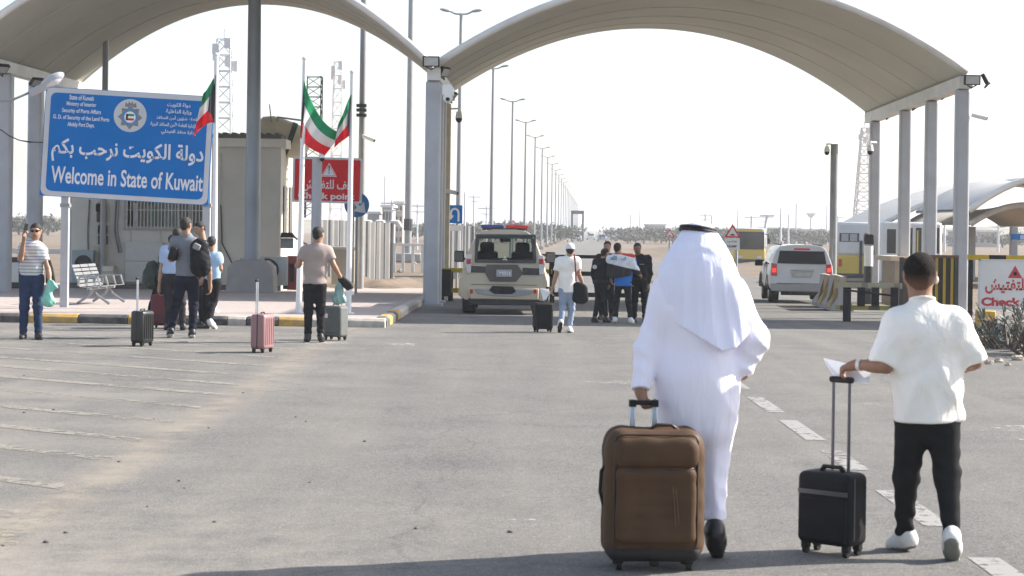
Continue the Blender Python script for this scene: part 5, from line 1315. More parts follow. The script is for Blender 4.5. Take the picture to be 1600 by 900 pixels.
# steel bench
t = thing('bench', 'perforated steel waiting bench on the pavement below the blue sign', 'bench', on(at(152, 470, 42.2).x, 42.6, .15), R(86))
M_BEN = mat('bench_steel', (.33, .335, .34), .35, .55, .05, 5)
def strip_row(mb, x0, x1, p0, p1, n, th=.012):
    for k in range(n):
        f0, f1 = k / n, (k + .72) / n; a, b = Vector(p0).lerp(Vector(p1), f0), Vector(p0).lerp(Vector(p1), f1); m_ = (a + b) / 2; ln = (b - a).length; ang = math.atan2(b.y - a.y, b.x - a.x)
        mb.box(((x0 + x1) / 2, m_.x, m_.y), (x1 - x0, ln, th), Matrix.Rotation(ang, 3, 'X'))
for k in range(3):
    x0 = -.9 + k * .61
    q = MB(); strip_row(q, x0, x0 + .56, (-.28, .42), (.2, .38), 6); q.build('seat', M_BEN, t)
    q = MB(); strip_row(q, x0, x0 + .56, (.22, .40), (.42, .90), 6); q.build('backrest', M_BEN, t)
for k in range(4): x = -.92 + k * .61; q = MB(); q.tube([(x, .25, .42), (x, .22, .62), (x, -.18, .62), (x, -.24, .42)], .022, 6); q.build('armrest', M_BEN, t)
q = MB(); q.box((0, 0, .36), (1.95, .08, .05)); q.build('beam', M_GREYM, t)
for x in (-.6, .6): q = MB(); q.tube([(x, -.36, .03), (x, -.08, .22), (x, 0, .35)], .03, 6); q.tube([(x, .36, .03), (x, .08, .22), (x, 0, .35)], .03, 6); q.build('leg', M_BEN, t)

# ------------------------------------------------------------------ vehicles
M_TYRE = mat('tyre', (0.025, 0.025, 0.026), .85, 0, .2, 9); M_RIM = mat('rim', (0.35, .35, .36), .35, .7)
M_GLASSD = glass_mat('tinted_glass', (0.012, 0.016, 0.03), .06)
M_CHROME = mat('chrome', (.6, .6, .6), .15, .9)
M_REDL = mat('red_lens', (.45, .012, .012), .2, 0, .1, 30, spec=.6); M_CLEARL = mat('clear_lens', (.6, .58, .56), .2)
M_TRIMB = mat('black_trim', (.035, .035, .037), .6, 0, .15, 6, dust=.15)
def see_through(name, tint=(.55, .6, .6)):
    m = bpy.data.materials.new(name); m.use_nodes = True; n, l = m.node_tree.nodes, m.node_tree.links; n.clear()
    o = n.new('ShaderNodeOutputMaterial'); ms = n.new('ShaderNodeMixShader'); t = n.new('ShaderNodeBsdfTransparent'); g = n.new('ShaderNodeBsdfGlossy'); fr = n.new('ShaderNodeFresnel'); tc = n.new('ShaderNodeTexCoord'); nz = n.new('ShaderNodeTexNoise'); nz.inputs['Scale'].default_value = 3
    l.new(tc.outputs['Object'], nz.inputs['Vector']); mr = n.new('ShaderNodeMapRange'); mr.inputs['To Min'].default_value = .04; mr.inputs['To Max'].default_value = .10; l.new(nz.outputs['Fac'], mr.inputs['Value']); l.new(mr.outputs[0], g.inputs['Roughness'])
    t.inputs['Color'].default_value = (*tint, 1); fr.inputs['IOR'].default_value = 1.22; l.new(fr.outputs[0], ms.inputs[0]); l.new(t.outputs[0], ms.inputs[1]); l.new(g.outputs[0], ms.inputs[2]); l.new(ms.outputs[0], o.inputs['Surface']); return m
M_SEE = see_through('car_window', (.62, .68, .66))
def wheel(parent, x, y, r=.38, w=.26):
    q = MB(); sx = 1 if x > 0 else -1; q.cyl((x - w / 2, y, r), (x + w / 2, y, r), r, r, 28); wo = q.build('wheel', M_TYRE, parent, bevel=.03)
    q = MB(); q.cyl((x + sx * (w / 2 - .02), y, r), (x + sx * (w / 2 + .012), y, r), r * .62, r * .56, 20); q.build('rim', M_RIM, wo, smooth='auto')
def car_body(prof, stations, rear_lean, hole=None, open_top=None):
    """loft: prof is [(half width, height)] from sill to roof edge; stations are (y, roof limit, width factor)"""
    pts = [(-a, b) for a, b in prof] + [(a, b) for a, b in reversed(prof)]; n_ = len(pts); mb = MB()
    for si, (y, zm, wf) in enumerate(stations):
        for a, b in pts:
            zz = min(b, zm - .02 * abs(a)) if b > zm else b
            lean = max(0, zz - rear_lean[0]) * rear_lean[1] * max(0, 1 - y / 1.0)
            mb.v.append((a * wf, y + lean, zz))
    for s in range(len(stations) - 1):
        for i in range(n_):
            if open_top and s in open_top and i in open_top[s]: continue
            j = (i + 1) % n_; mb.f.append((s * n_ + i, s * n_ + j, (s + 1) * n_ + j, (s + 1) * n_ + i)); mb.m.append(0)
    lst = (len(stations) - 1) * n_; mb.f.append(tuple(range(lst, lst + n_))); mb.m.append(0)
    ring = [Vector((mb.v[i][0], mb.v[i][2], 0)) for i in range(n_)]
    if hole:
        hv = [Vector((a, b, 0)) for a, b in hole]; o = len(mb.v)
        for a, b in hole: mb.v.append((a, max(0, b - rear_lean[0]) * rear_lean[1], b))
        import bmesh
        bm = bmesh.new(); vv = [bm.verts.new(p) for p in ring]; hh = [bm.verts.new(p) for p in hv]; ids = {v: i for i, v in enumerate(vv)}; ids.update({v: o + i for i, v in enumerate(hh)})
        ed = [bm.edges.new((l_[i], l_[(i + 1) % len(l_)])) for l_ in (vv, hh) for i in range(len(l_))]
        bmesh.ops.triangle_fill(bm, use_beauty=True, edges=ed)
        for f in bm.faces: mb.f.append(tuple(ids[v] for v in f.verts)); mb.m.append(0)
        bm.free()
    else: mb.f.append(tuple(range(n_ - 1, -1, -1))); mb.m.append(0)
    return mb
class Rear:
    """places flat trim on a car's rear face from photo pixels"""
    def __init__(s, parent, cx, py0, sc, lean): s.p, s.cx, s.py0, s.sc, s.lean = parent, cx, py0, sc, lean
    def xz(s, px, py): return (px - s.cx) / s.sc, (s.py0 + (px - s.cx) * .014 - py) / s.sc
    def ry(s, z): return max(0, z - s.lean[0]) * s.lean[1]
    def plate(s, name, poly, out, th, m, parent=None, bevel=.008):
        q = MB(); pts = [s.xz(*p) for p in poly]; n_ = len(pts)
        q.v = [(a, s.ry(b) - out - th, b) for a, b in pts] + [(a, s.ry(b) - out, b) for a, b in pts]
        q.f = [tuple(range(n_)), tuple(range(2 * n_ - 1, n_ - 1, -1))] + [(i, n_ + i, n_ + (i + 1) % n_, (i + 1) % n_) for i in range(n_)]; q.m = [0] * len(q.f)
        return q.build(name, m, parent or s.p, bevel=bevel)

# beige police off-roader waiting at the gate
t = thing('police_car', 'beige police off-roader with a red and blue light bar stopped at the gate', 'car', gnd(787, 490) + Vector((0, -.75, 0)))
prof = [(.90, .34), (.99, .40), (1.03, .55), (1.02, .75), (.97, .92), (.895, 1.24), (.74, 1.64), (.65, 1.80), (.52, 1.90), (.25, 1.945)]
LEAN = (1.2, .28); RR = Rear(t, 787, 490, 68.7, LEAN)
hole = [RR.xz(*p) for p in ((748, 370.5), (828, 371), (833, 404), (744, 403.5))]
M_BEIGE = mat('beige_paint', (.50, .43, .31), .35, 0, .05, 2, coat=.4, dust=.45)
np_ = len(prof); top = list(range(np_ - 4, np_ + 3))
mb = car_body(prof, [(0, 3, .965), (.10, 3, 1), (1.4, 3, 1), (2.6, 3, 1), (3.0, 1.9, .99), (3.75, 1.24, .98), (4.6, 1.12, .95), (4.75, .98, .9)], LEAN, hole, {4: top})
mb.build('body', M_BEIGE, t, smooth='auto')
q = MB(); q.b2((-.92, .25, .33), (.92, 4.5, .42)); q.b2((-.80, .12, .22), (.80, .9, .36)); q.build('underbody', M_DARK, t)
q = MB()
for y in (.62, 2.7): q.cyl((-.85, y, .36), (.85, y, .36), .07, n=8)
q.build('axle', M_DARK, t)
for x in (-.80, .80): wheel(t, x, .75, .40, .30); wheel(t, x, 3.55, .40, .30)
for x in (-1.0, 1.0):
    for y in (.75, 3.55): q = MB(); q.tube([(x * .985, y + .47 * math.cos(a), .42 + .47 * math.sin(a)) for a in [math.pi * k / 14 for k in range(15)]], .05, 6); q.build('wheel_arch', M_BEIGE, t, smooth=True)
RR.plate('rear_window', [(744.5, 366.5), (833, 367), (835, 406), (742.5, 405)], .006, .012, M_SEE)
RR.plate('window_surround', [(741, 403), (836.5, 404), (836.5, 409), (741, 408)], .012, .012, M_TRIMB)
RR.plate('window_surround', [(741.5, 365), (745.5, 365), (744.5, 405), (740.5, 405)], .012, .012, M_TRIMB); RR.plate('window_surround', [(832, 365), (836, 365), (837, 406), (833, 406)], .012, .012, M_TRIMB)
RR.plate('window_surround', [(743, 363.5), (835, 364), (836, 368), (742, 367.5)], .012, .012, M_TRIMB)
pn = RR.plate('spare_panel', [(759, 411), (808, 411), (816, 424), (806, 437.5), (765, 437), (757, 423)], .0, .05, mat('dark_panel', (.075, .068, .065), .5, 0, .1, 5, dust=.15), bevel=.015)
pl = RR.plate('number_plate', [(775, 419), (799, 419), (799, 430), (775, 430)], .05, .012, mat('plate_grey', (.36, .36, .38), .5), bevel=.004)
q = MB(); a, b = RR.xz(788, 424.7); write(q, 'M011', a, b, .24, .085, -.068, .03); q.build('lettering', M_WHITE, pl)
RR.plate('trim_strip', [(735, 413), (758, 414), (757, 424), (734, 423)], .0, .022, M_TRIMB); RR.plate('trim_strip', [(816, 416), (842, 417), (842, 427.5), (816, 427)], .0, .022, M_TRIMB)
for side, poly in (('l', [(727, 396), (736, 395), (735, 425), (730, 424), (726, 410)]), ('r', [(840, 396), (848, 397), (851, 411), (848, 426), (842, 427)])):
    o = RR.plate('tail_light', poly, -.02, .06, M_CLEARL); 
    x = 728 if side == 'l' else 841; RR.plate('red_lens', [(x, 402), (x + 7, 402), (x + 7, 410), (x, 410)], .042, .012, M_REDL, o)
bp = RR.plate('bumper', [(732, 446), (842, 448), (841, 466), (734, 465)], -.02, .12, M_BEIGE, bevel=.03)
RR.plate('bumper_guard', [(741, 449), (834, 451), (829, 457.5), (803, 461), (770, 460), (746, 456)], .10, .02, mat('guard_grey', (.30, .31, .33), .45, .2, .1, 5, dust=.3), bp)
RR.plate('bumper_opening', [(769, 444), (801, 445), (806, 453), (799, 457), (772, 456.5), (764, 451)], .115, .018, M_BLACK, bp)
RR.plate('rear_apron', [(731, 464), (843, 466), (839, 475), (736, 473)], -.04, .06, M_DARK, bp)
for x in (734, 833.5): RR.plate('reflector', [(x, 449.5), (x + 4.5, 449.5), (x + 4.5, 456), (x, 456)], .10, .025, M_REDL, bp)
RR.plate('tailgate_seam', [(735.5, 441.6), (838, 443), (838, 443.9), (735.5, 442.5)], .0, .003, M_TRIMB)
q = MB()
for k in range(3): a = R(90 + 120 * k); q.prism([(math.cos(a + o_) * r_ + RR.xz(788, 403)[0], math.sin(a + o_) * r_ + RR.xz(788, 402.5)[1]) for o_, r_ in ((0, .075), (.52, .044), (0, .0), (-.52, .044))], -.01, .03)
q.build('badge', M_CHROME, t)
lb = MB(); lb.b2((-.52, .62, 1.93), (.52, .86, 1.975)); lbo = lb.build('light_bar', M_DARK, t, bevel=.01)
q = MB(); q.b2((-.55, .60, 1.976), (-.02, .88, 2.05)); q.build('blue_lens', mat('blue_lens', (.03, .05, .22), .2), lbo, bevel=.02); q = MB(); q.b2((.02, .60, 1.976), (.55, .88, 2.05)); q.build('red_lens', M_REDL, lbo, bevel=.02)
for s in (-1, 1):
    q = MB(); q.tube([(s * .9, 2.75, 1.22), (s * 1.02, 2.7, 1.22)], .03, 6); q.build('mirror_arm', M_BLACK, t); q = MB(); q.box((s * 1.10, 2.68, 1.28), (.24, .12, .27)); mo = q.build('wing_mirror', M_BLACK, t, bevel=.03); q = MB(); q.box((s * 1.10, 2.615, 1.28), (.19, .012, .21)); q.build('mirror_glass', mat('mirror', (.10, .11, .12), .12, .6), mo)
st_ = mat('seat_cloth', (.07, .072, .075), .9)
for x in (-.42, .42):
    q = MB(); q.box((x, 2.0, 1.05), (.52, .18, .75)); q.box((x, 1.98, 1.50), (.34, .12, .28)); q.build('front_seat', st_, t, bevel=.06)
q = MB(); q.box((0, 1.0, 1.0), (1.4, .2, .55)); q.build('rear_seat', st_, t, bevel=.05)
q = MB(); q.box((0, 3.0, 1.68), (.26, .03, .08)); q.build('inner_mirror', M_BLACK, t); q = MB(); q.box((0, 3.1, 1.05), (1.5, .5, .28)); q.build('dashboard', M_DARK, t, bevel=.05)
q = MB(); q.box((0, 1.9, .6), (1.75, 3.2, .06)); q.build('cabin_floor', M_DARK, t)
for s in (-1, 1):
    q = MB()
    for y0, y1 in ((.45, 1.25), (1.35, 2.2), (2.28, 2.9)):
        q.add([(s * .902, y0, 1.26), (s * .902, y1, 1.26), (s * .752, y1 - .02, 1.63), (s * .752, y0 + .04, 1.63)], [(0, 1, 2, 3)])
    q.build('side_window', M_GLASSD, t)

# silver-white estate driving off on the right
t = thing('white_suv', 'silver-white estate with lit red tail lights driving off on the right', 'car', gnd(1245, 473) + Vector((0, -.9, 0)), R(-3.5))
RR = Rear(t, 1243.5, 473, 50.3, (1.1, .22))
prof = [(.86, .42), (.96, .48), (1.0, .62), (1.0, .9), (.965, 1.2), (.90, 1.42), (.80, 1.66), (.70, 1.77), (.45, 1.83), (.2, 1.845)]
M_SILVER = mat('silver_white_paint', (.58, .59, .61), .32, .1, .04, 2, coat=.5, dust=.3)
car_body(prof, [(0, 3, .97), (.1, 3, 1), (1.5, 3, 1), (3.0, 3, 1), (3.4, 1.8, .99), (4.1, 1.2, .98), (5.0, 1.1, .95), (5.2, .95, .9)], (1.1, .22)).build('body', M_SILVER, t, smooth='auto')
q = MB(); q.b2((-.85, .3, .36), (.85, 4.8, .46)); q.b2((-.6, .2, .26), (.6, .5, .4)); q.build('underbody', M_DARK, t)
for x in (-.80, .80): wheel(t, x, .95, .40, .30); wheel(t, x, 4.0, .40, .30)
for x in (-1, 1):
    for y in (.95, 4.0): q = MB(); q.tube([(x * .98, y + .46 * math.cos(a), .42 + .46 * math.sin(a)) for a in [math.pi * k / 14 for k in range(15)]], .045, 6); q.build('wheel_arch', M_TRIMB, t, smooth=True)
RR.plate('rear_window', [(1209.5, 389), (1279.5, 390.5), (1282.5, 410.8), (1205.5, 409)], .0, .014, M_GLASSD)
br = RR.plate('brake_light', [(1232, 385.2), (1257, 385.6), (1257, 388.4), (1232, 388)], .01, .02, mat('brake_red', (.62, .05, .05), .3)); 
for a in (((1196, 409), (1205, 410), (1205, 429), (1196.5, 428)), ((1282, 411), (1290.5, 411), (1291, 431), (1282, 431))):
    o = RR.plate('tail_light', list(a), -.02, .06, M_REDL); m_ = MATS.get('lit_red')
    if m_ is None:
        m_ = mat('lit_red', (.7, .03, .02), .3); b_ = m_.node_tree.nodes['Principled BSDF']; b_.inputs['Emission Color'].default_value = (1, .05, .03, 1); b_.inputs['Emission Strength'].default_value = .55
    x0 = a[0][0] + 1.5; RR.plate('lit_lens', [(x0, 417), (x0 + 6, 417), (x0 + 6, 423), (x0, 423)], .042, .012, m_, o)
RR.plate('bumper', [(1194, 441), (1291, 443), (1290, 455), (1196, 453)], -.03, .14, mat('bumper_grey', (.34, .35, .37), .45, .1, .06, 3, dust=.3), bevel=.03)
RR.plate('tailgate_seam', [(1204.5, 440), (1281.5, 441.5), (1281.5, 442.5), (1204.5, 441)], .0, .006, M_TRIMB)
RR.plate('plate_recess', [(1227, 422), (1263, 422.6), (1259, 431.5), (1230, 431)], -.0, .006, mat('recess_grey', (.45, .45, .45), .5))
RR.plate('number_plate', [(1233, 423.5), (1257, 424), (1257, 430), (1233, 429.5)], .007, .01, mat('plate_pale', (.5, .5, .48), .5))
RR.plate('chrome_bar', [(1226, 419), (1264, 419.6), (1264, 421.2), (1226, 420.6)], .0, .02, M_CHROME)
for s in (-1, 1):
    q = MB(); q.box((s * 1.12, 3.2, 1.22), (.26, .12, .2)); q.build('wing_mirror', M_BLACK, t, bevel=.03)
    q = MB(); q.cyl((s * .62, .5, 1.84), (s * .62, 3.1, 1.86), .025, n=6); q.build('roof_rail', M_DARK, t)
    q = MB()
    for y0, y1 in ((.5, 1.35), (1.45, 2.35), (2.45, 3.2)): q.add([(s * .968, y0, 1.21), (s * .968, y1, 1.21), (s * .812, y1 - .05, 1.64), (s * .812, y0 + .05, 1.64)], [(0, 1, 2, 3)])
    q.build('side_window', M_GLASSD, t)
    q = MB()
    for y in (1.4, 2.4): q.box((s * 1.003, y, .95), (.01, .015, .55))
    q.build('door_seam', M_TRIMB, t)
q = MB(); q.cyl((-.55, .9, 1.84), (-.55, .9, 1.95), .05, n=8); q.cyl((.2, .8, 1.85), (.22, .75, 1.93), .03, n=6); q.build('roof_antenna', M_SILVER, t)
q = MB(); q.cyl((-.3, .3, .34), (-.3, .0, .34), .04, n=8); q.build('exhaust', M_DARK, t)

# ------------------------------------------------------------------ buses
M_BUSY = mat('bus_yellow', (.58, .42, .05), .45, 0, .06, 1, coat=.2, dust=.25); M_BUSW = mat('bus_white', (.60, .61, .62), .45, 0, .05, 1, coat=.2, dust=.25); M_BUSG = mat('bus_glass', (.02, .027, .03), .08, 0, .1, 1)
def bus(label, loc, rz, w, l, h, top, low, face, paint_top=True):
    """bus with its front towards -y"""
    t = thing('bus', label, 'bus', loc, rz, 'buses parked beyond the checkpoint')
    q = MB(); q.b2((-w / 2, 0, .32), (w / 2, l, h * .47)); q.build('lower_body', low, t, bevel=.12)
    q = MB(); q.b2((-w / 2 + .01, .02, h * .47 - .05), (w / 2 - .01, l - .02, h)); q.build('upper_body', top, t, bevel=.16)
    if face == 'front':
        q = MB(); q.b2((-w / 2 + .16, -.025, h * .44), (w / 2 - .10, .015, h * .90)); q.build('windscreen', M_BUSG, t, bevel=.05)
        q = MB(); q.b2((-w / 2 + .3, -.02, h * .91), (w / 2 - .3, .02, h * .975)); q.build('destination_board', M_BUSY, t)
        for s in (-1, 1):
            q = MB(); q.b2((s * .75 - .2, -.03, .62), (s * .75 + .2, .01, .82)); q.build('headlight', M_CLEARL, t, bevel=.03)
            q = MB(); q.tube([(s * w * .48, 0, h * .85), (s * (w / 2 + .22), -.25, h * .82), (s * (w / 2 + .24), -.25, h * .7)], .035, 6); q.box((s * (w / 2 + .24), -.25, h * .66), (.2, .1, .42)); q.build('wing_mirror', M_BLACK, t)
        q = MB(); q.b2((-w / 2 + .05, -.07, .34), (w / 2 - .05, .02, .56)); q.build('bumper', M_DARK, t, bevel=.03)
        for s in (-.5, .45): q = MB(); q.tube([(s, -.04, h * .45), (s + .35, -.045, h * .72)], .018, 5); q.build('wiper', M_BLACK, t)
    else:
        for a, b in ((-.44, -.04), (.06, .46)): q = MB(); q.b2((a * w, -.02, h * .68), (b * w, .02, h * .82)); f = q.build('window', M_DARK, t, bevel=.03); q = MB(); q.b2((a * w + .09, -.03, h * .69), ((a + b) / 2 * w - .04, -.02, h * .81)); q.b2(((a + b) / 2 * w + .04, -.03, h * .69), (b * w - .09, -.02, h * .81)); q.build('pane', mat('rear_glass', (.32, .34, .35), .15), f)
        q = MB(); q.b2((-.03 * w, -.03, .4), (.03 * w, .0, h * .70)); q.build('door_strip', M_TRIMB, t)
        for s in (-1, 1): q = MB(); q.b2((s * .42 * w - .09, -.02, h * .28), (s * .42 * w + .09, .01, h * .40)); q.build('tail_light', M_REDL, t)
        q = MB(); q.b2((-w / 2 + .05, -.06, .30), (w / 2 - .05, .02, .52)); q.build('bumper', M_DARK, t, bevel=.03)
    n_ = max(3, int(l / 1.5))
    for s in (-1, 1):
        for k in range(n_):
            y0 = .5 + (l - .8) * k / n_; q = MB(); q.b2((s * (w / 2 + .004) - .012, y0, h * .50), (s * (w / 2 + .004) + .012, y0 + (l - .8) / n_ - .12, h * .84)); q.build('side_window', M_BUSG, t, bevel=.01)
    for s in (-1, 1):
        for y in (1.9, l - 2.2): wheel(t, s * (w / 2 - .17), y, .46, .3)
    return t
bus('yellow and white bus facing the camera behind the speed hump sign', gnd(1171, 416), R(-4), 2.5, 10.5, 3.05, M_BUSW, M_BUSY, 'front')
bus('yellow bus seen from behind between the camera pole and the right columns', Vector((17.6, 97, zg(97))), R(-10.5), 2.45, 9, 3.12, M_BUSW, M_BUSY, 'rear')
t = thing('minibus', 'white minibus with dark windows and a yellow band behind the right canopy columns', 'bus', (0, 0, 0)); y = 88
def mb_(name, rect, m, off, d, parent=None, bv=.02): q = MB(); pbox(q, *rect, y - off, d); return q.build(name, m, parent or t, bevel=bv)
mb_('body', (1378, 347, 1472, 443), M_BUSW, 0, 2.3, bv=.12)
mb_('yellow_panel', (1379.5, 417, 1398, 441), M_BUSY, .02, .03); mb_('yellow_panel', (1404, 417, 1470, 441), M_BUSY, .02, .03); mb_('white_band', (1379, 426, 1399, 429), M_WHITE, .05, .03)
for r_ in ((1386, 358, 1400, 396), (1418, 356, 1426, 398), (1431, 356, 1440, 398), (1386, 401, 1399, 411), (1444, 356, 1452, 396), (1460, 356, 1468, 396)): mb_('window', r_, M_BUSG, .02, .03)
mb_('curtain', (1432.5, 360, 1435, 396), M_BUSY, .05, .02); mb_('bumper', (1379, 440, 1471, 448), M_DARK, .04, .4)
for px in (1388, 1462): c = at(px, 444, y); q = MB(); q.cyl((c.x - .15, y + .7, zg(y) + .42), (c.x + .15, y + .7, zg(y) + .42), .42, n=20); q.build('wheel', M_TYRE, t)

def far_car(px, py, y, col, label, hgt=1.5, van=False):
    m = mat('far_car_%d' % int(col[0] * 100 + col[2] * 10), col, .4, 0, .05, 1, coat=.3); p = gnd(px, py); p = on(at(px, 360, y).x, y); t = thing('far_car', label, 'car', p, 0, 'distant traffic on the road')
    w = 1.9 if not van else 2.4
    q = MB(); q.prism([(-.2, .3), (-.2, .9), (4.2, .9), (4.3, .3)] if not van else [(0, .4), (0, hgt * .6), (5.5, hgt * .6), (5.5, .4)], -w / 2, w / 2, 'YZ'); q.build('body', m, t, bevel=.1)
    q = MB(); q.prism([(.1, .9), (.6, hgt), (2.6, hgt), (3.3, .9)] if not van else [(0.05, hgt * .6), (.1, hgt), (5.4, hgt), (5.45, hgt * .6)], -w / 2 + .12, w / 2 - .12, 'YZ'); q.build('cabin', m, t, bevel=.08)
    q = MB(); q.b2((-w / 2 + .25, -.0 if not van else -.02, hgt * .66), (w / 2 - .25, .34 if not van else .02, hgt * .92)); q.build('window', M_BUSG, t)
    for s in (-1, 1):
        for yy in (.8, 3.4): wheel(t, s * (w / 2 - .1), yy, .34, .2)
for px, y, col, hg, van, lab in ((849, 480, (.10, .16, .3), 3.3, True, 'distant dark blue lorry left of the road'), (862, 500, (.55, .56, .6), 3.2, True, 'distant white lorry among the lamp posts'), (873, 520, (.09, .12, .2), 3.0, True, 'distant dark lorry right behind the white one'), (902, 400, (.6, .6, .62), 1.6, False, 'tiny pale car below the road gantry'),
                                (924, 470, (.7, .7, .7), 1.7, False, 'white car far down the road beyond the gate'), (941, 420, (.35, .4, .5), 1.6, False, 'grey-blue car far down the road'), (955, 430, (.6, .62, .65), 2.6, True, 'white van far off at the right side of the road'), (972, 440, (.2, .24, .34), 2.8, True, 'dark van far off beyond the flag-draped man'), (990, 450, (.6, .6, .6), 2.4, True, 'pale van farthest right in the distant traffic')):
    far_car(px, 360, y, col, lab, hg, van)

# ------------------------------------------------------------------ people
M_SHOEB = mat('black_shoe', (.018, .018, .02), .5, 0, .2, 20); M_SHOEW = mat('white_shoe', (.68, .67, .65), .6, 0, .08, 20); M_SOLE = mat('pale_sole', (.62, .61, .58), .7); M_SOLED = mat('dark_sole', (.03, .03, .03), .7)
M_HAIR = mat('dark_hair', (.016, .013, .011), .7, 0, .4, 60, .5, 90)
def skin_mat(name, c): return mat(name, c, .5, 0, .08, 14, .06, 60, .4)
SK1, SK2, SK3 = skin_mat('skin_brown', (.27, .145, .09)), skin_mat('skin_tan', (.36, .21, .14)), skin_mat('skin_dark', (.20, .105, .066))

class Person:
    """a standing figure looking along +y of its own frame; joints may be moved one by one (metres)"""
    def __init__(s, label, loc, rz, H, pose=None, res=.016, skin=SK1, yaw=0, pitch=0, bulk=1.0, lean=(0, 0), face=False, group=None, hs=1.0):
        s.hs = hs; s.q = q = H / 1.75; s.h = res; s.H = H; s.bulk = bulk
        D = {}
        for sd, sg in (('L', -1), ('R', 1)):
            D['sho' + sd] = (sg * .19, -.01, 1.425); D['elb' + sd] = (sg * .245, -.03, 1.13); D['wri' + sd] = (sg * .25, .05, .88)
            D['hip' + sd] = (sg * .09, 0, .92); D['kne' + sd] = (sg * .105, .015, .50); D['ank' + sd] = (sg * .115, -.03, .09)
            D['toe' + sd] = (sg * .135, .17, .03); D['hee' + sd] = (sg * .11, -.07, .04)
        D['head'] = (0, .02, 1.635); D['neck'] = (0, -.01, 1.46); D['chest'] = (0, 0, 1.33); D['waist'] = (0, 0, 1.08); D['pelvis'] = (0, 0, .95)
        J = {k: Vector(v) * q for k, v in D.items()}
        for k in ('head', 'neck', 'chest', 'waist', 'shoL', 'shoR', 'elbL', 'elbR', 'wriL', 'wriR'):
            f = max(0, J[k].z / q - .95) / .8; J[k] += Vector((lean[0] * f, lean[1] * f, 0))
        for k, v in (pose or {}).items(): J[k] = Vector(v) if k not in ('hands',) else v
        s.J = J; s.yaw, s.pitch = yaw, pitch; s.skin = skin
        s.hrot = (Matrix.Rotation(R(yaw), 3, 'Z') @ Matrix.Rotation(R(pitch), 3, 'X')); s.hr = [list(r) for r in s.hrot]
        s.body(face)
        s.o.location = loc; s.o.rotation_euler = (0, 0, rz); tag(s.o, label, 'person', group)
    def hp(s, x, y, z): return s.J['head'] + s.hrot @ (Vector((x, y, z)) * s.q * s.hs)
    def body(s, face):
        J, q, S_, h = s.J, s.q, Solid(), s.h; hr = s.hr
        mn = max(.0085 * q, .62 * h)
        S_.cone(s.hp(0, -.005, -.02), s.hp(0, -.008, .03), .073 * q * s.hs, .084 * q * s.hs, .92, 1.14, 1.0, .03, rot=hr)
        S_.cone(s.hp(0, .028, -.075), s.hp(0, .04, -.03), .045 * q, .055 * q, .95, 1, 1, .04, rot=hr)
        if h < .02:
            S_.cone(s.hp(0, .088, .012), s.hp(0, .108, -.028), .010 * q, .015 * q, k=.012)
            S_.cone(s.hp(-.03, .083, .028), s.hp(.03, .083, .028), .013 * q, k=.02)
            S_.cone(s.hp(-.02, .083, -.062), s.hp(.02, .083, -.062), .012 * q, k=.012)
        for sg in (-1, 1): S_.cone(s.hp(sg * .077, -.012, .012), s.hp(sg * .076, -.008, -.025), .026 * q, .018 * q, .6, 1.0, 1, .008, rot=hr)
        nk = J['neck']; S_.cone(nk + Vector((0, -.005, -.05)) * q, s.hp(0, -.02, -.06), .066 * q * s.hs, .060 * q * s.hs, k=.03)
        S_.cone(J['pelvis'], J['chest'], .105 * q, .115 * q, 1.25, .8, 1, .05); S_.cone(J['shoL'] + Vector((.03, 0, 0)), J['shoR'] - Vector((.03, 0, 0)), .05 * q, k=.06)
        for sd in 'LR':
            S_.chain([J['sho' + sd], J['elb' + sd], J['wri' + sd]], [.050 * q, .042 * q, .029 * q], .02)
            m = J['elb' + sd].lerp(J['wri' + sd], .3); S_.cone(m, m.lerp(J['wri' + sd], .3), .043 * q, .036 * q, k=.02)
            S_.chain([J['hip' + sd], J['kne' + sd], J['ank' + sd]], [.078 * q, .05 * q, .036 * q], .03)
            S_.cone(J['ank' + sd], J['hee' + sd], .036 * q, .032 * q, k=.02); S_.cone(J['hee' + sd], J['toe' + sd], .03 * q, .026 * q, k=.02)
            s.hand(S_, sd, mn)
        s.o = solid_obj('person', S_, h, s.skin, None, relax=1)
        if face:
            M_EYE = mat('eye', (.03, .025, .022), .2)
            for sg in (-1, 1): q_ = MB(); q_.ball(s.hp(sg * .031, .089, .008), (.012 * q, .008, .008 * q), 8, 6); q_.build('eye', M_EYE, s.o, smooth=True)
            q_ = MB(); q_.box(s.hp(0, .098, -.066), (.045 * q, .006, .008 * q)); q_.build('mouth', mat('lip', (.16, .06, .05), .5), s.o)
    def hand(s, S_, sd, mn):
        """palm, four bent fingers and a thumb; pose['hands'] gives fingers' direction, palm normal, curl"""
        q = s.q; w = s.J['wri' + sd]; spec = (s.J.get('hands') or {}).get(sd)
        arm = (w - s.J['elb' + sd]).normalized()
        d, nrm, curl = spec if spec else (arm, Vector((1 if sd == 'L' else -1, 0, 0)), .45)
        d = Vector(d).normalized(); nrm = Vector(nrm); nrm = (nrm - d * nrm.dot(d)).normalized(); lat = d.cross(nrm).normalized()
        # the thumb lies on the forward side
        ts = 1 if lat.dot(Vector((0, 1, .25))) > 0 else -1
        S_.cone(w, w + d * .035 * q, .029 * q, .03 * q, k=.02)
        for i, (o, ln) in enumerate(((.030, .92), (.010, 1.0), (-.011, .95), (-.030, .76))):
            kn = w + d * .088 * q * (1 - abs(o) * 1.5) + lat * (o * ts) * q
            S_.cone(w + d * .02 * q + lat * (o * .5 * ts) * q, kn, .017 * q, .0125 * q, k=.014)
            p, a = kn, curl
            for seg, lf in ((.042, .0105), (.027, .0095), (.021, .008)):
                a += curl * .55; dd = d * math.cos(a) + nrm * math.sin(a); e = p + dd * seg * ln * q; S_.cone(p, e, max(mn, lf * q), max(mn, lf * q * .92), k=.005); p = e; a += curl * .5
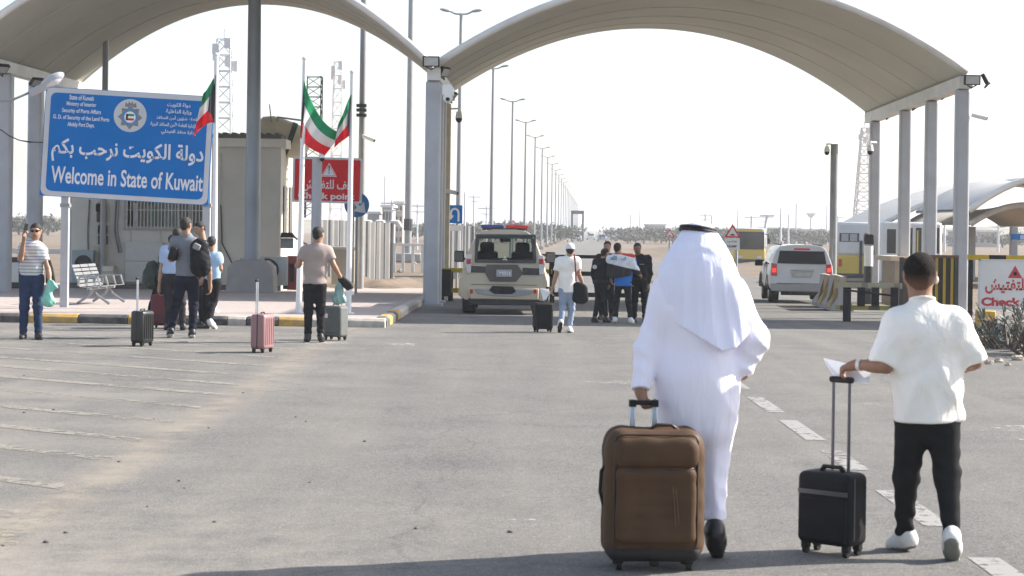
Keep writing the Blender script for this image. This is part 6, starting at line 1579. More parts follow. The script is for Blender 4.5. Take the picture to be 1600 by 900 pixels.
        b = w + d * .03 * q + lat * (.024 * ts) * q; t1 = b + (d * .6 + lat * ts * .75 + nrm * .35).normalized() * .042 * q; t2 = t1 + (d * .9 + lat * ts * .1 + nrm * (.3 + curl * .4)).normalized() * .034 * q
        S_.cone(b, t1, .0145 * q, .012 * q, k=.012); S_.cone(t1, t2, max(mn, .0115 * q), max(mn, .009 * q), k=.005)
    def hair(s, m=M_HAIR, short=True, top=0.0):
        q, S_ = s.q, Solid(); n = s.hrot @ Vector((0, .56, -.83)); pt = s.hp(0, .085, .062)
        g = .010 if short else .018
        S_.cone(s.hp(0, -.012, -.02), s.hp(0, -.014, .034 + top), (.073 + g * .7) * q * s.hs, (.084 + g) * q * s.hs, .92, 1.12, 1.0, .0, rot=s.hr, clip=[(pt, n)])
        S_.cone(s.hp(0, -.036, -.055), s.hp(0, -.035, -.02), .050 * q * s.hs, .070 * q * s.hs, .98, 1, 1, .03, rot=s.hr, clip=[(s.hp(0, .0, -.02), s.hrot @ Vector((0, 1, 0))), (s.hp(0, -.08, -.085), s.hrot @ Vector((0, 0, -1)))])
        S_.p[0] = S_.p[0]; return solid_obj('hair', S_, min(s.h, .012), m, s.o, fold=lambda x, y, z: .0030 * np.sin(x * 240 + z * 90 + 2 * np.sin(y * 90)) * np.sin(y * 210 + z * 150) + 0 * z, relax=1)
    def shirt(s, m, hem=.86, sleeve=.8, fit=1.0, name='shirt', collar=True, seed=0, long=False, amp=.006, cuff=.9):
        J, q, S_ = s.J, s.q, Solid(); b = s.bulk * fit
        ch, wa, pe = J['chest'], J['waist'], J['pelvis']
        S_.cone(ch + Vector((-.075, 0, .02)) * q * b, ch + Vector((.075, 0, .02)) * q * b, .122 * q * b, k=.05, sy=.98)
        S_.cone(J['shoL'] + Vector((.06, 0, .005)) * q, J['shoR'] + Vector((-.06, 0, .005)) * q, .070 * q, k=.07)
        S_.cone(wa + Vector((0, .005, 0)), ch, .122 * q * b, .128 * q * b, 1.36, .98, 1, .06)
        bot = Vector((pe.x, pe.y, hem * q - .03)); S_.cone(bot, wa, .130 * q * b, .124 * q * b, 1.34, .98, 1, .06, clip=[((0, 0, hem * q), (0, 0, -1))])
        for sd in 'LR':
            A, B, C_ = J['sho' + sd], J['elb' + sd], J['wri' + sd]
            if long:
                e = B.lerp(C_, cuff); S_.cone(A, B, .072 * q * b, .060 * q * b, k=.05); S_.cone(B, e, .058 * q * b, .044 * q * b, k=.03, clip=[(e, C_ - B)])
            else:
                e = A.lerp(B, sleeve); S_.cone(A, e + (B - A) * .05, .074 * q * b, (.074 - .008 * sleeve) * q * b, k=.05, clip=[(e, B - A)])
        if collar:
            up = s.hp(0, -.02, -.06) - J['neck']; e = J['neck'] + up * .32; S_.cone(J['neck'] - up * .4, e, .082 * q, .070 * q, k=.035, clip=[(e, up)])
        rnd = random.Random(seed); ph = [rnd.random() * 6 for _ in range(6)]
        def fold(x, y, z):
            return amp * (np.sin(x * 13 + z * 17 + ph[0] + 2 * np.sin(z * 7 + ph[1])) * np.sin(y * 19 - z * 9 + ph[2]) + .7 * np.sin(x * 23 - z * 30 + ph[3] + 1.5 * np.sin(x * 11 + ph[5])) * np.sin(z * 8 + ph[4]) + .5 * np.sin(x * 34 + 3 * np.sin(z * 9 + ph[1])) * np.clip(1.15 - z / q, 0, .6))
        return solid_obj(name, S_, s.h, m, s.o, fold, clip=[((0, 0, hem * q), (0, 0, -1))])
    def trousers(s, m, hem=.06, fit=1.0, seed=0, top=1.02, amp=.005, taper=1.0, name='trousers'):
        J, q, S_ = s.J, s.q, Solid(); b = s.bulk * fit; pe = J['pelvis']
        S_.cone(pe + Vector((0, 0, -.05)) * q, Vector((pe.x, pe.y, top * q)), .118 * q * b, .112 * q * b, 1.34, .98, 1, .05)
        for sd in 'LR':
            A, B, C_ = J['hip' + sd], J['kne' + sd], J['ank' + sd]; d = (C_ - B).normalized(); e = C_ - d * (hem - .04) * q
            S_.cone(A + Vector((0, -.005, -.02)), B, .098 * q * b, .072 * q * b, k=.05); S_.cone(B, e, .070 * q * b, .056 * q * b * taper, k=.04, clip=[(e, d)])
        rnd = random.Random(seed + 50); ph = [rnd.random() * 6 for _ in range(5)]
        def fold(x, y, z):
            kz = np.exp(-((z / q - .5) / .12) ** 2) + np.exp(-((z / q - .16) / .10) ** 2) * 1.4 + .35
            return amp * kz * np.sin(z * 62 + x * 22 + ph[0] + 2 * np.sin(x * 15 + ph[1])) * np.sin(y * 15 + x * 9 + ph[2])
        return solid_obj(name, S_, s.h, m, s.o, fold, clip=[((0, 0, top * q), (0, 0, 1))])
    def shoes(s, m, sole=None, big=1.0):
        q = s.q
        for sd in 'LR':
            a, hl, t = s.J['ank' + sd], s.J['hee' + sd], s.J['toe' + sd]; d = (t - hl).normalized(); sidev = d.cross(Vector((0, 0, 1))).normalized(); up = sidev.cross(d).normalized(); c0 = hl - up * .032 * q; S_ = Solid()
            clip = [(c0, -up)]
            S_.cone(hl, hl.lerp(t, .55) + up * .004, .043 * q * big, .045 * q * big, k=.03, clip=clip); S_.cone(hl.lerp(t, .5), t, .046 * q * big, .038 * q * big, k=.03, clip=clip)
            S_.cone(a - up * .02, hl.lerp(t, .4) + up * .02, .047 * q * big, .044 * q * big, k=.035); S_.cone(hl + up * .045 * q, hl + up * .012, .042 * q * big, .043 * q * big, k=.03)
            sh = solid_obj('shoe', S_, min(s.h, .013), m, s.o)
            if sole is not None:
                P = Solid(); cl = [(c0 - up * .012, -up), (c0 + up * .012, up)]
                P.cone(hl, hl.lerp(t, .55), .047 * q * big, .049 * q * big, k=.02, clip=cl); P.cone(hl.lerp(t, .5), t, .049 * q * big, .042 * q * big, k=.02, clip=cl); solid_obj('sole', P, .009, sole, sh, relax=1)
    def part(s, name, S_, m, h=None, fold=None, clip=(), relax=2): return solid_obj(name, S_, h or s.h, m, s.o, fold, clip, relax)

# ---- man in the white T-shirt, nearest on the right
KP = Vector((2.37, 11.02, 0))                                  # where he stands
def tp(px, py, y): p = at(px, py, y); return p - KP
ts = Person('man in an oversized white T-shirt and black trousers pulling a small black suitcase', KP, 0, 1.73, {
    'head': tp(1437, 431, 11.04), 'neck': tp(1440, 477, 11.0), 'chest': tp(1447, 525, 11.0), 'waist': tp(1450, 590, 11.0), 'pelvis': tp(1448, 640, 11.0),
    'shoL': tp(1397, 505, 10.99), 'shoR': tp(1497, 506, 10.99), 'elbL': tp(1384, 572, 10.93), 'wriL': tp(1338, 570, 11.05), 'elbR': tp(1523, 565, 11.0), 'wriR': tp(1508, 574, 11.2),
    'hipL': tp(1425, 655, 11.03), 'kneL': tp(1416, 745, 11.1), 'ankL': tp(1413, 832, 11.16), 'heeL': tp(1421, 846, 11.15), 'toeL': tp(1394, 850, 11.24),
    'hipR': tp(1473, 655, 11.0), 'kneR': tp(1480, 745, 10.98), 'ankR': tp(1487, 834, 10.88), 'heeR': tp(1487, 843, 10.80), 'toeR': tp(1488, 872, 10.90),
    'hands': {'L': (Vector((-.85, .35, -.25)), Vector((.1, .2, -1)), .75), 'R': (Vector((-.5, .8, 0)), Vector((-1, -.3, 0)), .5)}}, .0095, SK1, yaw=-8, pitch=4, bulk=1.0, hs=1.10)
def fade_hair(z0, z1):
    m = mat('cropped_hair', (.020, .016, .013), .85, 0, .6, 120, .8, 160, .15); n, l = m.node_tree.nodes, m.node_tree.links; b = n['Principled BSDF']; src = b.inputs['Base Color'].links[0].from_socket
    tc = n.new('ShaderNodeTexCoord'); sp = n.new('ShaderNodeSeparateXYZ'); l.new(tc.outputs['Object'], sp.inputs[0]); mr = n.new('ShaderNodeMapRange'); mr.inputs['From Min'].default_value = z0; mr.inputs['From Max'].default_value = z1; l.new(sp.outputs['Z'], mr.inputs['Value'])
    mx = n.new('ShaderNodeMix'); mx.data_type = 'RGBA'; l.new(mr.outputs[0], mx.inputs['Factor']); mx.inputs['A'].default_value = (.15, .085, .058, 1); l.new(src, mx.inputs['B']); l.new(mx.outputs['Result'], b.inputs['Base Color']); return m
ts.hair(fade_hair(ts.J['head'].z - .055, ts.J['head'].z + .015))
M_TEE = drape('white_tee', (.86, .83, .77), .03, (9, 9, 5.5), .75, .026)
S_ = Solid(); J = ts.J; z0 = J['pelvis'].z
zh = tp(1450, 659, 11.0).z
S_.cone(tp(1426, 520, 11.0), tp(1472, 520, 11.0), .140, k=.06, sy=.95); S_.cone(tp(1412, 499, 10.99), tp(1484, 499, 10.99), .070, k=.07)
S_.cone(tp(1449, 590, 11.0), tp(1447, 530, 11.0), .151, .155, 1.28, .93, 1, .06); S_.cone(tp(1449.5, 675, 11.0), tp(1449, 590, 11.0), .158, .151, 1.28, .93, 1, .06)
for sd, e in (('L', tp(1379, 570, 10.96)), ('R', tp(1521, 566, 11.0))):
    A = J['sho' + sd]; S_.cone(A, e + (e - A) * .06, .072, .080, 1, 1.15, 1, .06, clip=[(e, e - A)])
e = tp(1441, 467, 11.0); S_.cone(tp(1441, 486, 11.0), e, .088, .066, k=.05, clip=[(e, (0, .25, 1))])
def teefold(x, y, z):
    return (.006 * np.sin(x * 20 + z * 13 + 1.7 * np.sin(z * 6)) * np.sin(z * 5 + 1) + .0045 * np.sin(x * 33 - z * 21 + 2 * np.sin(z * 9 + x * 6)) + .004 * np.sin((x - z) * 42 + 2.4 * np.sin(z * 8)) * np.sin(z * 11 + x * 9)) * np.clip(1.75 - z, .15, 1) + (np.abs(np.sin((x * np.sign(x + 1e-6) * 1.3 + z) * 10 + 1.3 * np.sin(x * 10))) - .5) * .011 * np.exp(-((z - 1.02) / .22) ** 2) + 0 * y
ts.part('tshirt', S_, M_TEE, .0105, teefold, [((0, 0, zh), (0.02, 0, -1))])
q = MB(); e = tp(1441, 468, 11.0); q.torus(e, .068, .009, 'Z', 28, 8, Matrix.Rotation(R(-14), 3, 'X')); q.build('collar_rib', mat('collar_white', (.80, .77, .71), .9, 0, .05, 20, .4, 90), ts.o, smooth=True)
ts.trousers(cloth('black_jogger', (.017, .017, .018), .2), .02, 1.02, 4, 1.02, .005, .86)
ts.shoes(M_SHOEW, mat('grey_sole', (.17, .175, .15), .8), 1.08)
q = MB(); w = J['wriL'].lerp(J['elbL'], .12); d = (J['elbL'] - J['wriL']).normalized(); q.cyl(w - d * .011, w + d * .011, .036, n=16); q.build('watch', mat('pale_strap', (.62, .58, .54), .4), ts.o, smooth='auto')
q = MB(); q.ball(ts.hp(.088, 0, -.02), (.012, .012, .022), 8, 6); q.build('earpiece', M_WHITE, ts.o, smooth=True)
# travel papers in his hand
q = MB(); pp = [at(1287, 561, 11.2), at(1330, 571, 11.16), at(1360, 580, 11.1), at(1358, 600, 11.02), at(1316, 594, 11.1), at(1301, 586, 11.14)]
q.add([p + Vector((0, 0, o)) for o in (0, .006) for p in pp], [(0, 1, 4, 5), (1, 2, 3, 4), (6, 11, 10, 7), (7, 10, 9, 8)] + [(i, 6 + i, 6 + (i + 1) % 6, (i + 1) % 6) for i in range(6)])
tag(q.build('papers', mat('paper', (.78, .78, .80), .7, 0, .04, 6)), 'folded white travel papers held over the suitcase handle', 'papers')

# ---- man in white robe and headscarf
RP = Vector((1.04, 10.85, 0))
def rp(px, py, y): return at(px, py, y) - RP
rb = Person('man in a long white robe and white headscarf with black cord walking away', RP, 0, 1.84, {
    'head': rp(1092, 386, 10.86), 'neck': rp(1092, 430, 10.84), 'chest': rp(1092, 480, 10.84), 'waist': rp(1090, 550, 10.84), 'pelvis': rp(1088, 600, 10.84),
    'shoL': rp(1040, 455, 10.83), 'shoR': rp(1144, 455, 10.83), 'elbL': rp(1011, 545, 10.82), 'wriL': rp(1001, 612, 10.72), 'elbR': rp(1180, 528, 10.84), 'wriR': rp(1160, 585, 11.0),
    'hipL': rp(1064, 612, 10.86), 'kneL': rp(1062, 730, 11.05), 'ankL': rp(1060, 838, 11.15), 'heeL': rp(1060, 850, 11.12), 'toeL': rp(1056, 852, 11.34),
    'hipR': rp(1112, 612, 10.84), 'kneR': rp(1112, 728, 10.88), 'ankR': rp(1116, 822, 10.74), 'heeR': rp(1117, 834, 10.70), 'toeR': rp(1121, 861, 10.86),
    'hands': {'L': (Vector((.25, -.2, -.9)), Vector((.9, -.3, .2)), .85), 'R': (Vector((-.6, .7, -.2)), Vector((-1, -.3, 0)), .5)}}, .0105, SK1)
M_ROBE = drape('robe_white', (.87, .845, .96), .02, (9, 9, 2.6), .6, .028)
S_ = Solid(); J = rb.J
S_.cone(rp(1058, 478, 10.84), rp(1128, 478, 10.84), .150, k=.08, sy=.95); S_.cone(rp(1048, 452, 10.83), rp(1136, 452, 10.83), .066, k=.08)
S_.cone(rp(1088, 600, 10.85), rp(1090, 490, 10.84), .176, .168, 1.24, .95, 1, .08)
S_.cone(rp(1095, 660, 10.86), rp(1090, 590, 10.85), .160, .178, 1.22, 1.0, 1, .08)
S_.cone(rp(1113, 640, 10.85), rp(1113, 716, 10.87), .125, .085, 1.0, 1.05, 1, .08); S_.cone(rp(1113, 716, 10.87), rp(1116, 826, 10.78), .085, .070, 1.08, 1.2, 1, .06, clip=[(rp(1114, 815, 10.78), (.05, -.2, -1))])
S_.cone(rp(1068, 640, 10.88), rp(1066, 730, 11.0), .140, .10, 1.0, 1.1, 1, .10); S_.cone(rp(1066, 730, 11.0), rp(1064, 830, 11.08), .10, .085, 1.0, 1.2, 1, .08, clip=[(rp(1064, 815, 11.08), (0, 0, -1))])
S_.cone(rp(1104, 690, 10.9), rp(1090, 770, 10.98), .08, .07, 1.1, .7, 1, .09)
S_.cone(J['shoL'], J['elbL'], .074, .068, k=.06); e = J['elbL'].lerp(J['wriL'], .96); S_.cone(J['elbL'], e, .068, .054, k=.05, clip=[(e, J['wriL'] - J['elbL'])])
S_.cone(J['shoR'], J['elbR'], .076, .074, k=.06); e = J['elbR'].lerp(J['wriR'], .9); S_.cone(J['elbR'], e, .074, .056, k=.05, clip=[(e, J['wriR'] - J['elbR'])])
e = J['elbR'] + Vector((-.05, -.02, -.16)); S_.cone(J['elbR'] + Vector((-.03, 0, -.04)), e, .07, .045, k=.08)
def robefold(x, y, z):
    lo = np.clip((1.15 - z) * 1.3, .05, 1.0)
    cr = lambda p: .6 - np.abs(np.sin(p)) * 1.2                      # sharp valleys, soft ridges
    a = -.011 * cr(x * 13 + 1.1 * np.sin(z * 3.1 + 1) + z * 2.2) - .005 * cr(x * 27 + z * 5 + 1.3 * np.sin(z * 4.3))
    b = -.009 * cr((x * 1.25 + z) * 9 + 1.4 * np.sin(x * 9 + z * 5)) * (.5 + .5 * np.sin(z * 5 + x * 7 + 1))
    sl = np.clip((np.abs(x) - .2) * 12, 0, 1) * -.006 * cr(z * 16 + x * 21 + 1.6 * np.sin(z * 11))
    kn = np.exp(-((z - .30) / .16) ** 2) * -.008 * cr(z * 27 + x * 20 + 1.5 * np.sin(x * 30))
    return a * lo + b * .7 * np.clip(lo * 2, .1, 1) + sl + kn + .002 * np.sin(y * 30 + z * 12)
rb.part('robe', S_, M_ROBE, .0085, robefold, relax=1)
# headscarf: cap, fall over the shoulders and the point hanging down the back
M_SCARF = drape('scarf_white', (.82, .82, .97), .02, (15, 15, 1.6), .55, .02)
S_ = Solid()
S_.cone(rp(1091, 386, 10.86), rp(1092, 374, 10.86), .106, .104, .96, 1.12, 1.0, .04)
S_.cone(rp(1091, 392, 10.85), rp(1086, 440, 10.82), .110, .150, 1.0, .85, 1, .08)
S_.cone(rp(1054, 468, 10.80), rp(1080, 415, 10.82), .072, .115, 1.1, .9, 1, .09)
S_.cone(rp(1128, 468, 10.80), rp(1104, 415, 10.82), .076, .115, 1.1, .9, 1, .09)
S_.cone(rp(1090, 440, 10.79), rp(1106, 565, 10.745), .16, .180, 1.26, .66, 1, .10)
S_.cone(rp(1122, 460, 10.79), rp(1140, 540, 10.765), .10, .085, 1.0, .8, 1, .10)
def scarffold(x, y, z):
    w = np.clip((1.86 - z) * 2.2, .12, 1.0)
    xs = (x - .03) / (1 + np.clip(1.8 - z, 0, 1) * .9)
    cr = lambda p: .6 - np.abs(np.sin(p)) * 1.2
    return -w * (.0085 * cr(xs * 25 + .5 * np.sin(z * 4)) + .005 * cr(xs * 52 + 1.0 + .8 * np.sin(z * 5)) + .004 * cr(xs * 14 + z * 5)) + 0 * y
rb.part('headscarf', S_, M_SCARF, .0080, scarffold, [(rp(1060, 508, 10.7), (-.50, 0, -.86)), (rp(1163, 530, 10.7), (.70, 0, -.7)), (rp(1135, 547, 10.7), (.25, 0, -1))], relax=1)
q = MB(); c = rp(1091, 359.5, 10.865); Mx = Matrix.Rotation(R(7), 3, 'Y') @ Matrix.Rotation(R(-5), 3, 'X')
for dz, r_ in ((.008, .100), (-.008, .103)): q.torus(c + Vector((0, 0, dz)), r_, .0098, 'Z', 36, 8, Mx @ Matrix.Diagonal((1, 1.14, 1)))
q.build('head_cord', mat('black_cord', (.012, .012, .014), .6, 0, .3, 60, .5, 80), rb.o, smooth=True)
rb.shoes(mat('leather_shoe', (.016, .014, .014), .35, 0, .2, 20), M_SOLED, 1.08)

# ------------------------------------------------------------------ luggage
M_SILR = mat('handle_silver', (.58, .60, .64), .3, .8)
def suitcase(label, loc, rz, w, d, h, m, leg=.05, rod=.0, rod_gap=.14, rod_m=M_SILR, ribs=0, style='hard', tilt=0.0, two=True, cat='suitcase'):
    """wheeled case with its broad face to -y; the pull handle is on the far side"""
    t = thing('suitcase', label, cat, loc); t.rotation_euler = (tilt, 0, rz)
    q = MB(); q.b2((-w / 2, -d / 2, leg), (w / 2, d / 2, leg + h)); q.build('shell', m, t, bevel=min(.045, d * .2), segs=4)
    if style == 'hard':
        q = MB(); q.b2((-w / 2 - .002, -.008, leg + .002), (w / 2 + .002, .008, leg + h + .002)); q.build('zip_seam', M_BLACK, t, bevel=.004)
        q = MB()
        for k in range(ribs): x = -w / 2 + w * (k + 1) / (ribs + 1); q.cyl((x, -d / 2, leg + .06), (x, -d / 2, leg + h - .06), .012, n=8); q.cyl((x, d / 2, leg + .06), (x, d / 2, leg + h - .06), .012, n=8)
        if ribs: q.build('ribs', m, t, smooth='auto')
    for sx in (-1, 1):
        for sy in (-1, 1):
            x, y = sx * (w / 2 - .045), sy * (d / 2 - .045); q = MB(); q.cyl((x - .012, y, .024), (x + .012, y, .024), .024, n=14); wo = q.build('wheel', M_BLACK, t, smooth='auto')
            q = MB(); q.b2((x - .022, y - .024, .03), (x + .022, y + .024, leg + .03)); q.build('caster_housing', M_BLACK, wo, bevel=.008)
    if rod:
        yb = d / 2 - .02; z0 = leg + h; q = MB()
        for s in ((-1, 1) if two else (0,)): q.cyl((s * rod_gap / 2, yb, z0 - .01), (s * rod_gap / 2, yb, z0 + rod), .010, .009, 8)
        q.build('pull_rod', rod_m, t, smooth='auto'); q = MB(); q.b2((-rod_gap / 2 - .025, yb - .018, z0 + rod - .012), (rod_gap / 2 + .025, yb + .018, z0 + rod + .024)); q.build('grip', M_BLACK, t, bevel=.012)
    q = MB(); q.tube([(-.06, .0, leg + h), (-.045, .0, leg + h + .022), (.045, .0, leg + h + .022), (.06, .0, leg + h)], .008, 6); q.build('carry_handle', M_BLACK, t)
    return t
# the big brown case in the foreground
BC = Vector((0.785, 10.52, 0))
M_BROWN = mat('brown_nylon', (.082, .046, .025), .65, 0, .12, 5, .12, 160, .2); M_BROWND = mat('brown_piping', (.05, .026, .016), .5, 0, .2, 20)
t = thing('suitcase', 'large brown fabric suitcase with front pockets pulled by the man in the white robe', 'suitcase', BC, R(2.5))
w_, d_, h_, lg = .505, .30, .705, .055
S_ = Solid()
for sx in (-1, 1):
    S_.cone((sx * .185, -.07, lg + .075), (sx * .178, -.07, lg + h_ - .075), .075, k=.02); S_.cone((sx * .185, .07, lg + .075), (sx * .178, .07, lg + h_ - .075), .075, k=.02)
for zz in (.12, .24, .36, .48, .60): S_.cone((-.18, -.085, lg + zz - .02), (.18, -.085, lg + zz - .02), .085, k=.06); S_.cone((-.18, .06, lg + zz - .02), (.18, .06, lg + zz - .02), .085, k=.06)
S_.cone((-.17, -.07, lg + h_ - .085), (.17, -.07, lg + h_ - .085), .085, k=.03); S_.cone((-.17, .07, lg + h_ - .085), (.17, .07, lg + h_ - .085), .085, k=.03)
solid_obj('shell', S_, .011, M_BROWN, t, lambda x, y, z: .0022 * np.sin(z * 46 + x * 20) * np.sin(x * 17 + y * 9))
def pocket(name, x0, x1, z0, z1, dp, th, m, parent, bulge=.02):
    S_ = Solid(); y = -.165 - dp
    c = [(x0 + .03, z0 + .03), (x1 - .03, z0 + .03), (x1 - .03, z1 - .03), (x0 + .03, z1 - .03)]
    for i in range(4): a, b = c[i], c[(i + 1) % 4]; S_.cone((a[0], y, a[1]), (b[0], y, b[1]), .03, k=.01, sy=.7)
    n_ = 6
    for k in range(n_): zz = z0 + .03 + (z1 - z0 - .06) * k / (n_ - 1); S_.cone((x0 + .03, y - bulge * .3, zz), (x1 - .03, y - bulge * .3, zz), .03, k=.04, sy=.8)
    return solid_obj(name, S_, .010, m, parent, lambda x, y, z: .0028 * np.sin(x * 34 + 3 * np.sin(z * 6)) * np.sin(z * 13 + 1) + 0 * y)
pk = pocket('front_pocket', -.205, .205, lg + .11, lg + .50, .012, .03, M_BROWN, t)
pocket('upper_pocket', -.205, .205, lg + .515, lg + .66, .0, .02, M_BROWN, t, .01)
q = MB()
def loopz(mb, x0, x1, z0, z1, y, r=.005, c=.035): mb.tube([(x0 + c, y, z0), (x1 - c, y, z0), (x1 - .01, y, z0 + .01), (x1, y, z0 + c), (x1, y, z1 - c), (x1 - .01, y, z1 - .01), (x1 - c, y, z1), (x0 + c, y, z1), (x0 + .01, y, z1 - .01), (x0, y, z1 - c), (x0, y, z0 + c), (x0 + .01, y, z0 + .01), (x0 + c, y, z0)], r, 6)
loopz(q, -.225, .225, lg + .07, lg + .685, -.168, .006); q.tube([(-.20, -.192, lg + .508), (.20, -.192, lg + .508)], .005, 6); loopz(q, -.19, .19, lg + .125, lg + .495, -.205, .0035)
q.build('piping', M_BROWND, t, smooth=True)
q = MB()
for x in (.085, .10): q.tube([(x, -.207, lg + .42), (x + .012, -.212, lg + .3), (x + .022, -.207, lg + .17)], .003, 5)
q.tube([(.19, -.175, lg + .50), (.235, -.12, lg + .49)], .004, 5); q.build('zip', mat('zip_tan', (.16, .085, .05), .4), t)
q = MB(); q.b2((.05, -.190, lg + .60), (.115, -.182, lg + .612)); q.build('logo_plate', mat('logo_bronze', (.2, .12, .07), .3, .5), t)
S_ = Solid()
for yy in (-.11, 0, .1): S_.cone((-.195, yy, lg + .05), (.195, yy, lg + .05), .062, k=.03)
solid_obj('base_guard', S_, .011, mat('black_base', (.012, .011, .010), .7, 0, .2, 12), t, clip=[((0, 0, lg + .085), (0, 0, 1)), ((0, 0, lg - .005), (0, 0, -1))])
for sx in (-1, 1):
    for sy in (-1, 1):
        x, y = sx * .19, sy * .10; q = MB(); q.cyl((x - .014, y, .027), (x + .014, y, .027), .027, n=16); wo = q.build('wheel', M_BLACK, t, smooth='auto'); q = MB(); q.b2((x - .022, y - .03, .035), (x + .022, y + .03, lg + .012)); q.build('caster_housing', M_BLACK, wo, bevel=.008)
q = MB(); q.box((0, -.14, lg - .012), (.05, .03, .03)); q.build('kick_stud', M_BLACK, t, bevel=.008)
q = MB(); q.tube([(-.258, -.02, lg + .5), (-.285, -.02, lg + .47), (-.29, -.02, lg + .36), (-.275, -.02, lg + .30), (-.256, -.02, lg + .28)], .010, 8); q.build('side_handle', M_BLACK, t, smooth=True)
q = MB(); q.tube([(-.03, .0, lg + h_ - .012), (0.02, .0, lg + h_ + .018), (.10, .0, lg + h_ + .018), (.14, .0, lg + h_ - .012)], .010, 8); q.build('top_handle', M_BROWND, t, smooth=True)
hx = [-.105, .018]
for x in hx:
    q = MB(); q.b2((x - .014, .09, lg + h_ - .02), (x + .014, .112, lg + h_ + .115)); q.build('pull_rod', mat('rod_blue_silver', (.42, .52, .62), .3, .6), t, bevel=.005)
q = MB(); q.tube([(hx[0], .10, lg + h_ + .13), (hx[1], .10, lg + h_ + .13)], .014, 8)
for x in hx: q.b2((x - .019, .078, lg + h_ + .108), (x + .019, .122, lg + h_ + .145))
q.build('grip', M_BLACK, t, smooth='auto')

t = suitcase('small black fabric cabin suitcase pulled by the man in the white T-shirt', Vector((1.855, 11.02, 0)), R(-40), .355, .215, .415, mat('black_nylon', (.012, .012, .013), .7, 0, .2, 8, .3, 130, .2), .06, .515, .105, mat('rod_dark', (.10, .10, .11), .35, .7), 0, 'soft')
q = MB(); q.b2((-.155, -.120, .09), (.155, -.1, .33)); q.build('front_pocket', MATS['black_nylon'], t, bevel=.015, segs=3)
q = MB(); q.b2((-.16, -.1125, .35), (.16, -.105, .375)); q.b2((-.178, -.06, .1), (-.1765, -.05, .45)); q.b2((.1765, -.06, .1), (.179, -.05, .45)); q.build('zip', mat('zip_grey', (.06, .06, .065), .35), t)
q = MB(); q.tube([(-.075, 0, .475), (-.055, 0, .50), (.055, 0, .50), (.075, 0, .475)], .012, 8); q.build('top_handle', M_BLACK, t, smooth=True)
suitcase('dusty pink hard-shell suitcase standing alone on the asphalt', gnd(409, 551) + Vector((0, 0.05, 0)), R(72), .36, .225, .50, mat('pink_shell', (.30, .155, .16), .45, 0, .05, 3, coat=.2), .055, .47, .05, M_SILR, 5)
suitcase('black hard-shell suitcase standing alone near the man taking a selfie', gnd(221, 541) + Vector((0, 0.05, 0)), R(68), .33, .225, .48, mat('black_shell', (.012, .013, .014), .35, 0, .2, 3, coat=.3), .05, .47, .03, M_SILR, 5)
t = suitcase('grey-green fabric suitcase beside the man in the beige polo shirt', gnd(523, 532) + Vector((0, .1, 0)), R(-32), .36, .24, .50, mat('grey_nylon', (.115, .125, .12), .7, 0, .1, 6, .25, 100), .055, .32, .10, M_SILR, 0, 'soft')
q = MB(); q.b2((-.15, -.135, .12), (.15, -.115, .36)); q.build('front_pocket', MATS['grey_nylon'], t, bevel=.015); q = MB(); q.b2((-.13, -.143, .36), (-.06, -.12, .43)); q.build('label_tag', M_WHITE, t)
t = suitcase('black fabric suitcase pulled by the man in the white cap', gnd(848, 519) + Vector((0, .08, 0)), R(16), .34, .25, .48, mat('black_nylon2', (.014, .014, .017), .7, 0, .2, 8, .25, 110, .2), .055, .0, .1, M_DARK, 0, 'soft')
q = MB()
q.cyl((.03, .1, .53), (.12, .12, .80), .014, n=8); q.cyl((.10, .1, .53), (.17, .12, .80), .014, n=8); q.build('pull_rod', M_BLACK, t, smooth='auto'); q = MB(); q.tube([(.09, .12, .80), (.20, .12, .80)], .02, 8); q.build('grip', M_BLACK, t, smooth=True)
q = MB(); q.b2((.172, -.06, .1), (.178, .06, .40)); q.build('side_label', mat('label_pale', (.5, .5, .52), .6), t)
t = suitcase('dark red suitcase tilted on its wheels behind the backpack man', gnd(253, 513) + Vector((0, .1, 0)), R(-14), .42, .25, .55, mat('dark_red_nylon', (.135, .012, .022), .6, 0, .12, 6, .2, 100), .05, .30, .10, M_SILR, 0, 'soft', R(-4))
q = MB(); q.b2((-.17, -.142, .10), (.17, -.12, .22)); q.build('front_pocket', mat('darker_red', (.08, .01, .015), .6), t, bevel=.012)

# ------------------------------------------------------------------ the people at the pavement and at the gate
class Place:
    """turns photo pixels into a person's own frame"""
    def __init__(s, px, py, rz=0.0, dy=0.0):
        s.loc = gnd(px, py) + Vector((0, dy, 0)); s.loc.z = zg(s.loc.y); s.rz = rz; s.iv = (Matrix.Translation(s.loc) @ Matrix.Rotation(rz, 4, 'Z')).inverted()
    def __call__(s, px, py, dy=0.0): return s.iv @ at(px, py, s.loc.y + dy)
def bag_obj(name, label, cat, S_, m, h=.014, fold=None, clip=(), loc=(0, 0, 0)):
    o = solid_obj(name, S_, h, m, None, fold, clip); o.location = loc; return tag(o, label, cat)

# man taking a selfie
pl = Place(48, 530, R(180))
sf = Person('man in a white striped T-shirt and blue jeans holding up a phone for a selfie', pl.loc, pl.rz, 1.83, {
    'shoL': pl(67, 394), 'elbL': pl(75, 420, -.05), 'wriL': pl(78, 441, -.12), 'shoR': pl(36, 394), 'elbR': pl(32, 405, -.25), 'wriR': pl(38, 371, -.42),
    'ankL': pl(60, 520), 'heeL': pl(59, 526, .05), 'toeL': pl(64, 527.5, -.15), 'kneL': pl(59, 480, -.03), 'ankR': pl(36, 520), 'heeR': pl(37, 526, .05), 'toeR': pl(34, 527.5, -.16), 'kneR': pl(38, 480, -.03),
    'head': pl(56, 361.5, -.03), 'hands': {'R': (Vector((-.05, .5, .9)), Vector((-.9, .3, -.2)), .6), 'L': (Vector((0, 0, -1)), Vector((1, 0, 0)), .8)}}, .0135, SK2, 4, -3, face=True)
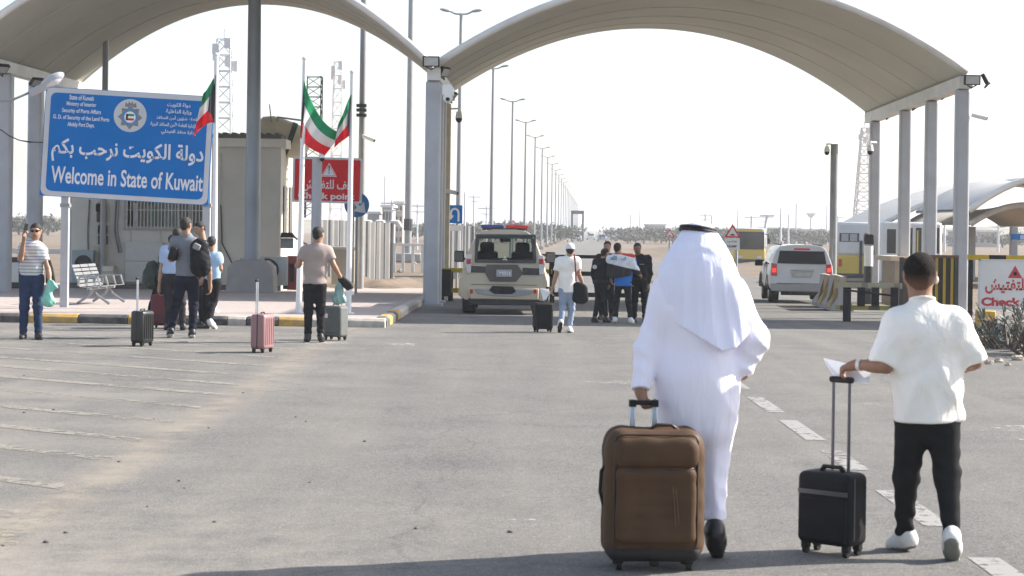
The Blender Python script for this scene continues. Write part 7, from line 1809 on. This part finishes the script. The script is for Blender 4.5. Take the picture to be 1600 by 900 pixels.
sf.hair(); sf.shirt(stripe_mat('striped_tee', (.72, .72, .73), (.34, .35, .40), 20, 'Z', .70), .95, .55, .98, 'tshirt', True, 3)
sf.trousers(cloth('blue_jeans', (.030, .050, .105), .25), .03, 1.0, 5); sf.shoes(mat('brown_shoe', (.035, .03, .03), .6), M_SOLED, 1.05)
q = MB()
for s in (-1, 1): q.ball(sf.hp(s * .033, .098, .012), (.029, .012, .021), 10, 6)
q.tube([sf.hp(-.075, .02, .016), sf.hp(-.06, .09, .02), sf.hp(.06, .09, .02), sf.hp(.075, .02, .016)], .005, 5); q.build('sunglasses', M_BLACK, sf.o, smooth=True)
q = MB(); c = at(40.5, 356, pl.loc.y - .47); q.box(c, (.07, .010, .14), Matrix.Rotation(R(10), 3, 'Y') @ Matrix.Rotation(R(55), 3, 'Z')); tag(q.build('phone', M_BLACK, bevel=.005), 'dark mobile phone held up by the man taking a selfie', 'phone')
S_ = Solid(); c = at(77, 424, pl.loc.y - .02); S_.cone(c + Vector((0, 0, .14)), c + Vector((.01, 0, -.16)), .05, .085, .8, .7, 1, .03); S_.cone(c + Vector((.03, 0, .05)), c + Vector((.05, 0, -.22)), .04, .05, .8, .6, 1, .03)
bag_obj('jacket', 'black jacket hung over the arm of the man taking a selfie', 'jacket', S_, cloth('black_cloth', (.02, .02, .022)), .014, lambda x, y, z: .007 * np.sin(x * 60 + z * 25) + 0 * y)
S_ = Solid(); c = at(75, 460, pl.loc.y - .18); S_.cone(c + Vector((.02, 0, .22)), c + Vector((0, 0, -.06)), .02, .105, .8, .7, 1, .03); S_.cone(c + Vector((-.04, 0, -.11)), c + Vector((.05, 0, -.12)), .07, k=.05, sy=.8); S_.cone(c + Vector((.05, 0, .2)), c + Vector((.1, 0, .12)), .03, .05, 1, .6, 1, .03)
bag_obj('carrier_bag', 'mint green plastic carrier bag hanging from the hand of the selfie man', 'bag', S_, mat('mint_plastic', (.22, .55, .44), .35, 0, .1, 8), .012, lambda x, y, z: .007 * np.sin(x * 70 + z * 20) * np.sin(z * 30) + 0 * y)

# man in beige polo
pl = Place(491, 535)
mm = Person('man in a beige polo shirt and black trousers standing with a grey suitcase', pl.loc, 0, 1.81, {
    'shoL': pl(476, 391), 'elbL': pl(465, 415, .0), 'wriL': pl(472, 410, .24), 'shoR': pl(513, 391), 'elbR': pl(521, 414), 'wriR': pl(531, 431, .10), 'head': pl(498, 366.5), 'neck': pl(495, 382), 'chest': pl(494, 398), 'waist': pl(493, 420), 'pelvis': pl(492, 438),
    'ankL': pl(481, 525), 'heeL': pl(481, 529, -.06), 'toeL': pl(479, 531, .17), 'kneL': pl(482, 485), 'ankR': pl(501, 524), 'heeR': pl(501, 528.5, -.06), 'toeR': pl(504, 531, .16), 'kneR': pl(501, 485), 'hipL': pl(483, 446), 'hipR': pl(501, 446)}, .0135, SK2, -28, 3)
mm.hair(); mm.shirt(cloth('beige_polo', (.37, .30, .275), .05), .885, .62, 1.0, 'polo_shirt', True, 8); mm.trousers(cloth('black_trousers', (.017, .017, .019), .2), .02, .98, 2); mm.shoes(M_SHOEB, M_SOLED)
S_ = Solid(); c = at(540, 442, pl.loc.y + .12); S_.cone(c + Vector((-.06, 0, .05)), c + Vector((.05, 0, -.05)), .065, .075, 1, .6, 1, .03); S_.cone(c + Vector((-.06, 0, .06)), c + Vector((-.1, 0, .12)), .02, k=.02)
bag_obj('pouch', 'small black pouch in the hand of the man in the beige polo shirt', 'bag', S_, M_BLACK)
S_ = Solid(); c = at(529, 463, pl.loc.y + .14); S_.cone(c + Vector((.02, 0, .22)), c + Vector((0, 0, -.02)), .05, .10, 1, .7, 1, .03); S_.cone(c + Vector((-.05, 0, -.05)), c + Vector((.07, 0, -.05)), .06, k=.04)
bag_obj('plastic_bag', 'pale plastic bag with a teal base on top of the grey suitcase', 'bag', S_, mat('teal_plastic', (.22, .36, .34), .4, 0, .3, 8), .013, lambda x, y, z: .006 * np.sin(x * 70 + z * 20) + 0 * y)
q = MB(); c = at(546, 458, pl.loc.y + .05); q.box(c, (.12, .008, .09), Matrix.Rotation(R(-25), 3, 'Y')); tag(q.build('papers', MATS['paper']), 'white papers sticking out above the grey suitcase', 'papers')

# the group with the backpack
pl = Place(283, 528)
gb = Person('man in a grey polo shirt and dark jeans with a large black backpack', pl.loc, R(-8), 1.88, {
    'shoL': pl(272, 377), 'elbL': pl(266, 405, .02), 'wriL': pl(272, 405, .2), 'shoR': pl(318, 383), 'elbR': pl(328, 420), 'wriR': pl(329, 447, .05), 'head': pl(291, 352), 'neck': pl(292, 366), 'chest': pl(294, 385), 'waist': pl(294, 412), 'pelvis': pl(292, 430),
    'ankL': pl(267, 514), 'heeL': pl(267, 520, -.05), 'toeL': pl(262, 524, .13), 'kneL': pl(275, 478), 'ankR': pl(301, 516), 'heeR': pl(302, 521, -.04), 'toeR': pl(297, 525, .14), 'kneR': pl(303, 478), 'hipL': pl(283, 440), 'hipR': pl(302, 440)}, .0135, SK2, -15, 2)
gb.hair(); gb.shirt(cloth('grey_polo', (.19, .20, .225), .08), .93, .55, 1.0, 'polo_shirt', True, 12); gb.trousers(cloth('navy_jeans', (.016, .018, .032), .3), .03, 1.0, 7); gb.shoes(M_SHOEB, M_SOLE, 1.05)
S_ = Solid(); c = at(311, 402, pl.loc.y - .22); S_.cone(c + Vector((0, 0, .15)), c + Vector((.03, 0, -.15)), .15, .17, 1.0, .62, 1, .05); S_.cone(c + Vector((.03, -.09, -.02)), c + Vector((.05, -.09, -.12)), .10, .11, 1, .5, 1, .04); S_.cone(c + Vector((-.04, .02, .2)), c + Vector((.02, .02, .24)), .05, k=.05)
bp_ = bag_obj('backpack', 'large black backpack on the back of the man in the grey polo shirt', 'backpack', S_, cloth('black_pack', (.018, .018, .02), .2), .013, lambda x, y, z: .005 * np.sin(x * 50 + z * 31) * np.sin(z * 40) + 0 * y)
q = MB(); q.tube([c + Vector((-.08, .08, .2)), c + Vector((-.10, .2, .22)), c + Vector((-.12, .24, .1))], .016, 6); q.tube([c + Vector((.1, .08, .18)), c + Vector((.1, .2, .22)), c + Vector((.12, .25, .1))], .016, 6); q.build('strap', M_BLACK, bp_)
q = MB(); q.box(c + Vector((-.02, -.12, .17)), (.12, .05, .10), Matrix.Rotation(.4, 3, 'Y')); q.build('grey_towel', mat('towel_grey', (.25, .26, .28), .9), bp_, bevel=.02)
q = MB(); c = at(272, 396, pl.loc.y - .06); q.box(c, (.12, .34, .22), Matrix.Rotation(R(14), 3, 'Y')); tag(q.build('document_case', M_BLACK, bevel=.02), 'black document case under the arm of the backpack man', 'bag')

pl = Place(268, 516)
ga = Person('man in a light blue shirt with a dark red suitcase, left in the group', pl.loc, R(4), 1.73, {
    'shoL': pl(257, 390), 'elbL': pl(252, 424), 'wriL': pl(249, 450, .02), 'shoR': pl(286, 390), 'head': pl(277, 367), 'ankL': pl(262, 507), 'ankR': pl(285, 508), 'heeR': pl(286, 512, -.05), 'toeR': pl(286, 514, .16), 'heeL': pl(262, 511, -.05), 'toeL': pl(260, 513, .16), 'kneL': pl(264, 475), 'kneR': pl(284, 472)}, .0145, SK2)
ga.hair(); ga.shirt(cloth('light_blue_shirt', (.40, .50, .70), .05), 1.0, .6, 1.0, 'shirt', True, 21); ga.trousers(cloth('charcoal_trousers', (.03, .03, .036), .2), .02, 1.0, 9); ga.shoes(M_SHOEB, M_SOLED)
pl = Place(316, 513, R(110))
gc = Person('man half hidden behind the backpack man, looking down to the left', pl.loc, pl.rz, 1.80, {'head': pl(312, 357), }, .015, SK2, 20, -12, face=True)
gc.hair(); gc.shirt(cloth('black_shirt', (.02, .02, .022)), .95, .6, 1.0, 'shirt', True, 31); gc.trousers(cloth('charcoal_trousers2', (.028, .028, .033), .2), .02, 1.0, 11); gc.shoes(M_SHOEB, M_SOLED)
pl = Place(330, 514)
gd = Person('shorter man in a light blue T-shirt and white shoes, right in the group', pl.loc, R(-6), 1.62, {
    'shoR': pl(343, 400), 'elbR': pl(345, 420), 'wriR': pl(340, 430, .2), 'shoL': pl(322, 400), 'elbL': pl(318, 425), 'wriL': pl(318, 450), 'head': pl(331, 379), 'ankL': pl(318, 504, .1), 'heeL': pl(318, 508, .08), 'toeL': pl(327, 511, .25), 'ankR': pl(328, 500, -.1), 'heeR': pl(330, 505, -.14), 'toeR': pl(336, 512, .05), 'kneR': pl(333, 472, .1)}, .0145, SK2)
gd.hair(); gd.shirt(cloth('sky_tee', (.36, .50, .66), .05), .86, .6, .95, 'tshirt', True, 41); gd.trousers(cloth('black_trousers2', (.02, .02, .024), .2), .02, 1.0, 13); gd.shoes(M_SHOEW, M_SOLE, 1.1)
pl = Place(250, 508, R(-84))
ge = Person('traveller in dark clothes with a green-grey backpack behind the man in the light blue shirt', pl.loc, pl.rz, 1.66, {'head': pl(272, 376), 'neck': pl(266, 389), 'chest': pl(258, 405), 'waist': pl(251, 428), 'shoL': pl(262, 396, .16), 'shoR': pl(262, 396, -.16), 'elbR': pl(264, 424, -.12), 'wriR': pl(272, 440, -.1), 'elbL': pl(264, 424, .18), 'wriL': pl(272, 440, .2), 'ankL': pl(231, 500), 'heeL': pl(228, 503), 'toeL': pl(236, 506), 'kneL': pl(238, 478)}, .016, SK2)
ge.hair(); ge.shirt(cloth('dark_shirt', (.05, .055, .06)), .95, .7, 1.0, 'shirt', True, 51); ge.trousers(cloth('black_trousers3', (.018, .018, .02), .2), .02, 1.0, 15); ge.shoes(M_SHOEB, M_SOLED)
S_ = Solid(); c = at(236, 428, pl.loc.y - .02); S_.cone(c + Vector((.02, 0, .13)), c + Vector((0, 0, -.14)), .12, .15, .95, .9, 1, .05); S_.cone(c + Vector((-.08, 0, .02)), c + Vector((-.08, 0, -.1)), .07, .08, 1, 1, 1, .04)
bag_obj('backpack', 'green-grey backpack on the left edge of the group beside the black suitcase', 'backpack', S_, cloth('green_pack', (.055, .068, .06), .25), .014, lambda x, y, z: .006 * np.sin(x * 50 + z * 31) * np.sin(z * 40) + 0 * y)

# man in white cap walking to the gate
pl = Place(886, 520)
cm = Person('man in a white cap, white T-shirt and pale jeans walking to the gate', pl.loc, 0, 1.60, {
    'shoL': pl(873, 407), 'elbL': pl(868, 432), 'wriL': pl(863, 451, .02), 'shoR': pl(902, 406), 'elbR': pl(905, 430), 'wriR': pl(912, 447, .12), 'head': pl(891, 391), 'neck': pl(889, 402), 'pelvis': pl(886, 450), 'waist': pl(887, 433), 'chest': pl(888, 415),
    'hipL': pl(880, 452), 'hipR': pl(893, 452), 'kneL': pl(879, 480), 'ankL': pl(877, 502, -.12), 'heeL': pl(876, 504, -.16), 'toeL': pl(874, 517, -.04), 'kneR': pl(893, 482, .05), 'ankR': pl(890, 511, .05), 'heeR': pl(889, 516, .0), 'toeR': pl(893, 518, .2)}, .0135, SK2)
cm.hair(); cm.shirt(M_TEE, .80, .62, 1.0, 'tshirt', True, 61); cm.trousers(cloth('pale_jeans', (.27, .33, .43), .15), .04, .95, 17); cm.shoes(M_SHOEW, M_SOLED, 1.05)
S_ = Solid(); S_.cone(cm.hp(0, -.01, .035), cm.hp(0, -.012, .052), .092, .086, .96, 1.14, 1, .02, clip=[(cm.hp(0, 0, .025), (0, 0, -1))]); S_.cone(cm.hp(-.03, .10, .03), cm.hp(.03, .10, .03), .06, k=.01, sz=.18)
cm.part('cap', S_, mat('white_cap', (.74, .74, .75), .8), .011)
S_ = Solid(); c = at(907, 455, pl.loc.y - .06); S_.cone(c + Vector((-.06, 0, .08)), c + Vector((-.06, 0, -.13)), .09, .09, 1, .5, 1, .04); S_.cone(c + Vector((.06, 0, .05)), c + Vector((.06, 0, -.13)), .07, .09, 1, .5, 1, .06)
tb = bag_obj('shoulder_bag', 'black cloth bag with a dark red strap beside the man in the cap', 'bag', S_, cloth('black_bag', (.02, .02, .022)), .013)
q = MB(); q.tube([at(897, 397, pl.loc.y - .13), at(899, 412, pl.loc.y - .16), at(900, 440, pl.loc.y - .13)], .015, 6); q.build('strap', mat('dark_red_strap', (.14, .02, .02), .7), tb)
q = MB(); c = at(852, 456, pl.loc.y + .05); q.add([c + Vector(v) for v in ((-.1, 0, .07), (.06, .02, .05), (.1, 0, -.02), (-.03, -.02, -.17), (-.1, .006, .07), (.06, .026, .05), (.1, .006, -.02), (-.03, -.014, -.17))], [(0, 1, 2, 3), (7, 6, 5, 4), (0, 4, 5, 1), (1, 5, 6, 2), (2, 6, 7, 3), (3, 7, 4, 0)]); tag(q.build('papers', MATS['paper']), 'white papers held against the pull handle by the man in the cap', 'papers')

# officers and the man wrapped in a flag
M_UNI = cloth('black_uniform', (.016, .017, .021), .2)
def officer(label, pl, H, pose, yaw=0, pitch=0, face=False, skin=SK2, cap=True, seed=70):
    o = Person(label, pl.loc, pl.rz, H, pose, .0145, skin, yaw, pitch, face=face); o.hair(M_HAIR); o.shirt(M_UNI, .86, 1, .98, 'uniform_shirt', True, seed, True); o.trousers(M_UNI, .05, .98, seed); o.shoes(M_SHOEB, M_SOLED, 1.08)
    q = MB(); p = o.J['pelvis']; q.cyl(p + Vector((0, 0, -.0)), p + Vector((0, 0, .05)), .15, .148, 16); q.v = [(v[0] * 1.12, v[1], v[2]) for v in q.v]; q.build('belt', M_BLACK, o.o); return o
pl = Place(938, 504, R(-50))
o1 = officer('officer in black uniform seen from behind, leftmost at the gate', pl, 1.54, {'elbR': pl(944, 432, -.1), 'wriR': pl(950, 446, .06), 'ankL': pl(929, 496), 'heeL': pl(927, 501), 'toeL': pl(934, 502, .1), 'ankR': pl(947, 496), 'heeR': pl(945, 501), 'toeR': pl(953, 502, .1), 'head': pl(946, 396)}, -10, 4)
q = MB(); q.cyl(pl(929.5, 417, -.12), pl(929.0, 417, -.17), .045, n=10); q.build('arm_badge', mat('badge_pale', (.5, .5, .5), .5), o1.o)
pl = Place(950, 502, R(170), .9)
o2 = officer('officer in black behind the leftmost officer, only his head and face showing', pl, 1.66, {'head': pl(949, 385)}, 0, 0, True, SK2, True, 71)
pl = Place(999, 504, R(172))
o3 = officer('officer in black uniform facing the camera, right of the flag-draped man', pl, 1.64, {'head': pl(996, 388), 'elbL': pl(1016, 428), 'wriL': pl(1013, 447, -.05), 'elbR': pl(985, 425, -.05), 'wriR': pl(985, 440, -.2)}, 8, -3, True, SK3, True, 72)
q = MB(); q.box(pl(1003, 413, -.17), (.10, .02, .02)); q.build('name_tape', mat('tape_grey', (.22, .22, .23), .7), o3.o)
pl = Place(973, 505)
fm = Person('man wrapped in a red, white and black flag talking to the officers at the gate', pl.loc, R(-6), 1.63, {
    'ankL': pl(962, 496), 'heeL': pl(961, 501, -.05), 'toeL': pl(960, 503, .16), 'kneL': pl(963, 472), 'ankR': pl(985, 497), 'heeR': pl(986, 502, -.05), 'toeR': pl(988, 504, .16), 'kneR': pl(982, 472), 'head': pl(965, 388), 'elbR': pl(993, 425, .1), 'wriR': pl(998, 430, .25), 'elbL': pl(951, 425, .05), 'wriL': pl(953, 438, .2)}, .014, SK2, -15, 2)
fm.hair(); fm.shirt(cloth('bright_blue_shirt', (.03, .16, .50), .08), .82, .6, 1.12, 'shirt', False, 81); fm.trousers(cloth('black_trousers4', (.016, .016, .018), .2), .03, .95, 19, .94); fm.shoes(M_SHOEW, M_SOLE, 1.1)
def flag_cloth():
    m = bpy.data.materials.new('flag_cape'); m.use_nodes = True; n, l = m.node_tree.nodes, m.node_tree.links; b = n['Principled BSDF']; b.inputs['Roughness'].default_value = .85
    tc = n.new('ShaderNodeTexCoord'); sp = n.new('ShaderNodeSeparateXYZ'); l.new(tc.outputs['Object'], sp.inputs[0]); ad = n.new('ShaderNodeMath'); ad.operation = 'MULTIPLY_ADD'; l.new(sp.outputs['X'], ad.inputs[0]); ad.inputs[1].default_value = .22; l.new(sp.outputs['Z'], ad.inputs[2])
    rp_ = n.new('ShaderNodeValToRGB'); rp_.color_ramp.interpolation = 'CONSTANT'; mr = n.new('ShaderNodeMapRange'); mr.inputs['From Min'].default_value = .6; mr.inputs['From Max'].default_value = 1.6; l.new(ad.outputs[0], mr.inputs['Value']); l.new(mr.outputs[0], rp_.inputs['Fac'])
    e = rp_.color_ramp.elements; e[0].position = 0; e[0].color = (.018, .018, .022, 1); e[1].position = .56; e[1].color = (.66, .67, .72, 1); k = e.new(.80); k.color = (.5, .03, .03, 1); l.new(rp_.outputs[0], b.inputs['Base Color']); return m
S_ = Solid(); J = fm.J
S_.cone(J['shoL'] + Vector((.02, -.02, .02)), J['shoR'] + Vector((-.02, -.02, .02)), .095, k=.06); S_.cone(pl(971, 405, -.03), pl(972, 440, -.03), .17, .18, 1.25, .85, 1, .06)
S_.cone(pl(984, 410, -.03), pl(999, 428, .05), .11, .05, 1, 1, 1, .06); S_.cone(pl(953, 405), pl(952, 430), .09, .07, 1, 1, 1, .05)
fm.part('flag_cape', S_, flag_cloth(), .013, lambda x, y, z: .007 * np.sin(x * 40 - z * 30 + 2 * np.sin(z * 12)) + 0 * y, [(pl(970, 433), (.15, 0, -1)), (pl(965, 396), (0, -.2, 1))])
q = MB(); a = pl(965, 403, 0); write(q, arabic('الله'), a.x - .07, a.z, .13, .085, a.y - .195, .03); write(q, arabic('أكبر'), a.x + .13, a.z - .01, .13, .085, a.y - .19, .03)
q2 = MB(); n_ = len(q.v); q2.v = q.v + [(v[0], v[1] + .05, v[2]) for v in q.v]; q2.f = q.f + [tuple(i + n_ for i in f) for f in q.f]; q2.m = [0] * len(q2.f); q2.build('flag_script', mat('flag_script', (.05, .25, .28), .8), fm.o)
q = MB(); q.torus(fm.hp(0, -.01, -.135), .075, .022, 'Z', 20, 8); q.build('red_collar', mat('red_cloth', (.5, .03, .03), .8), fm.o, smooth=True)

# litter and pebbles on the asphalt near the camera
rk = random.Random(11)
M_PEB = mat('pebble', (.11, .095, .08), .9, 0, .3, 30)
for i, (px, py) in enumerate(((38, 587), (84, 641), (380, 614), (478, 659), (280, 752), (230, 792), (484, 754), (103, 833), (72, 848), (38, 645), (5, 853), (462, 652), (240, 655), (288, 763), (326, 669), (186, 722), (335, 816), (650, 826), (797, 832), (570, 690))):
    s = rk.uniform(.008, .016); b = MB(); b.ball((0, 0, s * .3), (s * 1.3, s, s * .6), 7, 5); o = b.build('pebble', M_PEB, None, smooth=True); o.location = gnd(px, py); o.rotation_euler = (0, 0, rk.random() * 6); tag(o, 'small dark pebble lying on the open asphalt', 'pebble', 'pebbles on the asphalt')

# ------------------------------------------------------------------ dusty air
hz = MB(); hz.b2((-6200, -400, -2.3), (6200, 6200, 40)); ho = hz.build('haze', bpy.data.materials.new('haze'))
hm = ho.data.materials[0]; hm.use_nodes = True; n, l = hm.node_tree.nodes, hm.node_tree.links; n.clear()
o_ = n.new('ShaderNodeOutputMaterial'); pv = n.new('ShaderNodeVolumePrincipled'); pv.inputs['Color'].default_value = (.95, .96, 1.0, 1); pv.inputs['Density'].default_value = .00048; pv.inputs['Anisotropy'].default_value = .2
l.new(pv.outputs[0], o_.inputs['Volume']); ho['kind'] = 'stuff'; ho.display_type = 'WIRE'
